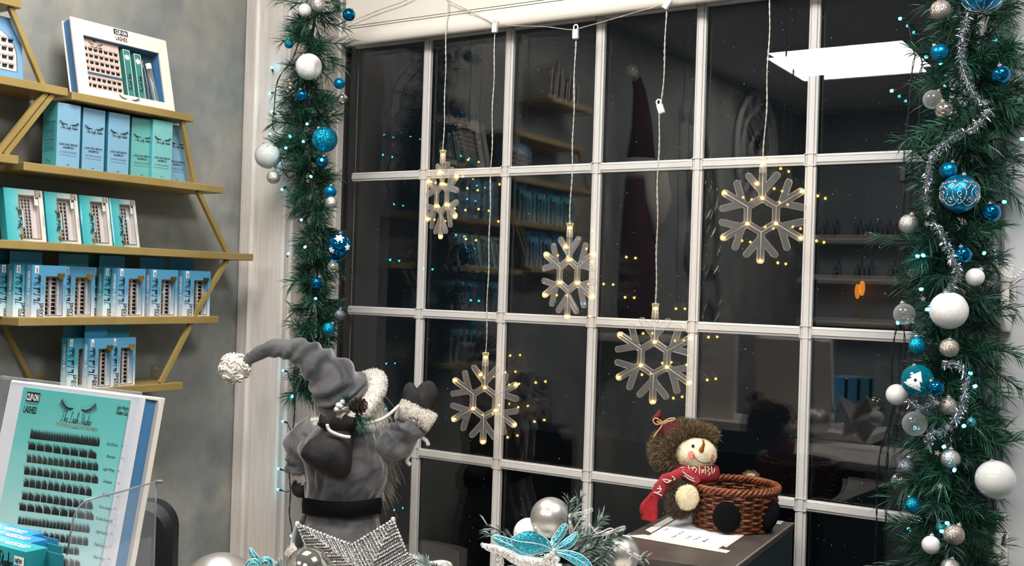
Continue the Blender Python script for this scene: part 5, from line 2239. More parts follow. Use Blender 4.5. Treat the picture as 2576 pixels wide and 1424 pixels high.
for x, y, r_ in ((668, 484, .0068), (843, 500, .0048)):
    p = hit(*z5(x, y), hc, *hr, e=1.0, roll=hroll)
    n = (p - hc).normalized()
    rx = UP.cross(n).normalized()
    mb = MB()
    pts = [(0, 0)]
    fs = []
    R_ = 20
    for k in range(R_):
        a = 2 * math.pi * k / R_
        rad = r_ * .9 * (1 + .05 * math.sin(k * 2.3))
        pts.append((math.cos(a) * rad, math.sin(a) * rad * 1.15))
    vs = []
    for a, b in pts:
        q = p + rx * a + n.cross(rx) * b
        d = q - hc
        A = (Matrix((RIGHT, FWD, UP)).transposed() @ Matrix.Rotation(hroll, 3, 'Y')).inverted()
        l_ = A @ d
        s_ = math.sqrt((l_.x / hr[0]) ** 2 + (l_.y / hr[1]) ** 2 + (l_.z / hr[2]) ** 2)
        vs.append(tuple(hc + d * (1.052 / s_)))
    mb.add(vs, [(0, 1 + k, 1 + (k + 1) % R_) for k in range(R_)])
    mb.build('rosy_cheek', 'cheek_red', head)
n0 = hit(*z5(752, 446), hc, *hr, e=.98, roll=hroll)
npts = [n0, n0 - FWD * .008 + SP(*z5(754, 420)) - SP(*z5(752, 446)), n0 - FWD * .014 + SP(*z5(762, 385)) - SP(*z5(752, 446)), n0 - FWD * .017 + SP(*z5(752, 346)) - SP(*z5(752, 446))]
nq = crom([tuple(p) for p in npts], 5)
mb = MB()
mb.tube([tuple(p) for p in nq], [(.0047 * (1 - .78 * i / (len(nq) - 1)) + .0007 * math.sin(i * 2.1)) for i in range(len(nq))], 10)
mb.build('carrot_nose', 'carrot', head, smooth='all')
# fur hat
fc = SP(1716, 1128, .016)
mb = ellip(fc, .053, .030, .047, 28, 18, -.25)
hat = mb.build('fur_hat', 'fur_under', bt, smooth='all')
P_, N_ = surf_points(mb, 15000)
N_ = P_ - np.array(fc)
N_ /= np.linalg.norm(N_, axis=1, keepdims=True)
keep = [i for i in range(len(P_)) if (Vector(P_[i]) - hc).length > .037 or N_[i] @ np.array(FWD) > -.1]
fuzz(P_[keep], N_[keep] + np.array([0, 0, .15]), .0155, .00035, 'fur', 'brown_fur', hat, .45)
# brow roll of fur framing the face
roll_px = [(1692, 1172), (1690, 1145), (1698, 1122), (1714, 1106), (1738, 1097), (1765, 1094), (1785, 1098), (1796, 1110)]
rq = [tuple(SP(u - 6, v - 4, -.014 + .02 * abs(k - 2) / 5)) for k, (u, v) in enumerate(roll_px)]
mb = MB()
mb.tube(crom(rq, 5), .011, 10)
br_ = mb.build('fur_brim', 'fur_under', bt, smooth='all')
P_, N_ = surf_points(mb, 7000)
N_ = P_ - np.array(hc)
N_ /= np.linalg.norm(N_, axis=1, keepdims=True)
fuzz(P_, N_ + np.array(UP) * .3, .015, .00035, 'fur', 'brown_fur', br_, .55)
# red cap cloth with gathered top and twine bow
cq = [tuple(SP(u, v, .012)) for u, v in ((1706, 1104), (1690, 1092), (1676, 1080), (1667, 1068), (1661, 1060), (1654, 1050), (1648, 1044))]
cr = [.026, .0255, .021, .012, .0075, .012, .0145]
mb = MB()
q7 = crom([list(a) + [b] for a, b in zip(cq, cr)], 6)
mb.tube([tuple(a[:3]) for a in q7], [float(a[3]) for a in q7], 22)
mb.v = [tuple(Vector(p) + noise.noise_vector(Vector(p) * 130) * .0026) for p in mb.v]
mb.build('red_cap', 'dark_red_cloth', hat, smooth='all')
mb = MB()
kx, ky = 1667, 1063
for lp_ in ([(kx, ky), (1650, 1052), (1643, 1060), (1652, 1068), (kx, ky)], [(kx, ky), (1682, 1054), (1696, 1052), (1692, 1058), (kx, ky)],
            [(kx, ky), (1662, 1076), (1652, 1088), (1645, 1100)], [(kx, ky), (1678, 1060), (1697, 1056)], [(1652, 1060), (1660, 1064), (1670, 1066), (1677, 1062)]):
    mb.tube([tuple(SP(u, v, -.010)) for u, v in crom(lp_, 6)], .0014, 6)
mb.build('twine_bow', 'twine', hat, smooth='all')
# scarf
nc = SP(1752, 1187, -.002)
mb = MB()
ring = []
for k in range(36):
    a = 2 * math.pi * k / 36
    ring.append(tuple(nc + RIGHT * (.0375 * math.cos(a)) + FWD * (.030 * math.sin(a)) + UP * (-.002 * math.cos(a) - .004 * (math.sin(a) < 0) * 0)))
mb.tube(ring, [(.0135, .0055)] * 36, 12, closed=True, up=(0, 0, 1))
sc_ = mb.build('scarf', 'red_knit', bt, smooth='all')


def neck(x, y):
    """point on the front of the scarf wrap"""
    u, v = z5(x, y)
    return hit(u, v, nc, .0430, .0355, .06, 1.0)


mb = MB()
for pl in ([(735, 582), (738, 655)], [(785, 580), (790, 660)], [(752, 610), (775, 640)], [(776, 610), (754, 642)], [(800, 585), (822, 602), (806, 620), (828, 640), (812, 660)], [(838, 582), (846, 655)],
           [(665, 600), (690, 590), (712, 606), (700, 640)], [(690, 592), (676, 620)], [(640, 575), (655, 610)], [(570, 600), (610, 590)], [(580, 640), (600, 610), (640, 620), (650, 650)], [(856, 640), (868, 600)]):
    mb.tube([tuple(neck(x, y)) for x, y in crom(pl, 3)], .0010, 5)
mb.build('knit_pattern', 'cream_yarn', sc_, smooth='all')
kn = [tuple(SP(*z5(x, y), -.038)) for x, y in ((600, 640), (640, 655), (680, 690), (715, 730))]
mb = MB()
mb.tube(crom(kn, 4), [(.010, .005)] * 13, 10, up=(0, 0, 1))
kk = mb.build('scarf_knot', 'red_knit', sc_, smooth='all')
mb = MB()
for pl in ([(596, 628), (640, 662), (690, 690)], [(610, 660), (650, 690), (700, 712)]):
    mb.tube([tuple(SP(*z5(x, y), -.0435)) for x, y in crom(pl, 10)], [.0011 + .0007 * math.sin(i * 1.9) for i in range(21)], 5)
mb.build('knit_pattern', 'cream_yarn', kk, smooth='all')
tl_px = [(590, 650), (520, 672), (455, 700), (420, 740), (395, 790), (375, 830)]
tq = crom([tuple(SP(*z5(x, y), -.030)) for x, y in tl_px], 5)
mb = MB()
mb.tube([tuple(p) for p in tq], [(.0118 + .001 * math.sin(i * .8), .0045) for i in range(len(tq))], 12, up=tuple(RIGHT + UP * .4))
tl_ = mb.build('scarf_tail', 'red_knit', sc_, smooth='all')
mb = MB()
for pl in ([(505, 664), (530, 690), (520, 700)], [(440, 690), (490, 706), (470, 720)], [(425, 690), (460, 720), (500, 700)], [(352, 800), (385, 812), (420, 830)], [(400, 745), (408, 790), (380, 800)], [(380, 770), (420, 775)]):
    mb.tube([tuple(SP(*z5(x, y), -.0362)) for x, y in crom(pl, 4)], .0012, 5)
mb.build('knit_pattern', 'cream_yarn', tl_, smooth='all')
for pl, w0 in (([(345, 815), (310, 880), (285, 950), (280, 1035)], .0088), ([(375, 830), (350, 900), (345, 970), (345, 1050)], .0088), ([(355, 820), (320, 900), (310, 970), (308, 1040)], .0085), ([(330, 830), (290, 880), (262, 930), (258, 985)], .0065)):
    q = crom([tuple(SP(*z5(x, y), -.030)) for x, y in pl], 5)
    m2 = MB()
    m2.tube([tuple(p) for p in q], [(w0 * (.62 + .38 * min(1, i / 8) - .25 * max(0, (i - 12) / 4)), .0040) for i in range(len(q))], 10, up=tuple(RIGHT))
    m2.build('fringe', 'red_fringe', tl_, smooth='all')
# arm, mittens, feet
ac = SP(*z5(590, 830), -.026)
mb = ellip(ac, .026, .022, .037, 22, 14, .25)
arm = mb.build('furry_arm', 'fur_under', bt, smooth='all')
P_, N_ = surf_points(mb, 6500)
N_ = P_ - np.array(ac)
N_ /= np.linalg.norm(N_, axis=1, keepdims=True)
fuzz(P_, N_ - np.array(UP) * .4, .010, .00035, 'fur', 'brown_fur_dark', arm, .5)
mc = SP(*z5(635, 845), -.050)
mb = ellip(mc, .0205, .008, .0225, 24, 14, -.15, .001, 80)
mt = mb.build('mitten', 'cream_fleece', bt, smooth='all')
P_, N_ = surf_points(mb, 2600)
N_ = P_ - np.array(mc)
N_ /= np.linalg.norm(N_, axis=1, keepdims=True)
fuzz(P_, N_, .0030, .0003, 'fleece_pile', 'cream_fur', mt, .8)
mc = SP(*z5(1170, 672), .085)
mb = ellip(mc, .013, .010, .008, 16, 10)
mt = mb.build('mitten', 'cream_fleece', bt, smooth='all')
P_, N_ = surf_points(mb, 900)
N_ = P_ - np.array(mc)
N_ /= np.linalg.norm(N_, axis=1, keepdims=True)
fuzz(P_, N_, .008, .0003, 'fur', 'brown_fur', mt, .6)
ellip(SP(*z5(968, 1012), -.078), .0255, .008, .0285, 28, 16, -.35, .0008, 60).build('foot', 'black_felt', bt, smooth='all')
ellip(SP(*z5(1335, 1005), -.058), .0150, .014, .0285, 28, 16, .35, .0008, 60).build('foot', 'black_felt', bt, smooth='all')
mb = MB()
mb.tube([tuple(SP(*z5(x, y), .035)) for x, y in ((745, 640), (752, 690), (770, 740))], .003, 8)
mb.build('stake_post', 'twine', bt, smooth='all')

# ================================================================== GREY VELVET FIGURE
velvet('velvet_grey', lin(62, 62, 65), lin(106, 105, 105))
velvet('velvet_dark', lin(28, 28, 31), lin(48, 48, 52))
pbr('felt_charcoal', lin(46, 45, 46), .95, spec=.15, col2=lin(58, 57, 57), nscale=60, bump=.25, bscale=300)
pbr('belt_black', lin(9, 9, 11), .8, spec=.12)
pbr('rope_white', lin(212, 208, 200), .6)
pbr('cone_brown', lin(62, 42, 34), .6)
pbr('hair_white', lin(224, 216, 204), .6)
needles_mat('beard', lin(176, 166, 152), lin(244, 238, 226), .5)
SD = 2.38


def GP(u, v, dd=0.0): return dep(u, v, SD + dd)


GM = SD / FPX


def z4(x, y): return (540 + x * .4101, 840 + y * .4101)


fb = GP(860, 1424)
fig = thing('velvet_figure', 'grey velvet robed figure seen from behind, long drooping hat and raised mitten', 'figure', (fb.x, fb.y, ZB))


def rings(secs, n=48, k=6):
    """stacked elliptical sections (v, u, half width px, depth half m, depth offset)"""
    q = crom(secs, k)
    vs, fs = [], []
    for i, s_ in enumerate(q):
        for j in range(n):
            a = 2 * math.pi * j / n
            u = s_[1] + s_[2] * math.cos(a)
            p = GP(u, s_[0], s_[4] + s_[3] * math.sin(a))
            vs.append(tuple(p))
    m = len(q)
    for i in range(m - 1):
        for j in range(n):
            fs.append((i * n + j, i * n + (j + 1) % n, (i + 1) * n + (j + 1) % n, (i + 1) * n + j))
    fs.append(tuple(reversed(range(n))))
    fs.append(tuple((m - 1) * n + j for j in range(n)))
    mb = MB()
    mb.add(vs, fs)
    return mb


def folds(mb, amp, sx, sy, seed=0, ridged=True, dirs=None, mask=None):
    """cloth folds: ridged noise stretched along one direction, pushed away from the axis"""
    c = Vector(np.mean(np.array(mb.v), axis=0))
    out = []
    for p in mb.v:
        p = Vector(p)
        d = p - c
        l_ = Vector((d.dot(RIGHT) * sx, d.dot(FWD) * sx, d.z * sy)) if dirs is None else Vector((d.dot(dirs[0]) * sx, d.dot(dirs[1]) * sx, d.dot(dirs[2]) * sy))
        v_ = noise.noise(l_ + noise.noise_vector(l_ * .6) * .35 + Vector((seed, seed * 2, 0)))
        if ridged:
            v_ = max(0.0, 1 - abs(v_) * 2.2) ** 1.3 * 1.2 - .4
        if mask is not None:
            v_ *= mask(p)
        h = Vector((d.x, d.y, d.z * .2))
        out.append(tuple(p + (h.normalized() if h.length > 1e-6 else Vector((0, 0, 1))) * (v_ * amp)))
    mb.v = out
    return mb




def wrinkle(mb, n, amp, freq, seed=0.0, gather=0.0, k=9, mask=None, slant=1.6):
    """cloth on a ring-built limb: oblique creases round it and, with gather, soft pleats along it"""
    V = np.array(mb.v)
    m = len(V) // n
    out = V.copy()
    for i in range(m):
        R_ = V[i * n:(i + 1) * n]
        c = R_.mean(0)
        for j in range(n):
            a = 2 * math.pi * j / n
            q = Vector((math.cos(a) * 1.1, math.sin(a) * 1.1, i * freq * .35 + seed * 3))
            nz = noise.noise(q * 1.3)
            ph = i * freq + slant * math.sin(a + seed + nz) + 2.2 * nz
            cr = math.sin(ph)
            v_ = amp * (math.copysign(abs(cr) ** 1.4, cr) * (.45 + .9 * max(0, noise.noise(q * .9 + Vector((5, 1, 2))) + .25)))
            if gather:
                pl = math.sin(k * a + 1.5 * noise.noise(Vector((a * .8, i * .05, seed))) + .02 * i)
                v_ += gather * (abs(pl) ** .8 - .5) * (.5 + noise.noise(q * .7) + .3)
            if mask is not None:
                v_ *= mask(Vector(R_[j]))
            d = R_[j] - c
            L = np.linalg.norm(d)
            if L > 1e-6:
                out[i * n + j] = R_[j] + d / L * v_
    mb.v = out.tolist()
    return mb


# robe
secs = [(1062, 860, 48, .050, .005), (1078, 858, 88, .068, .004), (1110, 858, 104, .080, .0), (1150, 862, 108, .085, 0), (1200, 866, 103, .084, 0), (1240, 860, 95, .080, 0), (1272, 860, 90, .076, 0),
        (1300, 860, 92, .078, 0), (1345, 860, 103, .086, 0), (1400, 860, 116, .096, 0), (1470, 860, 126, .104, 0)]
mb = rings(secs, 112, 16)
ZBT = GP(860, 1276).z
calm = lambda p: min(1.0, abs(p.z - ZBT) / .05) ** 1.5
wrinkle(mb, 112, .0065, .085, 1.3, .0075, 8, mask=calm)
folds(mb, .006, 14, 9, 5, ridged=False, mask=calm)
mb.build('robe', 'velvet_grey', fig, smooth='all')
mb = rings([(1470, 860, 96, .08, 0), (1600, 862, 92, .08, 0), (1705, 864, 96, .085, 0)], 32, 4)
mb.build('skirt', 'velvet_dark', fig, smooth='all')
for s_ in (-1, 1):
    mb = ellip(Vector((fb.x, fb.y, 0)) + RIGHT * (.045 * s_) + UP * (ZB + .032), .04, .065, .032, 20, 12)
    mb.build('boot', 'belt_black', fig, smooth='all')
# tail of the robe at the left with fur hem
mb = rings([(1296, 772, 10, .02, .0), (1330, 762, 22, .035, .0), (1375, 757, 28, .04, .0), (1396, 752, 30, .042, .0)], 24, 5)
folds(mb, .003, 50, 20, 1)
mb.build('robe_flap', 'velvet_dark', fig, smooth='all')


def fur_tube(px, r, nb, name, length, d=0.0, closed=False, parent=None, mat='white_fur', dmap=None, n=12):
    q = [tuple(GP(u, v, d if dmap is None else dmap[k])) for k, (u, v) in enumerate(px)]
    c_ = crom(q, 6, closed)
    mb = MB()
    mb.tube([tuple(p) for p in c_], r, n, closed=closed)
    ax = np.array(c_)
    mb.v = [tuple(Vector(p) + noise.noise_vector(Vector(p) * 90) * .0022) for p in mb.v]
    o = mb.build(name, 'white_fleece', parent or fig, smooth='all')
    P, N = surf_points(mb, nb)
    i = np.argmin(((P[:, None, :] - ax[None]) ** 2).sum(2), axis=1)
    N = P - ax[i]
    N /= np.linalg.norm(N, axis=1, keepdims=True) + 1e-9
    fuzz(P, N, length, .00045, 'pile', mat, o, .6)
    return o


fur_tube([(728, 1378), (748, 1392), (775, 1402)], .013, 1500, 'fur_hem', .006, -.03)
# belt
mb = MB()
vs, fs = [], []
n = 64
prof = [(1256, 1.0), (1256, 1.12), (1276, 1.135), (1296, 1.12), (1296, 1.0)]
for v0, sc in prof:
    for j in range(n):
        a = 2 * math.pi * j / n
        dip = -12 * math.sin(a)          # the band sags to the back as seen from above
        vs.append(tuple(GP(860 + 89 * sc * math.cos(a) , v0 + 6 - 10 * (abs(math.cos(a)) ** 2) + (0), .084 * sc * math.sin(a))))
for i in range(4):
    for j in range(n):
        fs.append((i * n + j, i * n + (j + 1) % n, (i + 1) * n + (j + 1) % n, (i + 1) * n + j))
mb.add(vs, fs)
mb.build('belt', 'belt_black', fig, smooth='all')
# hanging left arm
q = crom([tuple(GP(u, v, d)) + (r,) for u, v, d, r in ((800, 1085, .0, .040), (768, 1105, .0, .040), (755, 1145, .005, .036), (757, 1180, .01, .032))], 8)
mb = MB()
mb.tube([tuple(a[:3]) for a in q], [float(a[3]) for a in q], 28)
wrinkle(mb, 28, .006, .55, 2.1)
mb.build('sleeve', 'velvet_grey', fig, smooth='all')
fur_tube([(742, 1188), (757, 1194), (772, 1206)], .015, 1500, 'fur_cuff', .006, .0)
mb = MB()
q = crom([tuple(GP(u, v, .01)) + (r,) for u, v, r in ((762, 1205, .018), (757, 1228, .021), (752, 1244, .015), (750, 1250, .006))], 5)
mb.tube([tuple(a[:3]) for a in q], [float(a[3]) for a in q], 18)
mb.build('mitten', 'felt_charcoal', fig, smooth='all')
# raised right arm
q = crom([tuple(GP(u, v, d)) + (r,) for u, v, d, r in ((868, 1130, .01, .048), (905, 1132, .0, .047), (945, 1128, -.005, .043), (985, 1118, .0, .040), (1015, 1095, .005, .037), (1036, 1066, .01, .033), (1045, 1046, .01, .030))], 16)
mb = MB()
mb.tube([tuple(a[:3]) for a in q], [float(a[3]) for a in q], 64)
wrinkle(mb, 64, .0075, .26, .4, slant=2.4)
folds(mb, .005, 20, 20, 4, ridged=False)
mb.build('sleeve', 'velvet_grey', fig, smooth='all')
fur_tube([(1004, 1027), (1024, 1034), (1046, 1043), (1068, 1053), (1086, 1064)], .0185, 6000, 'fur_cuff', .006, -.006)
fur_tube([(1004, 1027), (1024, 1034), (1046, 1043), (1068, 1053), (1086, 1064)], .0175, 2500, 'fur_cuff', .006, .035)
# mitten: palm with thumb lobe
ml = [(1016, 1020), (1013, 1000), (1015, 978), (1024, 964), (1036, 962), (1044, 970), (1049, 976), (1058, 966), (1072, 958), (1088, 960), (1098, 974), (1103, 992), (1098, 1012), (1090, 1030), (1080, 1048), (1050, 1042)]
mo = [(u, v) for u, v in [tuple(x) for x in crom(ml, 3, True)]]
cu, cv_ = 1058, 1006
vs, fs = [], []
n = len(mo)
lay = [(0.0, .030), (.5, .026), (.8, .018), (.94, .010), (1.0, .0)]
for sgn in (-1, 1):
    base = len(vs)
    for s_, h_ in lay:
        for u, v in mo:
            vs.append(tuple(GP(cu + (u - cu) * s_, cv_ + (v - cv_) * s_, .012 + sgn * h_ * (.85 if u > 1046 else .7))))
    for i in range(len(lay) - 1):
        for j in range(n):
            f_ = (base + i * n + j, base + i * n + (j + 1) % n, base + (i + 1) * n + (j + 1) % n, base + (i + 1) * n + j)
            fs.append(f_ if sgn < 0 else tuple(reversed(f_)))
mb = MB()
mb.add(vs, fs)
mb.build('mitten', 'felt_charcoal', fig, smooth='all')
# head, collar, hair, beard
hdc = GP(884, 1022, .045)
ellip(hdc, .056, .058, .062).build('head', 'hair_white', fig, smooth='all')
fur_tube([(802, 1052), (806, 1072), (826, 1082)], .017, 1400, 'fur_collar', .006, -.01)


def strands(name, roots, n, length, tone=(0, 1), w=.0006, r=.008, gravity=(0, 0, -1), curl=.15):
    mb_pts = []
    B, Dv, L_, T_ = [], [], [], []
    m3 = MB()
    ton = []
    for k in range(n):
        i = RNG.integers(0, len(roots))
        p = np.array(roots[i]) + RNG.normal(size=3) * r
        d = np.array(gravity) + RNG.normal(size=3) * .16
        l_ = length * RNG.uniform(.6, 1.1)
        s0 = RNG.uniform(0, 6)
        pts = []
        for j in range(6):
            t_ = j / 5
            off = np.array(RIGHT) * math.sin(s0 + t_ * 4) * curl * l_ * .25 * t_ + np.array(FWD) * math.cos(s0 + t_ * 3) * curl * l_ * .2 * t_
            pts.append(p + d * l_ * t_ + off)
        side = np.array(RIGHT) * w
        b = len(m3.v)
        for j, q_ in enumerate(pts):
            ww = side * (1 - .7 * j / 5)
            m3.v += [tuple(q_ - ww), tuple(q_ + ww)]
            if j:
                m3.f.append((b + 2 * j - 2, b + 2 * j - 1, b + 2 * j + 1, b + 2 * j))
        ton += [RNG.uniform(*tone)] * 12
    m3.tone = np.array(ton)
    return m3.build(name, 'beard', fig, stuff=True)


roots = [tuple(GP(u, v, d)) for u, v, d in ((925, 985, .02), (935, 1000, .03), (940, 1020, .03), (938, 1040, .025), (925, 1055, .0), (915, 1040, -.02), (930, 1010, .0))]
strands('hair', roots, 1300, .060, gravity=tuple(RIGHT * .32 - UP))
roots = [tuple(GP(u, v, d)) for u, v, d in ((950, 1050, .06), (960, 1080, .08), (955, 1120, .09), (945, 1160, .085))]
strands('beard', roots, 900, .085, gravity=tuple(RIGHT * .25 - UP), curl=.3)
# hat
hat_q = [(880, 1012, .030, .060), (862, 992, .022, .0615), (845, 970, .012, .057), (822, 940, .0, .048), (798, 914, -.005, .040), (768, 893, -.01, .0315), (735, 880, -.012, .0255), (700, 876, -.012, .0205), (665, 882, -.012, .0165), (635, 898, -.012, .0135), (614, 915, -.012, .0105)]
q = crom([tuple(GP(u, v, d)) + (r,) for u, v, d, r in hat_q], 9)
mb = MB()
mb.tube([tuple(a[:3]) for a in q], [float(a[3]) for a in q], 48)
ax = np.array([a[:3] for a in q])
out = []
for k, p in enumerate(mb.v):
    i = k // 48
    a = 2 * math.pi * (k % 48) / 48
    t_ = i / (len(q) - 1)
    amp = .0095 * max(0, 1 - t_ * 1.2) + .0018
    v_ = math.sin(i * .62 + 1.8 * math.sin(a * 1.0 + i * .16) + a) * .6 + .7 * noise.noise(Vector((math.cos(a) * 1.3, math.sin(a) * 1.3, i * .17)))
    d = Vector(p) - Vector(ax[i])
    out.append(tuple(Vector(p) + d.normalized() * (v_ * amp)))
mb.v = out
hat = mb.build('hat', 'velvet_grey', fig, smooth='all')
# brim: thick fur ring square to the hat axis
axis = (GP(862, 992, .022) - GP(895, 1022, .040)).normalized()
bc = GP(893, 1012, .034)
e1 = (UP - axis * UP.dot(axis)).normalized()
e2 = axis.cross(e1)
rq = [tuple(bc + e1 * (.068 * math.cos(a)) + e2 * (.064 * math.sin(a))) for a in np.linspace(0, 2 * math.pi, 33)[:-1]]
mb = MB()
mb.tube(rq, [(.0165, .021)] * 32, 12, closed=True, up=tuple(axis))
mb.v = [tuple(Vector(p) + noise.noise_vector(Vector(p) * 90) * .0022) for p in mb.v]
ob = mb.build('fur_brim', 'white_fleece', fig, smooth='all')
P, N = surf_points(mb, 9000)
rr_ = np.array(rq)
i = np.argmin(((P[:, None, :] - rr_[None]) ** 2).sum(2), axis=1)
N = P - rr_[i]
N /= np.linalg.norm(N, axis=1, keepdims=True)
fuzz(P, N, .007, .00045, 'pile', 'white_fur', ob, .6)
# pom-pom: curly loops
pc = GP(590, 927, -.012)
mb = MB().ball(pc, .030, 24, 16, None, .006, 60)
pm = mb.build('pom_pom', 'white_fleece', hat, smooth='all')
mb = MB()
for k in range(210):
    d = Vector(RNG.normal(size=3)).normalized()
    c_ = pc + d * RNG.uniform(.026, .033)
    t1 = d.orthogonal().normalized()
    t1 = Matrix.Rotation(RNG.uniform(0, 6.3), 3, d) @ t1
    rad = RNG.uniform(.0035, .0055)
    pts = [tuple(c_ + (t1 * math.cos(a) + (d * .8 + d.cross(t1) * .5) * math.sin(a)) * rad) for a in np.linspace(0, 2 * math.pi, 9)[:-1]]
    mb.tube(pts, .0019, 5, closed=True)
mb.build('curly_pile', 'white_fleece', pm, smooth='all', stuff=True)
# sack on the back
sk = [(1056, 858, 30, .020, -.085), (1068, 855, 38, .026, -.088), (1082, 848, 30, .022, -.088), (1094, 840, 42, .034, -.095), (1118, 828, 60, .048, -.10), (1145, 822, 64, .052, -.10), (1170, 832, 52, .044, -.098), (1188, 845, 34, .030, -.095), (1198, 852, 14, .012, -.092)]
mb = rings(sk, 40, 7)
folds(mb, .005, 26, 14, 6, ridged=False)
sack = mb.build('sack', 'felt_charcoal', fig, smooth='all')
vs = []
mb = MB()
n = 40
for lay_, (u0, v0, hw, dh) in enumerate([(852, 1084, 30, .022), (850, 1074, 42, .030), (852, 1062, 52, .036), (856, 1050, 50, .034)]):
    for j in range(n):
        a = 2 * math.pi * j / n
        wv = 1 + .16 * math.sin(a * 7 + .4 * lay_) * (lay_ / 3)
        mb.v.append(tuple(GP(u0 + hw * wv * math.cos(a), v0 + 6 * math.sin(a * 5) * (lay_ / 3) + 8 * math.sin(a) * (lay_ / 3), -.088 + dh * wv * math.sin(a))))
    if lay_:
        for j in range(n):
            b = (lay_ - 1) * n
            mb.f.append((b + j, b + (j + 1) % n, b + n + (j + 1) % n, b + n + j))
mb.build('sack_ruffle', 'felt_charcoal', sack, smooth='all')


def rope(px, name, parent, r=.0034, dm=None, d=-.1):
    q = np.array(crom([tuple(GP(u, v, d if dm is None else dm[k])) for k, (u, v) in enumerate(px)], 14))
    seg = np.linalg.norm(np.diff(q, axis=0), axis=1)
    cum = np.concatenate([[0], np.cumsum(seg)])
    n_ = max(20, int(cum[-1] / .0016))
    s = np.linspace(0, cum[-1], n_)
    c_ = np.stack([np.interp(s, cum, q[:, j]) for j in range(3)], 1)
    mb = MB()
    T = np.gradient(c_, axis=0)
    T /= np.linalg.norm(T, axis=1, keepdims=True)
    nn_ = np.cross(T, np.array(FWD))
    nn_ /= np.linalg.norm(nn_, axis=1, keepdims=True)
    bb = np.cross(T, nn_)
    for k in range(3):
        ph = s / .0135 * 2 * math.pi + k * 2 * math.pi / 3
        mb.tube((c_ + nn_ * (np.cos(ph) * r * .55)[:, None] + bb * (np.sin(ph) * r * .55)[:, None]).tolist(), r * .62, 6)
    return mb.build(name, 'rope_white', parent, smooth='all')


rope([(823, 1068), (828, 1082), (846, 1092), (866, 1098), (881, 1100)], 'tie_rope', sack, d=-.140)
rope([(905, 1068), (930, 1064), (958, 1056), (980, 1042), (1003, 1021)], 'carry_rope', fig, dm=[-.105, -.09, -.07, -.05, -.032])
for px in ([(1066, 1088), (1062, 1100), (1072, 1108), (1078, 1120)], [(1028, 1148), (1024, 1160), (1032, 1170)]):
    rope(px, 'rope_tassel', fig, .0042, d=-.0)
# pine cone, sprig, pearls, ribbon
cc_ = GP(900, 1022, -.105)
mb = MB()
axc = (RIGHT * .75 + UP * .35 - FWD * .55).normalized()
f1 = axc.orthogonal().normalized()
f2 = axc.cross(f1)
for k in range(46):
    t_ = k / 45
    a = k * 2.4
    rad = .016 * math.sin(math.pi * (.15 + .75 * t_)) + .002
    o_c = cc_ + axc * (.034 * (t_ - .5))
    dr2 = f1 * math.cos(a) + f2 * math.sin(a)
    tip = o_c + dr2 * rad + axc * .004
    sd = axc.cross(dr2) * .0042
    mb.add([tuple(o_c), tuple(tip - sd), tuple(tip + axc * .002 + dr2 * .002), tuple(tip + sd), tuple(o_c + dr2 * rad * .6 - axc * .003)], [(0, 1, 2), (0, 2, 3), (1, 4, 3, 2), (0, 4, 1), (0, 3, 4)])
mb.build('pine_cone', 'cone_brown', sack)
Bq, Dq, Tq, Lq = [], [], [], []
for u, v, du, dv in ((888, 1040, 30, 25), (892, 1044, 44, 10), (880, 1035, 10, -18), (890, 1045, 25, 38), (878, 1028, -6, -24)):
    o_c = GP(u, v, -.11)
    d = (GP(u + du, v + dv, -.115) - o_c)
    b, dd, tt, tw = branch_points(o_c, d, d.length, 70, .7)
    Bq.append(b); Dq.append(dd); Tq.append(tt * .8 + .15); Lq.append(RNG.uniform(.6, 1.1, 70) * .018)
needle_field((np.concatenate(Bq), np.concatenate(Dq), np.concatenate(Tq)), np.concatenate(Lq), .0006).build('pine_sprig', 'pine', sack, stuff=True)
for u, v, r_ in ((862, 1012, .0062), (852, 1020, .0068), (847, 1030, .0062), (858, 1022, .0055)):
    MB().ball(GP(u, v, -.108), r_, 14, 10).build('pearl', 'pearl', sack, smooth='all')
mb = MB()
mb.tube([tuple(GP(u, v, d)) for u, v, d in crom([(848, 1062, -.118), (855, 1046, -.128), (866, 1034, -.132), (878, 1030, -.126)], 5)], [(.0075, .0012)] * 16, 8, up=tuple(RIGHT))
mb.build('ribbon', 'cap_silver', sack, smooth='all')


# ================================================================== FOREGROUND: COUNTER, DISPLAY, CARTONS
pbr('counter_top', lin(214, 208, 200), .35)
pbr('counter_body', lin(46, 46, 48), .5)
KD = 1.20
kc = dep(352, 995, KD)
KT = -math.radians(10.5)         # lean back
KW = kc.x - atY(22, 967, kc.y).x
KH = .285
kb = kc - Vector((KW, 0, 0)) - Vector((0, math.sin(-KT) * KH, math.cos(KT) * KH))
ctz = kb.z - .003
ct = thing('reception_counter', 'pale counter just below the picture edge under the lash display', 'counter', (.72, -1.38, 0))
MB().box((.42, -1.52, ctz - .03), (1.02, -1.25, ctz), .003).build('top', 'counter_top', ct)
MB().box((.44, -1.50, 0), (1.00, -1.27, ctz - .03)).build('body', 'counter_body', ct)

kit = thing('lash_display', 'large turquoise lash chart in a clear upright stand at the lower left, leaning back', 'display', tuple(kb), 0, rx=KT)
KM = kit.matrix_basis.copy()
KI = KM.inverted()


def kl(u, v, y=0.0):
    """sight line through a pixel onto the face of the display (local x, z)"""
    o, d = KI @ CAM_C, KI.to_3x3() @ ray(u, v)
    q = o + d * ((y - o.y) / d.y)
    return q.x, q.z


def k3(x, y, yl=0.0): return kl(x * .33986, 940 + y * .33986, yl)


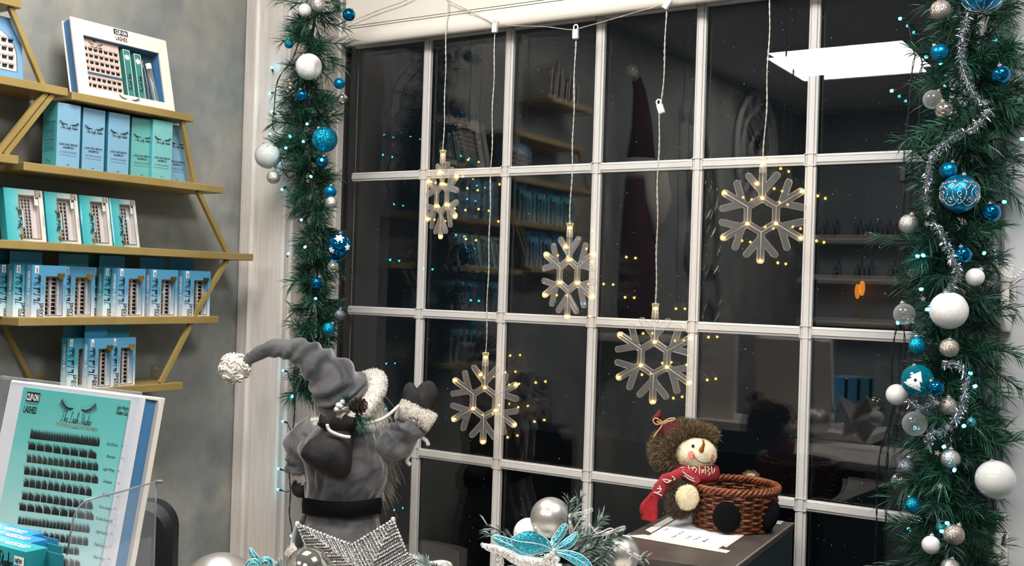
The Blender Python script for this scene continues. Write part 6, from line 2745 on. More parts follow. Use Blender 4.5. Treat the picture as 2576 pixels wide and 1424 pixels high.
gradient('chart_card', [(0.0, lin(228, 238, 238)), (.35, lin(184, 222, 220)), (.75, lin(112, 198, 192)), (1.0, lin(84, 182, 176))], 2, 0, .285, .3)
pbr('frame_pearl', lin(224, 224, 230), .3)
pbr('blue_core', lin(60, 116, 160), .5)
MB().box((0, .0015, 0), (KW, .0105, KH), .002).build('front_tray', 'frame_pearl', kit, local=True)
cx0, cz1 = k3(178, 100)
cx1, _ = k3(965, 175)
MB().box((cx0, -.0005, 0), (cx1, .0012, cz1)).build('chart_card', 'chart_card', kit, local=True)
MB().box((.004, .0105, .002), (KW - .004, .0265, KH - .004)).build('blue_core', 'blue_core', kit, local=True)
MB().box((-.002, .0265, 0), (KW + .003, .0335, KH + .001), .001).build('back_board', 'box_white', kit, local=True)
MB().box((.02, .0105, KH - .003), (KW - .001, .0265, KH - .001)).build('top_flap', 'box_white', kit, local=True)
# clear cover with a rounded rim
rim = MB()
rw = .0042
for lo, hi in (((-.003, -.011, 0), (rw - .003, .0015, KH + .004)), ((KW - .001, -.011, 0), (KW - .001 + rw, .0015, KH + .004)), ((-.003, -.011, KH), (KW + .003, .0015, KH + .004))):
    rim.box(lo, hi, .0015)
rim.build('cover_rim', 'acrylic', kit, local=True)
mb = MB()
mb.add([(-.001, -.010, 0), (KW + .001, -.010, 0), (KW + .001, -.010, KH + .002), (-.001, -.010, KH + .002)], [(0, 1, 2, 3)])
mb.build('cover_sheet', 'film', kit, local=True)
FY = lambda a, b: (a, -.0008, b)
FY2 = lambda a, b: (a, -.0012, b)
# chart lettering
x0, z0 = k3(193, 205)
x1, z1 = k3(305, 145)
blk = put(rect(x0, z0, x1, z1 - .0), FY, 'logo_block', 'ink', kit)
bw_ = x1 - x0
put(txt('CLIP-ON', (z1 - z0) * .92, (x0 + x1) / 2, z0 + (z1 - z0) * .17, 'CENTER', bw_ * .92 / ((z1 - z0) * .92 * txt_w('CLIP-ON', .03)), .03), FY2, 'logo_letters', 'ink_white', blk)
hgt = (z1 - z0) * .95
rows_ = [rect(x0, z0 - .0022, x1, z0 - .0016), txt('LASHES', hgt, (x0 + x1) / 2 - .001, z0 - .0016 - hgt * 1.02, 'CENTER', bw_ * .98 / (hgt * txt_w('LASHES', .03)), .03)]
sx, sz = k3(572, 320)
sw = k3(690, 320)[0] - k3(460, 320)[0]
tw_ = sum(HAND[c][0] for c in 'The Lash Studio')
rows_.append(script('The Lash Studio', sw / tw_ * 1.02, sx, sz - .008, 'CENTER', 0, .055))
rows_.append(rect(sx - .006, sz - .0135, sx + .006, sz - .0129))
rx_, rz_ = k3(868, 262)
rows_.append(txt('Light Weight', .0062, rx_, rz_, 'LEFT', .62, .006))
rx_, rz_ = k3(860, 300)
rows_.append(txt('Cluster Lash', .0066, rx_, rz_, 'LEFT', .62, .02))
ex_, ez_ = k3(582, 232)
ew = k3(716, 250)[0] - k3(448, 225)[0]
ink, lids = closed_eyes(ew, ex_, ez_ - .001)
rows_.append(ink)
put(lids, FY, 'eyelids', 'lid_sparkle', kit)
names = ['Kriss Kross', 'Mermaid', 'Light Wispy', 'Dramatic', 'Volume', 'Dark straight', 'Double Dramatic', 'Light Feather', 'Dark Feather', 'Dark wispy', 'Natural']
lbl = [(795, 530), (793, 622), (768, 715), (767, 806), (760, 905), (738, 995), (715, 1080), (713, 1178), (703, 1272), (697, 1365), (690, 1450)]
for nm, (x, y) in zip(names, lbl):
    a, b = k3(x, y)
    rows_.append(txt(nm, .0052, a, b, 'LEFT', .78, .0))
    c_, d_ = k3(x + 105, y + 12)
    rows_.append(txt('mix', .0040, c_, d_, 'LEFT', .8, .0))
put(join(*rows_), FY, 'lettering', 'ink', kit)['kind'] = 'stuff'
pbr('ink_gold', lin(140, 140, 98), .5)
gx, gz = k3(568, 395)
gw = k3(727, 400)[0] - k3(405, 375)[0]
put(txt('THE TRENDING LASH SALON TREATMENT', .0064, gx, gz - .002, 'CENTER', gw / (.0064 * txt_w('THE TRENDING LASH SALON TREATMENT', .006)), .006), FY, 'gold_lettering', 'ink_gold', kit)


def lash_strip(x0, z0, x1, z1, n, dense, seed, tall):
    """a row of curved lash clusters between two points along its base"""
    rg = random.Random(seed)
    fl = []
    L = math.hypot(x1 - x0, z1 - z0)
    an = math.atan2(z1 - z0, x1 - x0)
    cw = L / n
    for k in range(n):
        cx = (k + .06) * cw
        for j in range(dense):
            t = (j + rg.uniform(.1, .9)) / dense
            bx = cx + t * cw * .84
            hh = tall * (.72 + .28 * math.sin(math.pi * (.15 + .8 * t))) * rg.uniform(.82, 1.06)
            lean = -cw * .22 + (1 - t) * -cw * .12 + rg.uniform(-.1, .1) * cw * .5
            p0, p1, p2 = (bx, 0), (bx + lean * .15, hh * .55), (bx + lean * 1.2, hh)
            w_ = L * .0022 + cw * .018
            fl.append(([(p0[0] - w_, p0[1]), (p0[0] + w_, p0[1]), (p1[0] + w_ * .8, p1[1]), (p1[0] - w_ * .8, p1[1]), p2], [(0, 1, 2, 3), (3, 2, 4)]))
        fl.append(rect(cx, 0, cx + cw * .84, tall * .16))
    return spin(join(*fl), x0, z0, an)


strips = [((225, 480), (740, 540), 26, 9, .0128), ((212, 560), (722, 632), 8, 20, .0112), ((200, 655), (733, 720), 13, 13, .0115), ((182, 745), (733, 815), 11, 15, .0118), ((178, 835), (685, 908), 11, 15, .0122),
          ((165, 930), (694, 1008), 11, 14, .0115), ((146, 1010), (703, 1085), 9, 18, .0110), ((136, 1112), (668, 1180), 20, 8, .0112), ((128, 1205), (660, 1275), 13, 14, .0108), ((122, 1280), (592, 1345), 12, 14, .0104), ((115, 1372), (600, 1440), 12, 14, .0104)]
for i, (a, b, n, dn, tl) in enumerate(strips):
    p, q = k3(*a), k3(*b)
    o = put(lash_strip(p[0], p[1], q[0], q[1], n, dn, i, tl), FY2, 'lash_strip', 'lash_black', kit)
    o['kind'] = 'stuff'

# pale carton at the very left edge, behind the display
lp0 = dep(-60, 974, KD + .03)
lx1 = atY(21, 1000, kc.y + .045).x
t = thing('white_carton', 'white carton with a dark window cut by the lower left picture edge', 'box', (lx1 - .13, kb.y + .055, ctz))
MB().box((lx1 - .15, kb.y + .045, ctz), (lx1, kb.y + .075, kc.z + .002)).build('body', 'box_white', t)
MB().box((lx1 - .13, kb.y + .0435, ctz + .02), (lx1 - .006, kb.y + .0448, kc.z - .03)).build('window', 'ink', t)

# three lash cartons lying on their sides, spines up, in a clear holder
CD = 1.0
gradient('carton_teal_deep', [(0.0, lin(150, 206, 204)), (.5, lin(52, 168, 172)), (1.0, lin(34, 146, 152))], 2, 0, .104)
gradient('carton_blue_deep', [(0.0, lin(120, 190, 226)), (.5, lin(56, 150, 206)), (1.0, lin(40, 132, 196))], 2, 0, .104)
tabp = dep(161, 1388, CD)
for k, (mt, dy, lb, tb) in enumerate([('carton_teal_deep', 0.0, 'front turquoise lash carton lying on its side at the bottom left corner, NEW sticker', 'tab_teal'),
                                      ('carton_blue_deep', .032, 'middle blue lash carton of the three lying at the bottom left corner', 'tab_teal'),
                                      ('carton_blue_deep', .064, 'rear blue lash carton of the three lying at the bottom left corner', 'tab_blue')]):
    w_, h_, d_ = .0765, .1045, .0225
    c = carton(lb, (0, 0, 0), 0, w_, h_, d_, body=mt, tab=.024, tab_mat=tb, group='lash cartons lying in the clear holder')
    zt = tabp.z + .0005 * k
    tp = dep((161, 158, 148)[k], (1388, 1367, 1350)[k], CD + .036 * k)
    c.location = (tp.x - h_ - .024, tp.y - d_, tp.z)
    c.rotation_euler = (0, math.radians(90), 0)
    c.matrix_basis = Matrix.LocRotScale(c.location, c.rotation_euler, None)
pbr('tab_teal_pale', lin(70, 190, 196), .45)
hz0 = tabp.z - .082
hx = tabp.x + .005
hold = thing('clear_holder', 'clear acrylic pocket with a curved side holding the lying cartons, lower left', 'holder', (hx - .1, tabp.y, ctz))
side_px = [(160, 1440), (166, 1395), (176, 1335), (183, 1300), (194, 1276), (212, 1259), (245, 1250), (303, 1236), (391, 1211), (388, 1300), (384, 1440)]
sp_ = [atX(u, v, hx) for u, v in side_px]
sp_ = [(p.y, p.z) for p in sp_]
sp_[0] = (sp_[0][0], ctz + .001)
sp_[-1] = (sp_[-1][0], ctz + .001)
ymin, ymax = min(p[0] for p in sp_), max(p[0] for p in sp_)
MB().prism(sp_, hx, hx + .0028, lambda a, b, d: (d, a, b)).build('side_panel', 'acrylic', hold)
pbr('acrylic_edge', lin(120, 120, 126), .15)
em = MB()
em.tube([(hx + .0014, a, b) for a, b in sp_[1:9]], .0009, 6)
em.build('polished_edge', 'acrylic_edge', hold, smooth='all')
em = MB()
em.tube([(hx + .0014, a, b) for a, b in sp_[8:]], .0010, 6)
em.tube([(hx + .0014, sp_[8][0], sp_[8][1]), (hx + .008, sp_[8][0] + .002, sp_[8][1] + .0005)], .0016, 6)
em.build('polished_edge', 'acrylic_edge', hold, smooth='all')
MB().box((hx - .24, ymin + .01, hz0), (hx, ymax, hz0 + .003)).build('shelf_plate', 'acrylic', hold)
MB().box((hx - .24, ymin + .01, ctz + .001), (hx - .237, ymax, hz0 + .06)).build('side_panel', 'acrylic', hold)

# black chair behind the display
cp = dep(432, 1330, 2.0)
ch = thing('office_chair', 'black padded chair back peeping out behind the display, by the grey wall', 'chair', (cp.x - .16, cp.y - .12, 0), .56)
pbr('black_leather', lin(22, 22, 26), .42, bump=.15, bscale=160)
top_z = dep(410, 1264, 2.0).z
mb = MB()
prof_ = [(-.40, 0), (-.40, .30)] + [(-.35 - .05 * math.cos(a), .355 + .055 * math.sin(a)) for a in np.linspace(.1, math.pi / 2, 8)] + [(-.05 + .05 * math.sin(a), .355 + .055 * math.cos(a)) for a in np.linspace(0, math.pi / 2 - .1, 8)] + [(0, .30), (0, 0)]
# local frame: x across to the right edge at the pixel, y depth
def CHP(a, b, d): return tuple(cp + RIGHT * a + FWD * d + UP * (top_z - cp.z - .41 + b))
lay_ = [(0.0, .94), (.010, 1.0), (.045, 1.0), (.055, .94)]
cxm, czm = -.2, .2
n = len(prof_)
for d_, s_ in lay_:
    mb.v += [CHP(cxm + (a - cxm) * s_, czm + (b - czm) * s_, d_) for a, b in prof_]
for i in range(len(lay_) - 1):
    for j in range(n):
        mb.f.append((i * n + j, i * n + (j + 1) % n, (i + 1) * n + (j + 1) % n, (i + 1) * n + j))
mb.f.append(tuple(range(n)))
mb.f.append(tuple(3 * n + k for k in reversed(range(n))))
mb.build('backrest', 'black_leather', ch, smooth=50)
sb = cp - RIGHT * .10 + FWD * .21
mb = MB()
mb.box((-.14, -.13, .42), (.14, .13, .50), .03, Matrix.Translation((sb.x, sb.y, 0)) @ Matrix.Rotation(.57, 4, 'Z'))
mb.build('seat', 'black_leather', ch)
mb = MB()
mb.tube([(sb.x, sb.y, .06), (sb.x, sb.y, .42)], .025, 12)
mb.tube([tuple(sb - FWD * .05 + UP * (.41 - sb.z)), tuple(cp - RIGHT * .2 + FWD * .06 + UP * (.5 - cp.z)), tuple(cp - RIGHT * .2 + FWD * .06 + UP * (top_z - cp.z - .3))], .015, 8)
mb.build('stem', 'cap_silver', ch, smooth='all')
for k in range(5):
    a = 2 * math.pi * k / 5
    m2 = MB()
    m2.tube([(sb.x, sb.y, .08), (sb.x + math.cos(a) * .14, sb.y + math.sin(a) * .14, .055)], [.02, .012], 8)
    m2.ball((sb.x + math.cos(a) * .14, sb.y + math.sin(a) * .14, .026), .025, 10, 8)
    m2.build('leg', 'black_leather', ch, smooth='all')

ctb = thing('side_table', 'pale table just under the bottom picture edge carrying the silver and blue decorations', 'table', (1.2, -1.08, 0))
MB().box((.80, -1.24, 1.03), (1.62, -.86, 1.055), .003).build('top', 'counter_top', ctb)
for x in (.84, 1.58):
    for y in (-1.20, -.90):
        MB().box((x - .02, y - .02, 0), (x + .02, y + .02, 1.03)).build('leg', 'counter_body', ctb)

# ================================================================== FOREGROUND CENTREPIECE
ND = 1.30
NM = ND / FPX


def NP(u, v, dd=0.0): return dep(u, v, ND + dd)


grp = 'silver and blue decorations in the foreground'
glitter('star_glit', lin(188, 184, 180), lin(255, 252, 246), scale=1500, amount=1.0, metal=.6, rough=.25)
glitter('star_groove_shade', lin(70, 68, 70), lin(150, 146, 144), scale=1500, amount=.9, metal=.6, rough=.3)
glitter('petal_glit', lin(10, 110, 140), lin(90, 215, 230), scale=1700, amount=.9, rough=.3)
pbr('petal_rim', lin(190, 220, 222), .3, .3)
# beaded star
tips = [(748, 1318), (989, 1307), (1122, 1426), (975, 1590), (775, 1570)]
inn = [(886, 1370), (1024, 1392), (1040, 1500), (880, 1540), (800, 1450)]
cen_ = (925, 1448)
st_c = NP(*cen_, -.020)
t = thing('star', 'silver beaded star standing in front of the grey velvet figure', 'star', tuple(st_c), 0, None)
T3 = [NP(u, v, .008) for u, v in tips]
I3 = [NP(u, v, .004) for u, v in inn]
BCK = NP(*cen_, .035)
# thin plate under the beads, coloured dark as the shade between their rows
mb = MB()
V_ = [st_c + FWD * .004] + [x for pr in zip(T3, I3) for x in pr] + [BCK]
fs = []
for k in range(10):
    a, b = 1 + k, 1 + (k + 1) % 10
    fs += [(0, a, b), (11, b, a)]
mb.add([tuple(p) for p in V_], fs)
mb.build('star_plate', 'star_groove_shade', t)
bead = [(0, 0, 1), (1, 0, 0), (0, 1, 0), (-1, 0, 0), (0, -1, 0), (0, 0, -1)]
bf = [(0, 1, 2), (0, 2, 3), (0, 3, 4), (0, 4, 1), (5, 2, 1), (5, 3, 2), (5, 4, 3), (5, 1, 4)]


def beads(mb, a, b, r, gap):
    L = (b - a).length
    n_ = max(1, int(L / gap))
    for k in range(n_ + 1):
        p = a + (b - a) * (k / max(n_, 1)) - FWD * .0015
        q = Matrix.Rotation(random.uniform(0, 3), 3, (1, 1, 0))
        mb.add([tuple(p + (q @ Vector(c)) * (r * random.uniform(.8, 1.1))) for c in bead], bf)


mb = MB()
for k in range(5):
    for other in (I3[k], I3[k - 1]):
        T_, L_ = T3[k], (other - T3[k]).length
        nr = int(L_ / .0037)
        for j in range(1, nr + 1):
            s_ = j / nr
            beads(mb, T_ + (other - T_) * s_, T_ + (st_c - T_) * s_, .0016 if j % 3 else .0010, .0023)
mb.build('bead_rows', 'star_glit', t, stuff=True)
mb = MB()
for k in range(5):
    for other in (I3[k], I3[k - 1]):
        beads(mb, T3[k], other, .0025, .0042)
mb.ball(T3[0], .0034, 10, 8)
mb.ball(T3[1], .0034, 10, 8)
mb.build('edge_beads', 'star_glit', t, smooth='all', stuff=True)

for u, v, r_, m_, lb, d_ in [(1385, 1302, 51, 'matte_silver', 'satin silver bauble standing tall above the blue glitter flower', .06), (1330, 1342, 39, 'pearl', 'pale pearl bauble half hidden behind the tall satin silver one', .13),
                             (1562, 1395, 48, 'matte_silver', 'satin silver bauble at the right end of the foreground pine spray', .06), (552, 1492, 100, 'matte_silver', 'large satin bauble at the bottom edge below the grey wall', .02),
                             (775, 1434, 58, 'shiny_silver', 'mirror silver bauble in front of the beaded star', -.10)]:
    bauble(u, v, r_, 0, m_, lb, D=ND + d_, cap=False, group='baubles in the foreground')
# blue glitter flower
fp = NP(1392, 1385, -.02)
t = thing('glitter_flower', 'turquoise glitter poinsettia with pale rims in the foreground pine spray', 'flower', tuple(fp))


def petal3(mid, hws, dds, curl=.25):
    q = crom([(u, v, h, d) for (u, v), h, d in zip(mid, hws, dds)], 6)
    mb, rims = MB(), [[], []]
    m = len(q)
    for i, (u, v, h, d) in enumerate(q):
        a = q[max(i - 1, 0)]
        b = q[min(i + 1, m - 1)]
        L = math.hypot(b[0] - a[0], b[1] - a[1]) or 1
        nx, ny = -(b[1] - a[1]) / L, (b[0] - a[0]) / L
        for j in range(7):
            s_ = (j - 3) / 3
            p = NP(u + nx * h * s_, v + ny * h * s_, d + (abs(s_) ** 2) * h * NM * curl)
            mb.v.append(tuple(p))
            if j in (0, 6):
                rims[0 if j == 0 else 1].append(tuple(p))
        if i:
            for j in range(6):
                b0 = (i - 1) * 7 + j
                mb.f.append((b0, b0 + 1, b0 + 8, b0 + 7))
    pt = mb.build('petal', 'petal_glit', t, smooth='all')
    r2 = MB()
    for rm in rims:
        r2.tube(rm, .0008, 5)
    r2.tube([tuple(NP(u, v, d - .0012)) for u, v, h, d in q], .0006, 5)
    for k in range(2, m - 4, 4):
        for s_ in (-.8, .8):
            r2.tube([mb.v[k * 7 + 3], mb.v[min(k + 3, m - 1) * 7 + (5 if s_ > 0 else 1)]], .0004, 4)
    r2.build('petal_rim', 'petal_rim', pt, smooth='all')


petal3([(1392, 1384), (1368, 1372), (1338, 1366), (1305, 1362), (1286, 1356)], [2, 18, 30, 22, 3], [-.035, -.04, -.045, -.045, -.04], .3)
petal3([(1345, 1394), (1310, 1382), (1275, 1367), (1250, 1356), (1237, 1350)], [3, 14, 13, 9, 3], [-.03, -.03, -.03, -.03, -.03], .3)
petal3([(1385, 1378), (1396, 1360), (1410, 1342), (1420, 1326), (1424, 1318)], [3, 9, 10, 8, 2], [-.035, -.03, -.03, -.03, -.03], .6)
petal3([(1392, 1386), (1412, 1376), (1432, 1364), (1446, 1350), (1450, 1338)], [3, 9, 12, 8, 2], [-.03, -.03, -.028, -.026, -.025], .5)
petal3([(1392, 1388), (1425, 1395), (1455, 1408), (1478, 1424), (1490, 1440)], [3, 10, 14, 10, 3], [-.035, -.035, -.035, -.035, -.035], .4)
MB().ball(NP(1394, 1386, -.045), .0035, 12, 8).build('flower_heart', 'star_glit', t, smooth='all')
# blue curled leaf at lower left
fp = NP(645, 1410, 0)
t = thing('glitter_flower', 'turquoise curled glitter leaf beside the large satin bauble', 'flower', tuple(fp))
petal3([(628, 1379), (634, 1392), (645, 1408), (655, 1424), (662, 1440)], [3, 7, 8, 9, 8], [-.01, -.012, -.012, -.01, -.01], 1.2)
petal3([(650, 1440), (656, 1420), (664, 1412), (676, 1414), (682, 1440)], [3, 7, 9, 9, 6], [.0, -.005, -.008, -.005, 0], .9)
petal3([(618, 1440), (622, 1424), (634, 1414), (648, 1420), (650, 1440)], [4, 6, 8, 8, 6], [-.0, -.015, -.018, -.015, 0], .9)
# silver glitter branch
t = thing('glitter_branch', 'thick silver glitter branch curving along the bottom below the blue flower', 'branch', tuple(NP(1300, 1410, -.06)))
q = crom([tuple(NP(u, v, -.06)) + (r_,) for u, v, r_ in ((1210, 1368, .0016), (1226, 1376, .0040), (1250, 1382, .0046), (1275, 1393, .0056), (1300, 1407, .0064), (1330, 1415, .0070), (1370, 1420, .0070), (1410, 1432, .006))], 7)
mb = MB()
mb.tube([tuple(a[:3]) for a in q], [float(a[3]) for a in q], 16)
mb.v = [tuple(Vector(p) + noise.noise_vector(Vector(p) * 420) * .0012) for p in mb.v]
mb.build('branch', 'star_glit', t, smooth='all')
q = crom([tuple(NP(u, v, -.055)) + (r_,) for u, v, r_ in ((1252, 1384, .0040), (1258, 1402, .0044), (1256, 1424, .0052), (1250, 1445, .005))], 5)
mb = MB()
mb.tube([tuple(a[:3]) for a in q], [float(a[3]) for a in q], 14)
mb.v = [tuple(Vector(p) + noise.noise_vector(Vector(p) * 420) * .0012) for p in mb.v]
mb.build('side_twig', 'star_glit', t, smooth='all')
for k in range(5):
    a = 2 * math.pi * k / 5
    mb = ellip(NP(1386 + 11 * math.cos(a), 1407 + 8 * math.sin(a), -.072), .0058, .004, .0040, 14, 10, -a)
    mb.build('glitter_blossom', 'star_glit', t, smooth='all')
# frosted pine spray
RNG = np.random.default_rng(5)
t = thing('pine_spray', 'frosted artificial pine spray spreading behind the blue glitter flower', 'greenery', tuple(NP(1440, 1400, .02)))
Bq, Dq, Tq, Lq = [], [], [], []
core = MB()
tw_list = [((1400, 1400), (1255, 1335), 40), ((1400, 1400), (1222, 1350), 30), ((1400, 1405), (1215, 1395), 40), ((1420, 1385), (1440, 1262), 60), ((1430, 1385), (1425, 1250), 40), ((1440, 1385), (1475, 1290), 80), ((1450, 1390), (1512, 1312), 90), ((1460, 1395), (1560, 1330), 80),
           ((1470, 1400), (1560, 1368), 110), ((1470, 1405), (1600, 1400), 110), ((1460, 1410), (1580, 1430), 90), ((1440, 1410), (1520, 1440), 80), ((1430, 1400), (1480, 1340), 90), ((1400, 1410), (1290, 1440), 50), ((1450, 1400), (1500, 1370), 90),
           ((1440, 1420), (1600, 1450), 80), ((1480, 1390), (1540, 1350), 80), ((1420, 1400), (1455, 1350), 60),
           ((1450, 1420), (1350, 1475), 90), ((1450, 1420), (1410, 1490), 90), ((1320, 1430), (1250, 1480), 70), ((1500, 1420), (1500, 1490), 90), ((1400, 1425), (1330, 1440), 80), ((1520, 1420), (1570, 1470), 80)]
for (u0, v0), (u1, v1), n_ in tw_list:
    a = NP(u0, v0, .03)
    b_ = NP(u1, v1, .03 + RNG.uniform(-.04, .05))
    b, dd, tt, tw = branch_points(a, b_ - a, (b_ - a).length * .92, n_, .62)
    Bq.append(b); Dq.append(dd); Lq.append(RNG.uniform(.6, 1.15, n_) * .019)
    Tq.append(np.where(RNG.uniform(0, 1, n_) < .25, RNG.uniform(.75, 1, n_), RNG.uniform(0, .35, n_)))
    core.tube([tuple(p) for p in tw], .0009, 4)
needle_field((np.concatenate(Bq), np.concatenate(Dq), np.concatenate(Tq)), np.concatenate(Lq), .00085).build('needles', 'pine_frost', t, stuff=True)
core.build('twigs', 'stem_brown', t, smooth='all', stuff=True)
# left end of the spray, around star and mirror ball
t = thing('pine_spray', 'small dark pine sprigs between beaded star and mirror silver bauble at the bottom edge', 'greenery', tuple(NP(700, 1430, .03)))
Bq, Dq, Tq, Lq = [], [], [], []
for (u0, v0), (u1, v1), n_ in [((700, 1450), (688, 1405), 30), ((720, 1450), (706, 1408), 26), ((1090, 1450), (1040, 1398), 40), ((1090, 1450), (1072, 1402), 36), ((680, 1460), (665, 1418), 20)]:
    a = NP(u0, v0, -.01)
    b_ = NP(u1, v1, -.01)
    b, dd, tt, tw = branch_points(a, b_ - a, (b_ - a).length * .8, n_, .45)
    Bq.append(b); Dq.append(dd); Tq.append(tt * .7 + .1); Lq.append(RNG.uniform(.6, 1.1, n_) * .014)
needle_field((np.concatenate(Bq), np.concatenate(Dq), np.concatenate(Tq)), np.concatenate(Lq), .0008).build('needles', 'pine_frost', t, stuff=True)
# glittered leaf right of the star
mb = ellip(NP(1100, 1428, .02), .019, .005, .009, 20, 12, -.15)
o = mb.build('glitter_leaf', 'star_glit', None, smooth='all', origin=NP(1100, 1428, .02))
tag(o, 'silver beaded leaf tip right of the beaded star at the bottom edge', 'leaf')
# clear fairy lights threaded through the spray, facing the window
t = thing('fairy_lights', 'clear tube fairy lights with silver leads in the foreground pine spray', 'string lights', tuple(NP(1500, 1380, .01)))
lw_ = MB()
for (u0, v0), (u1, v1), d_ in [((1512, 1346), (1574, 1326), -.02), ((1575, 1385), (1614, 1406), -.03), ((1432, 1252 + 40), (1437, 1305 + 40), .0), ((1466, 1290), (1436, 1297), .0), ((1352, 1335), (1362, 1345), -.04), ((1490, 1262 + 20), (1468, 1290), .02)]:
    a, b_ = NP(u0, v0, d_), NP(u1, v1, d_)
    dd = (b_ - a).normalized()
    q = dd.to_track_quat('Z', 'Y').to_matrix().to_4x4()
    L = (b_ - a).length
    m2 = MB()
    m2.lathe([(.0001, L - .012), (.0026, L - .012), (.0026, L - .002), (.0018, L), (.0001, L)], 12, a, q)
    m2.build('bulb', 'clear_plastic', t, smooth='all')
    m3 = MB()
    m3.lathe([(.0001, .0), (.0020, .0), (.0023, L - .012), (.0001, L - .012)], 10, a, q)
    m3.build('socket', 'cap_silver', t, smooth='all')
lw_.tube([tuple(NP(u, v, .0)) for u, v in crom([(1440, 1340), (1470, 1300), (1500, 1340), (1540, 1330), (1560, 1370), (1590, 1390), (1570, 1424)], 8)], .0008, 5)
lw_.build('lead', 'wire_clear', t, smooth='all')


# ================================================================== BEHIND THE CAMERA: WHAT THE PANES MIRROR
t_ = bpy.data.objects['wall_shelf.001']
MB().box((LX + .0005, -1.40, 2.171 - TH), (SF, -1.09, 2.171), .0012).build('shelf_board', 'gold_metal', t_)
MB().box((LX + .0005, -1.36, 1.570 - TH), (SF, -.985, 1.570), .0012).build('shelf_board', 'gold_metal', t_)
for k in range(5):
    y = -1.13 - .042 * k
    h = (.10, .125, .075, .095, .09)[k]
    t = thing('slim_book', 'slim silver spined book mirrored high in the third window pane, %s of five' % ('first', 'second', 'third', 'fourth', 'last')[k], 'book', (-.12, y, 2.1715), 0, 'slim books on the mirrored top shelf', rx=.10)
    MB().box((-.045, -.006, .001), (.045, .006, h)).build('cover', 'matte_silver', t, local=True)
    MB().box((-.043, -.0045, .003), (.0452, .0045, h - .002)).build('pages', 'box_white', t, local=True)
for k in range(4):
    y = -1.34 + .09 * k
    carton('%s of four blue lash cartons mirrored from the far gold shelf' % ('first', 'second', 'third', 'last')[k], (-.07, y, 1.5703), HP, .0765, .1025, .021, body='carton_blue', tab=.026, group='cartons on the mirrored shelf', film=False)
for k in range(4):
    y = -1.30 + .095 * k
    carton('%s of four turquoise cartons mirrored from the upper far gold shelf' % ('first', 'second', 'third', 'last')[k], (-.07, y, 1.7218), HP, .0765, .1025, .021, body='carton_teal', tab=.026, group='cartons on the mirrored upper shelf', film=False)

# openwork wall clock
cy_, cz_ = -3.45, 2.28
t = thing('wall_clock', 'large pale openwork wall clock mirrored in the fifth upper window pane', 'clock', (LX, cy_, cz_))
pbr('clock_grey', lin(196, 196, 192), .5)
XC = LX + .02
for r_, w_ in ((.29, .016), (.20, .010), (.08, .010)):
    mb = MB()
    mb.tube([(XC, cy_ + r_ * math.cos(a), cz_ + r_ * math.sin(a)) for a in np.linspace(0, 2 * math.pi, 49)[:-1]], w_, 6, closed=True)
    mb.build('ring', 'clock_grey', t, smooth='all')
for k in range(12):
    a = 2 * math.pi * k / 12
    mb = MB()
    for o_ in ((-.02, 0, .02) if k % 3 == 0 else (-.01, .01)):
        ca, sa = math.cos(a), math.sin(a)
        mb.tube([(XC, cy_ + .21 * ca - o_ * sa, cz_ + .21 * sa + o_ * ca), (XC, cy_ + .28 * ca - o_ * sa, cz_ + .28 * sa + o_ * ca)], .006, 5)
    mb.build('numeral', 'clock_grey', t, stuff=True)
for a, L in ((2.0, .13), (.6, .2)):
    MB().tube([(XC + .01, cy_, cz_), (XC + .01, cy_ + L * math.cos(a), cz_ + L * math.sin(a))], [.012, .004], 6).build('hand', 'belt_black', t)

# swirl wall art
ay, az = -2.78, 1.72
t = thing('wall_art', 'silver looped wall sculpture mirrored left of the upper right snowflake', 'wall art', (LX, ay, az))
rg = random.Random(3)
for k in range(9):
    y, z, ry_, rz_ = ay + rg.uniform(-.16, .16), az + rg.uniform(-.42, .42), rg.uniform(.06, .12), rg.uniform(.09, .2)
    mb = MB()
    mb.tube([(LX + .02 + .008 * math.sin(a * 2), y + ry_ * math.cos(a), z + rz_ * math.sin(a)) for a in np.linspace(0, 2 * math.pi, 33)[:-1]], [(.004, .013)] * 32, 8, closed=True)
    mb.build('loop', 'shiny_silver', t, smooth='all')

# dark red robed figure high on a bracket
py, pz = -1.80, 1.62
pbr('wine_cloth', lin(66, 14, 22), .8, col2=lin(44, 8, 14), nscale=14)
t = thing('red_figure', 'tall dark red robed figure with pale beard mirrored beside the fourth glazing bar', 'figure', (-.04, py, pz - .3))
mb = MB()
mb.lathe([(.0001, -.62), (.07, -.62), (.074, -.5), (.066, -.2), (.056, 0), (.0001, .02)], 28, (-.05, py, pz + .33))
folds(mb, .008, 18, 4, 9)
mb.build('robe', 'wine_cloth', t, smooth='all')
mb = MB()
mb.tube([(-.05, py, pz + .40), (-.05, py, pz + .55), (-.05, py + .03, pz + .68), (-.05, py + .09, pz + .76)], [.06, .042, .026, .012], 20)
mb.build('hat', 'wine_cloth', t, smooth='all')
MB().ball((-.05, py, pz + .38), .065, 20, 14).build('head', 'hair_white', t, smooth='all')
mb = MB()
mb.tube([(.01, py, pz + .37), (.03, py, pz + .25), (.03, py, pz + .10)], [.05, .055, .012], 16)
mb.build('beard', 'hair_white', t, smooth='all')
mb = MB()
mb.ball((-.05, py + .10, pz + .74), .025, 14, 10)
mb.build('pom_pom', 'white_fleece', t, smooth='all')
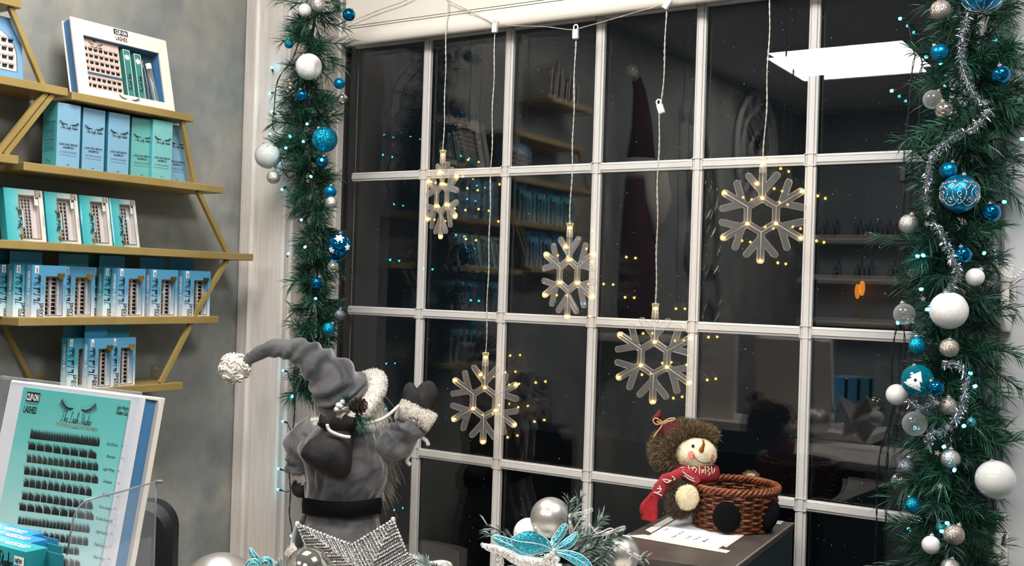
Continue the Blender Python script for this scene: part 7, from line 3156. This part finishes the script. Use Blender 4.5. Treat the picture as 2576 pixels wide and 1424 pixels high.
bk = thing('corner_bracket', 'white wall bracket carrying the mirrored dark red figure', 'bracket', (LX, py, pz - .31))
MB().box((LX + .001, py - .14, pz - .32), (.09, py + .14, pz - .292), .004).build('board', 'box_white', bk)
MB().prism([(LX + .001, pz - .32), (.05, pz - .32), (LX + .001, pz - .5)], py - .012, py + .012, lambda a, b, d: (a, d, b)).build('web', 'box_white', bk)

# white shelves with bottles on the back wall
YB = -4.25
pbr('bottle_dark', lin(40, 40, 46), .2)
bs = thing('wall_shelf', 'three long white back wall shelves mirrored in the right window column', 'shelf', (.5, YB, 1.3))
for z in (1.855, 1.625, 1.38):
    MB().box((-.12, YB + .0005, z - .03), (1.25, YB + .16, z), .002).build('shelf_board', 'box_white', bs)
bm = MB()
bm.lathe([(.0001, 0), (.017, 0), (.018, .004), (.018, .055), (.008, .064), (.008, .066), (.0001, .066)], 12)
bme = bm.mesh('bottle_body', 'bottle_dark', 'all')
bm = MB()
bm.lathe([(.0001, .066), (.0085, .066), (.0080, .088), (.0001, .090)], 12)
bcap = bm.mesh('bottle_cap', 'belt_black', 'all')
rg = random.Random(8)
for z, nm in ((1.855, 'upper'), (1.625, 'middle')):
    x = -.05
    while x < 1.15:
        t = thing('bottle', 'small dark bottle in the row mirrored on the %s white back shelf' % nm, 'bottle', (x, YB + .09, z + .0005), 0, 'bottles on the %s back shelf' % nm)
        m = Matrix.Translation((x, YB + .09, z + .0005))
        inst('bottle_body', bme, t, m)
        inst('bottle_cap', bcap, t, m)
        x += rg.choice((.055, .055, .06, .13))
emis('orange_glow', lin(255, 150, 50), 9)
t = thing('glow_lamp', 'small orange lamp mirrored as two glowing ovals in the right window column', 'lamp', (.215, YB + .09, 1.3805))
MB().lathe([(.0001, 0), (.03, 0), (.03, .006), (.008, .012), (.008, .12), (.0001, .12)], 16, (.215, YB + .09, 1.3805)).build('base', 'gold_metal', t, smooth=True)
MB().ball((.215, YB + .09, 1.555), (.016, .016, .045), 16, 12).build('shade', 'orange_glow', t, smooth='all')
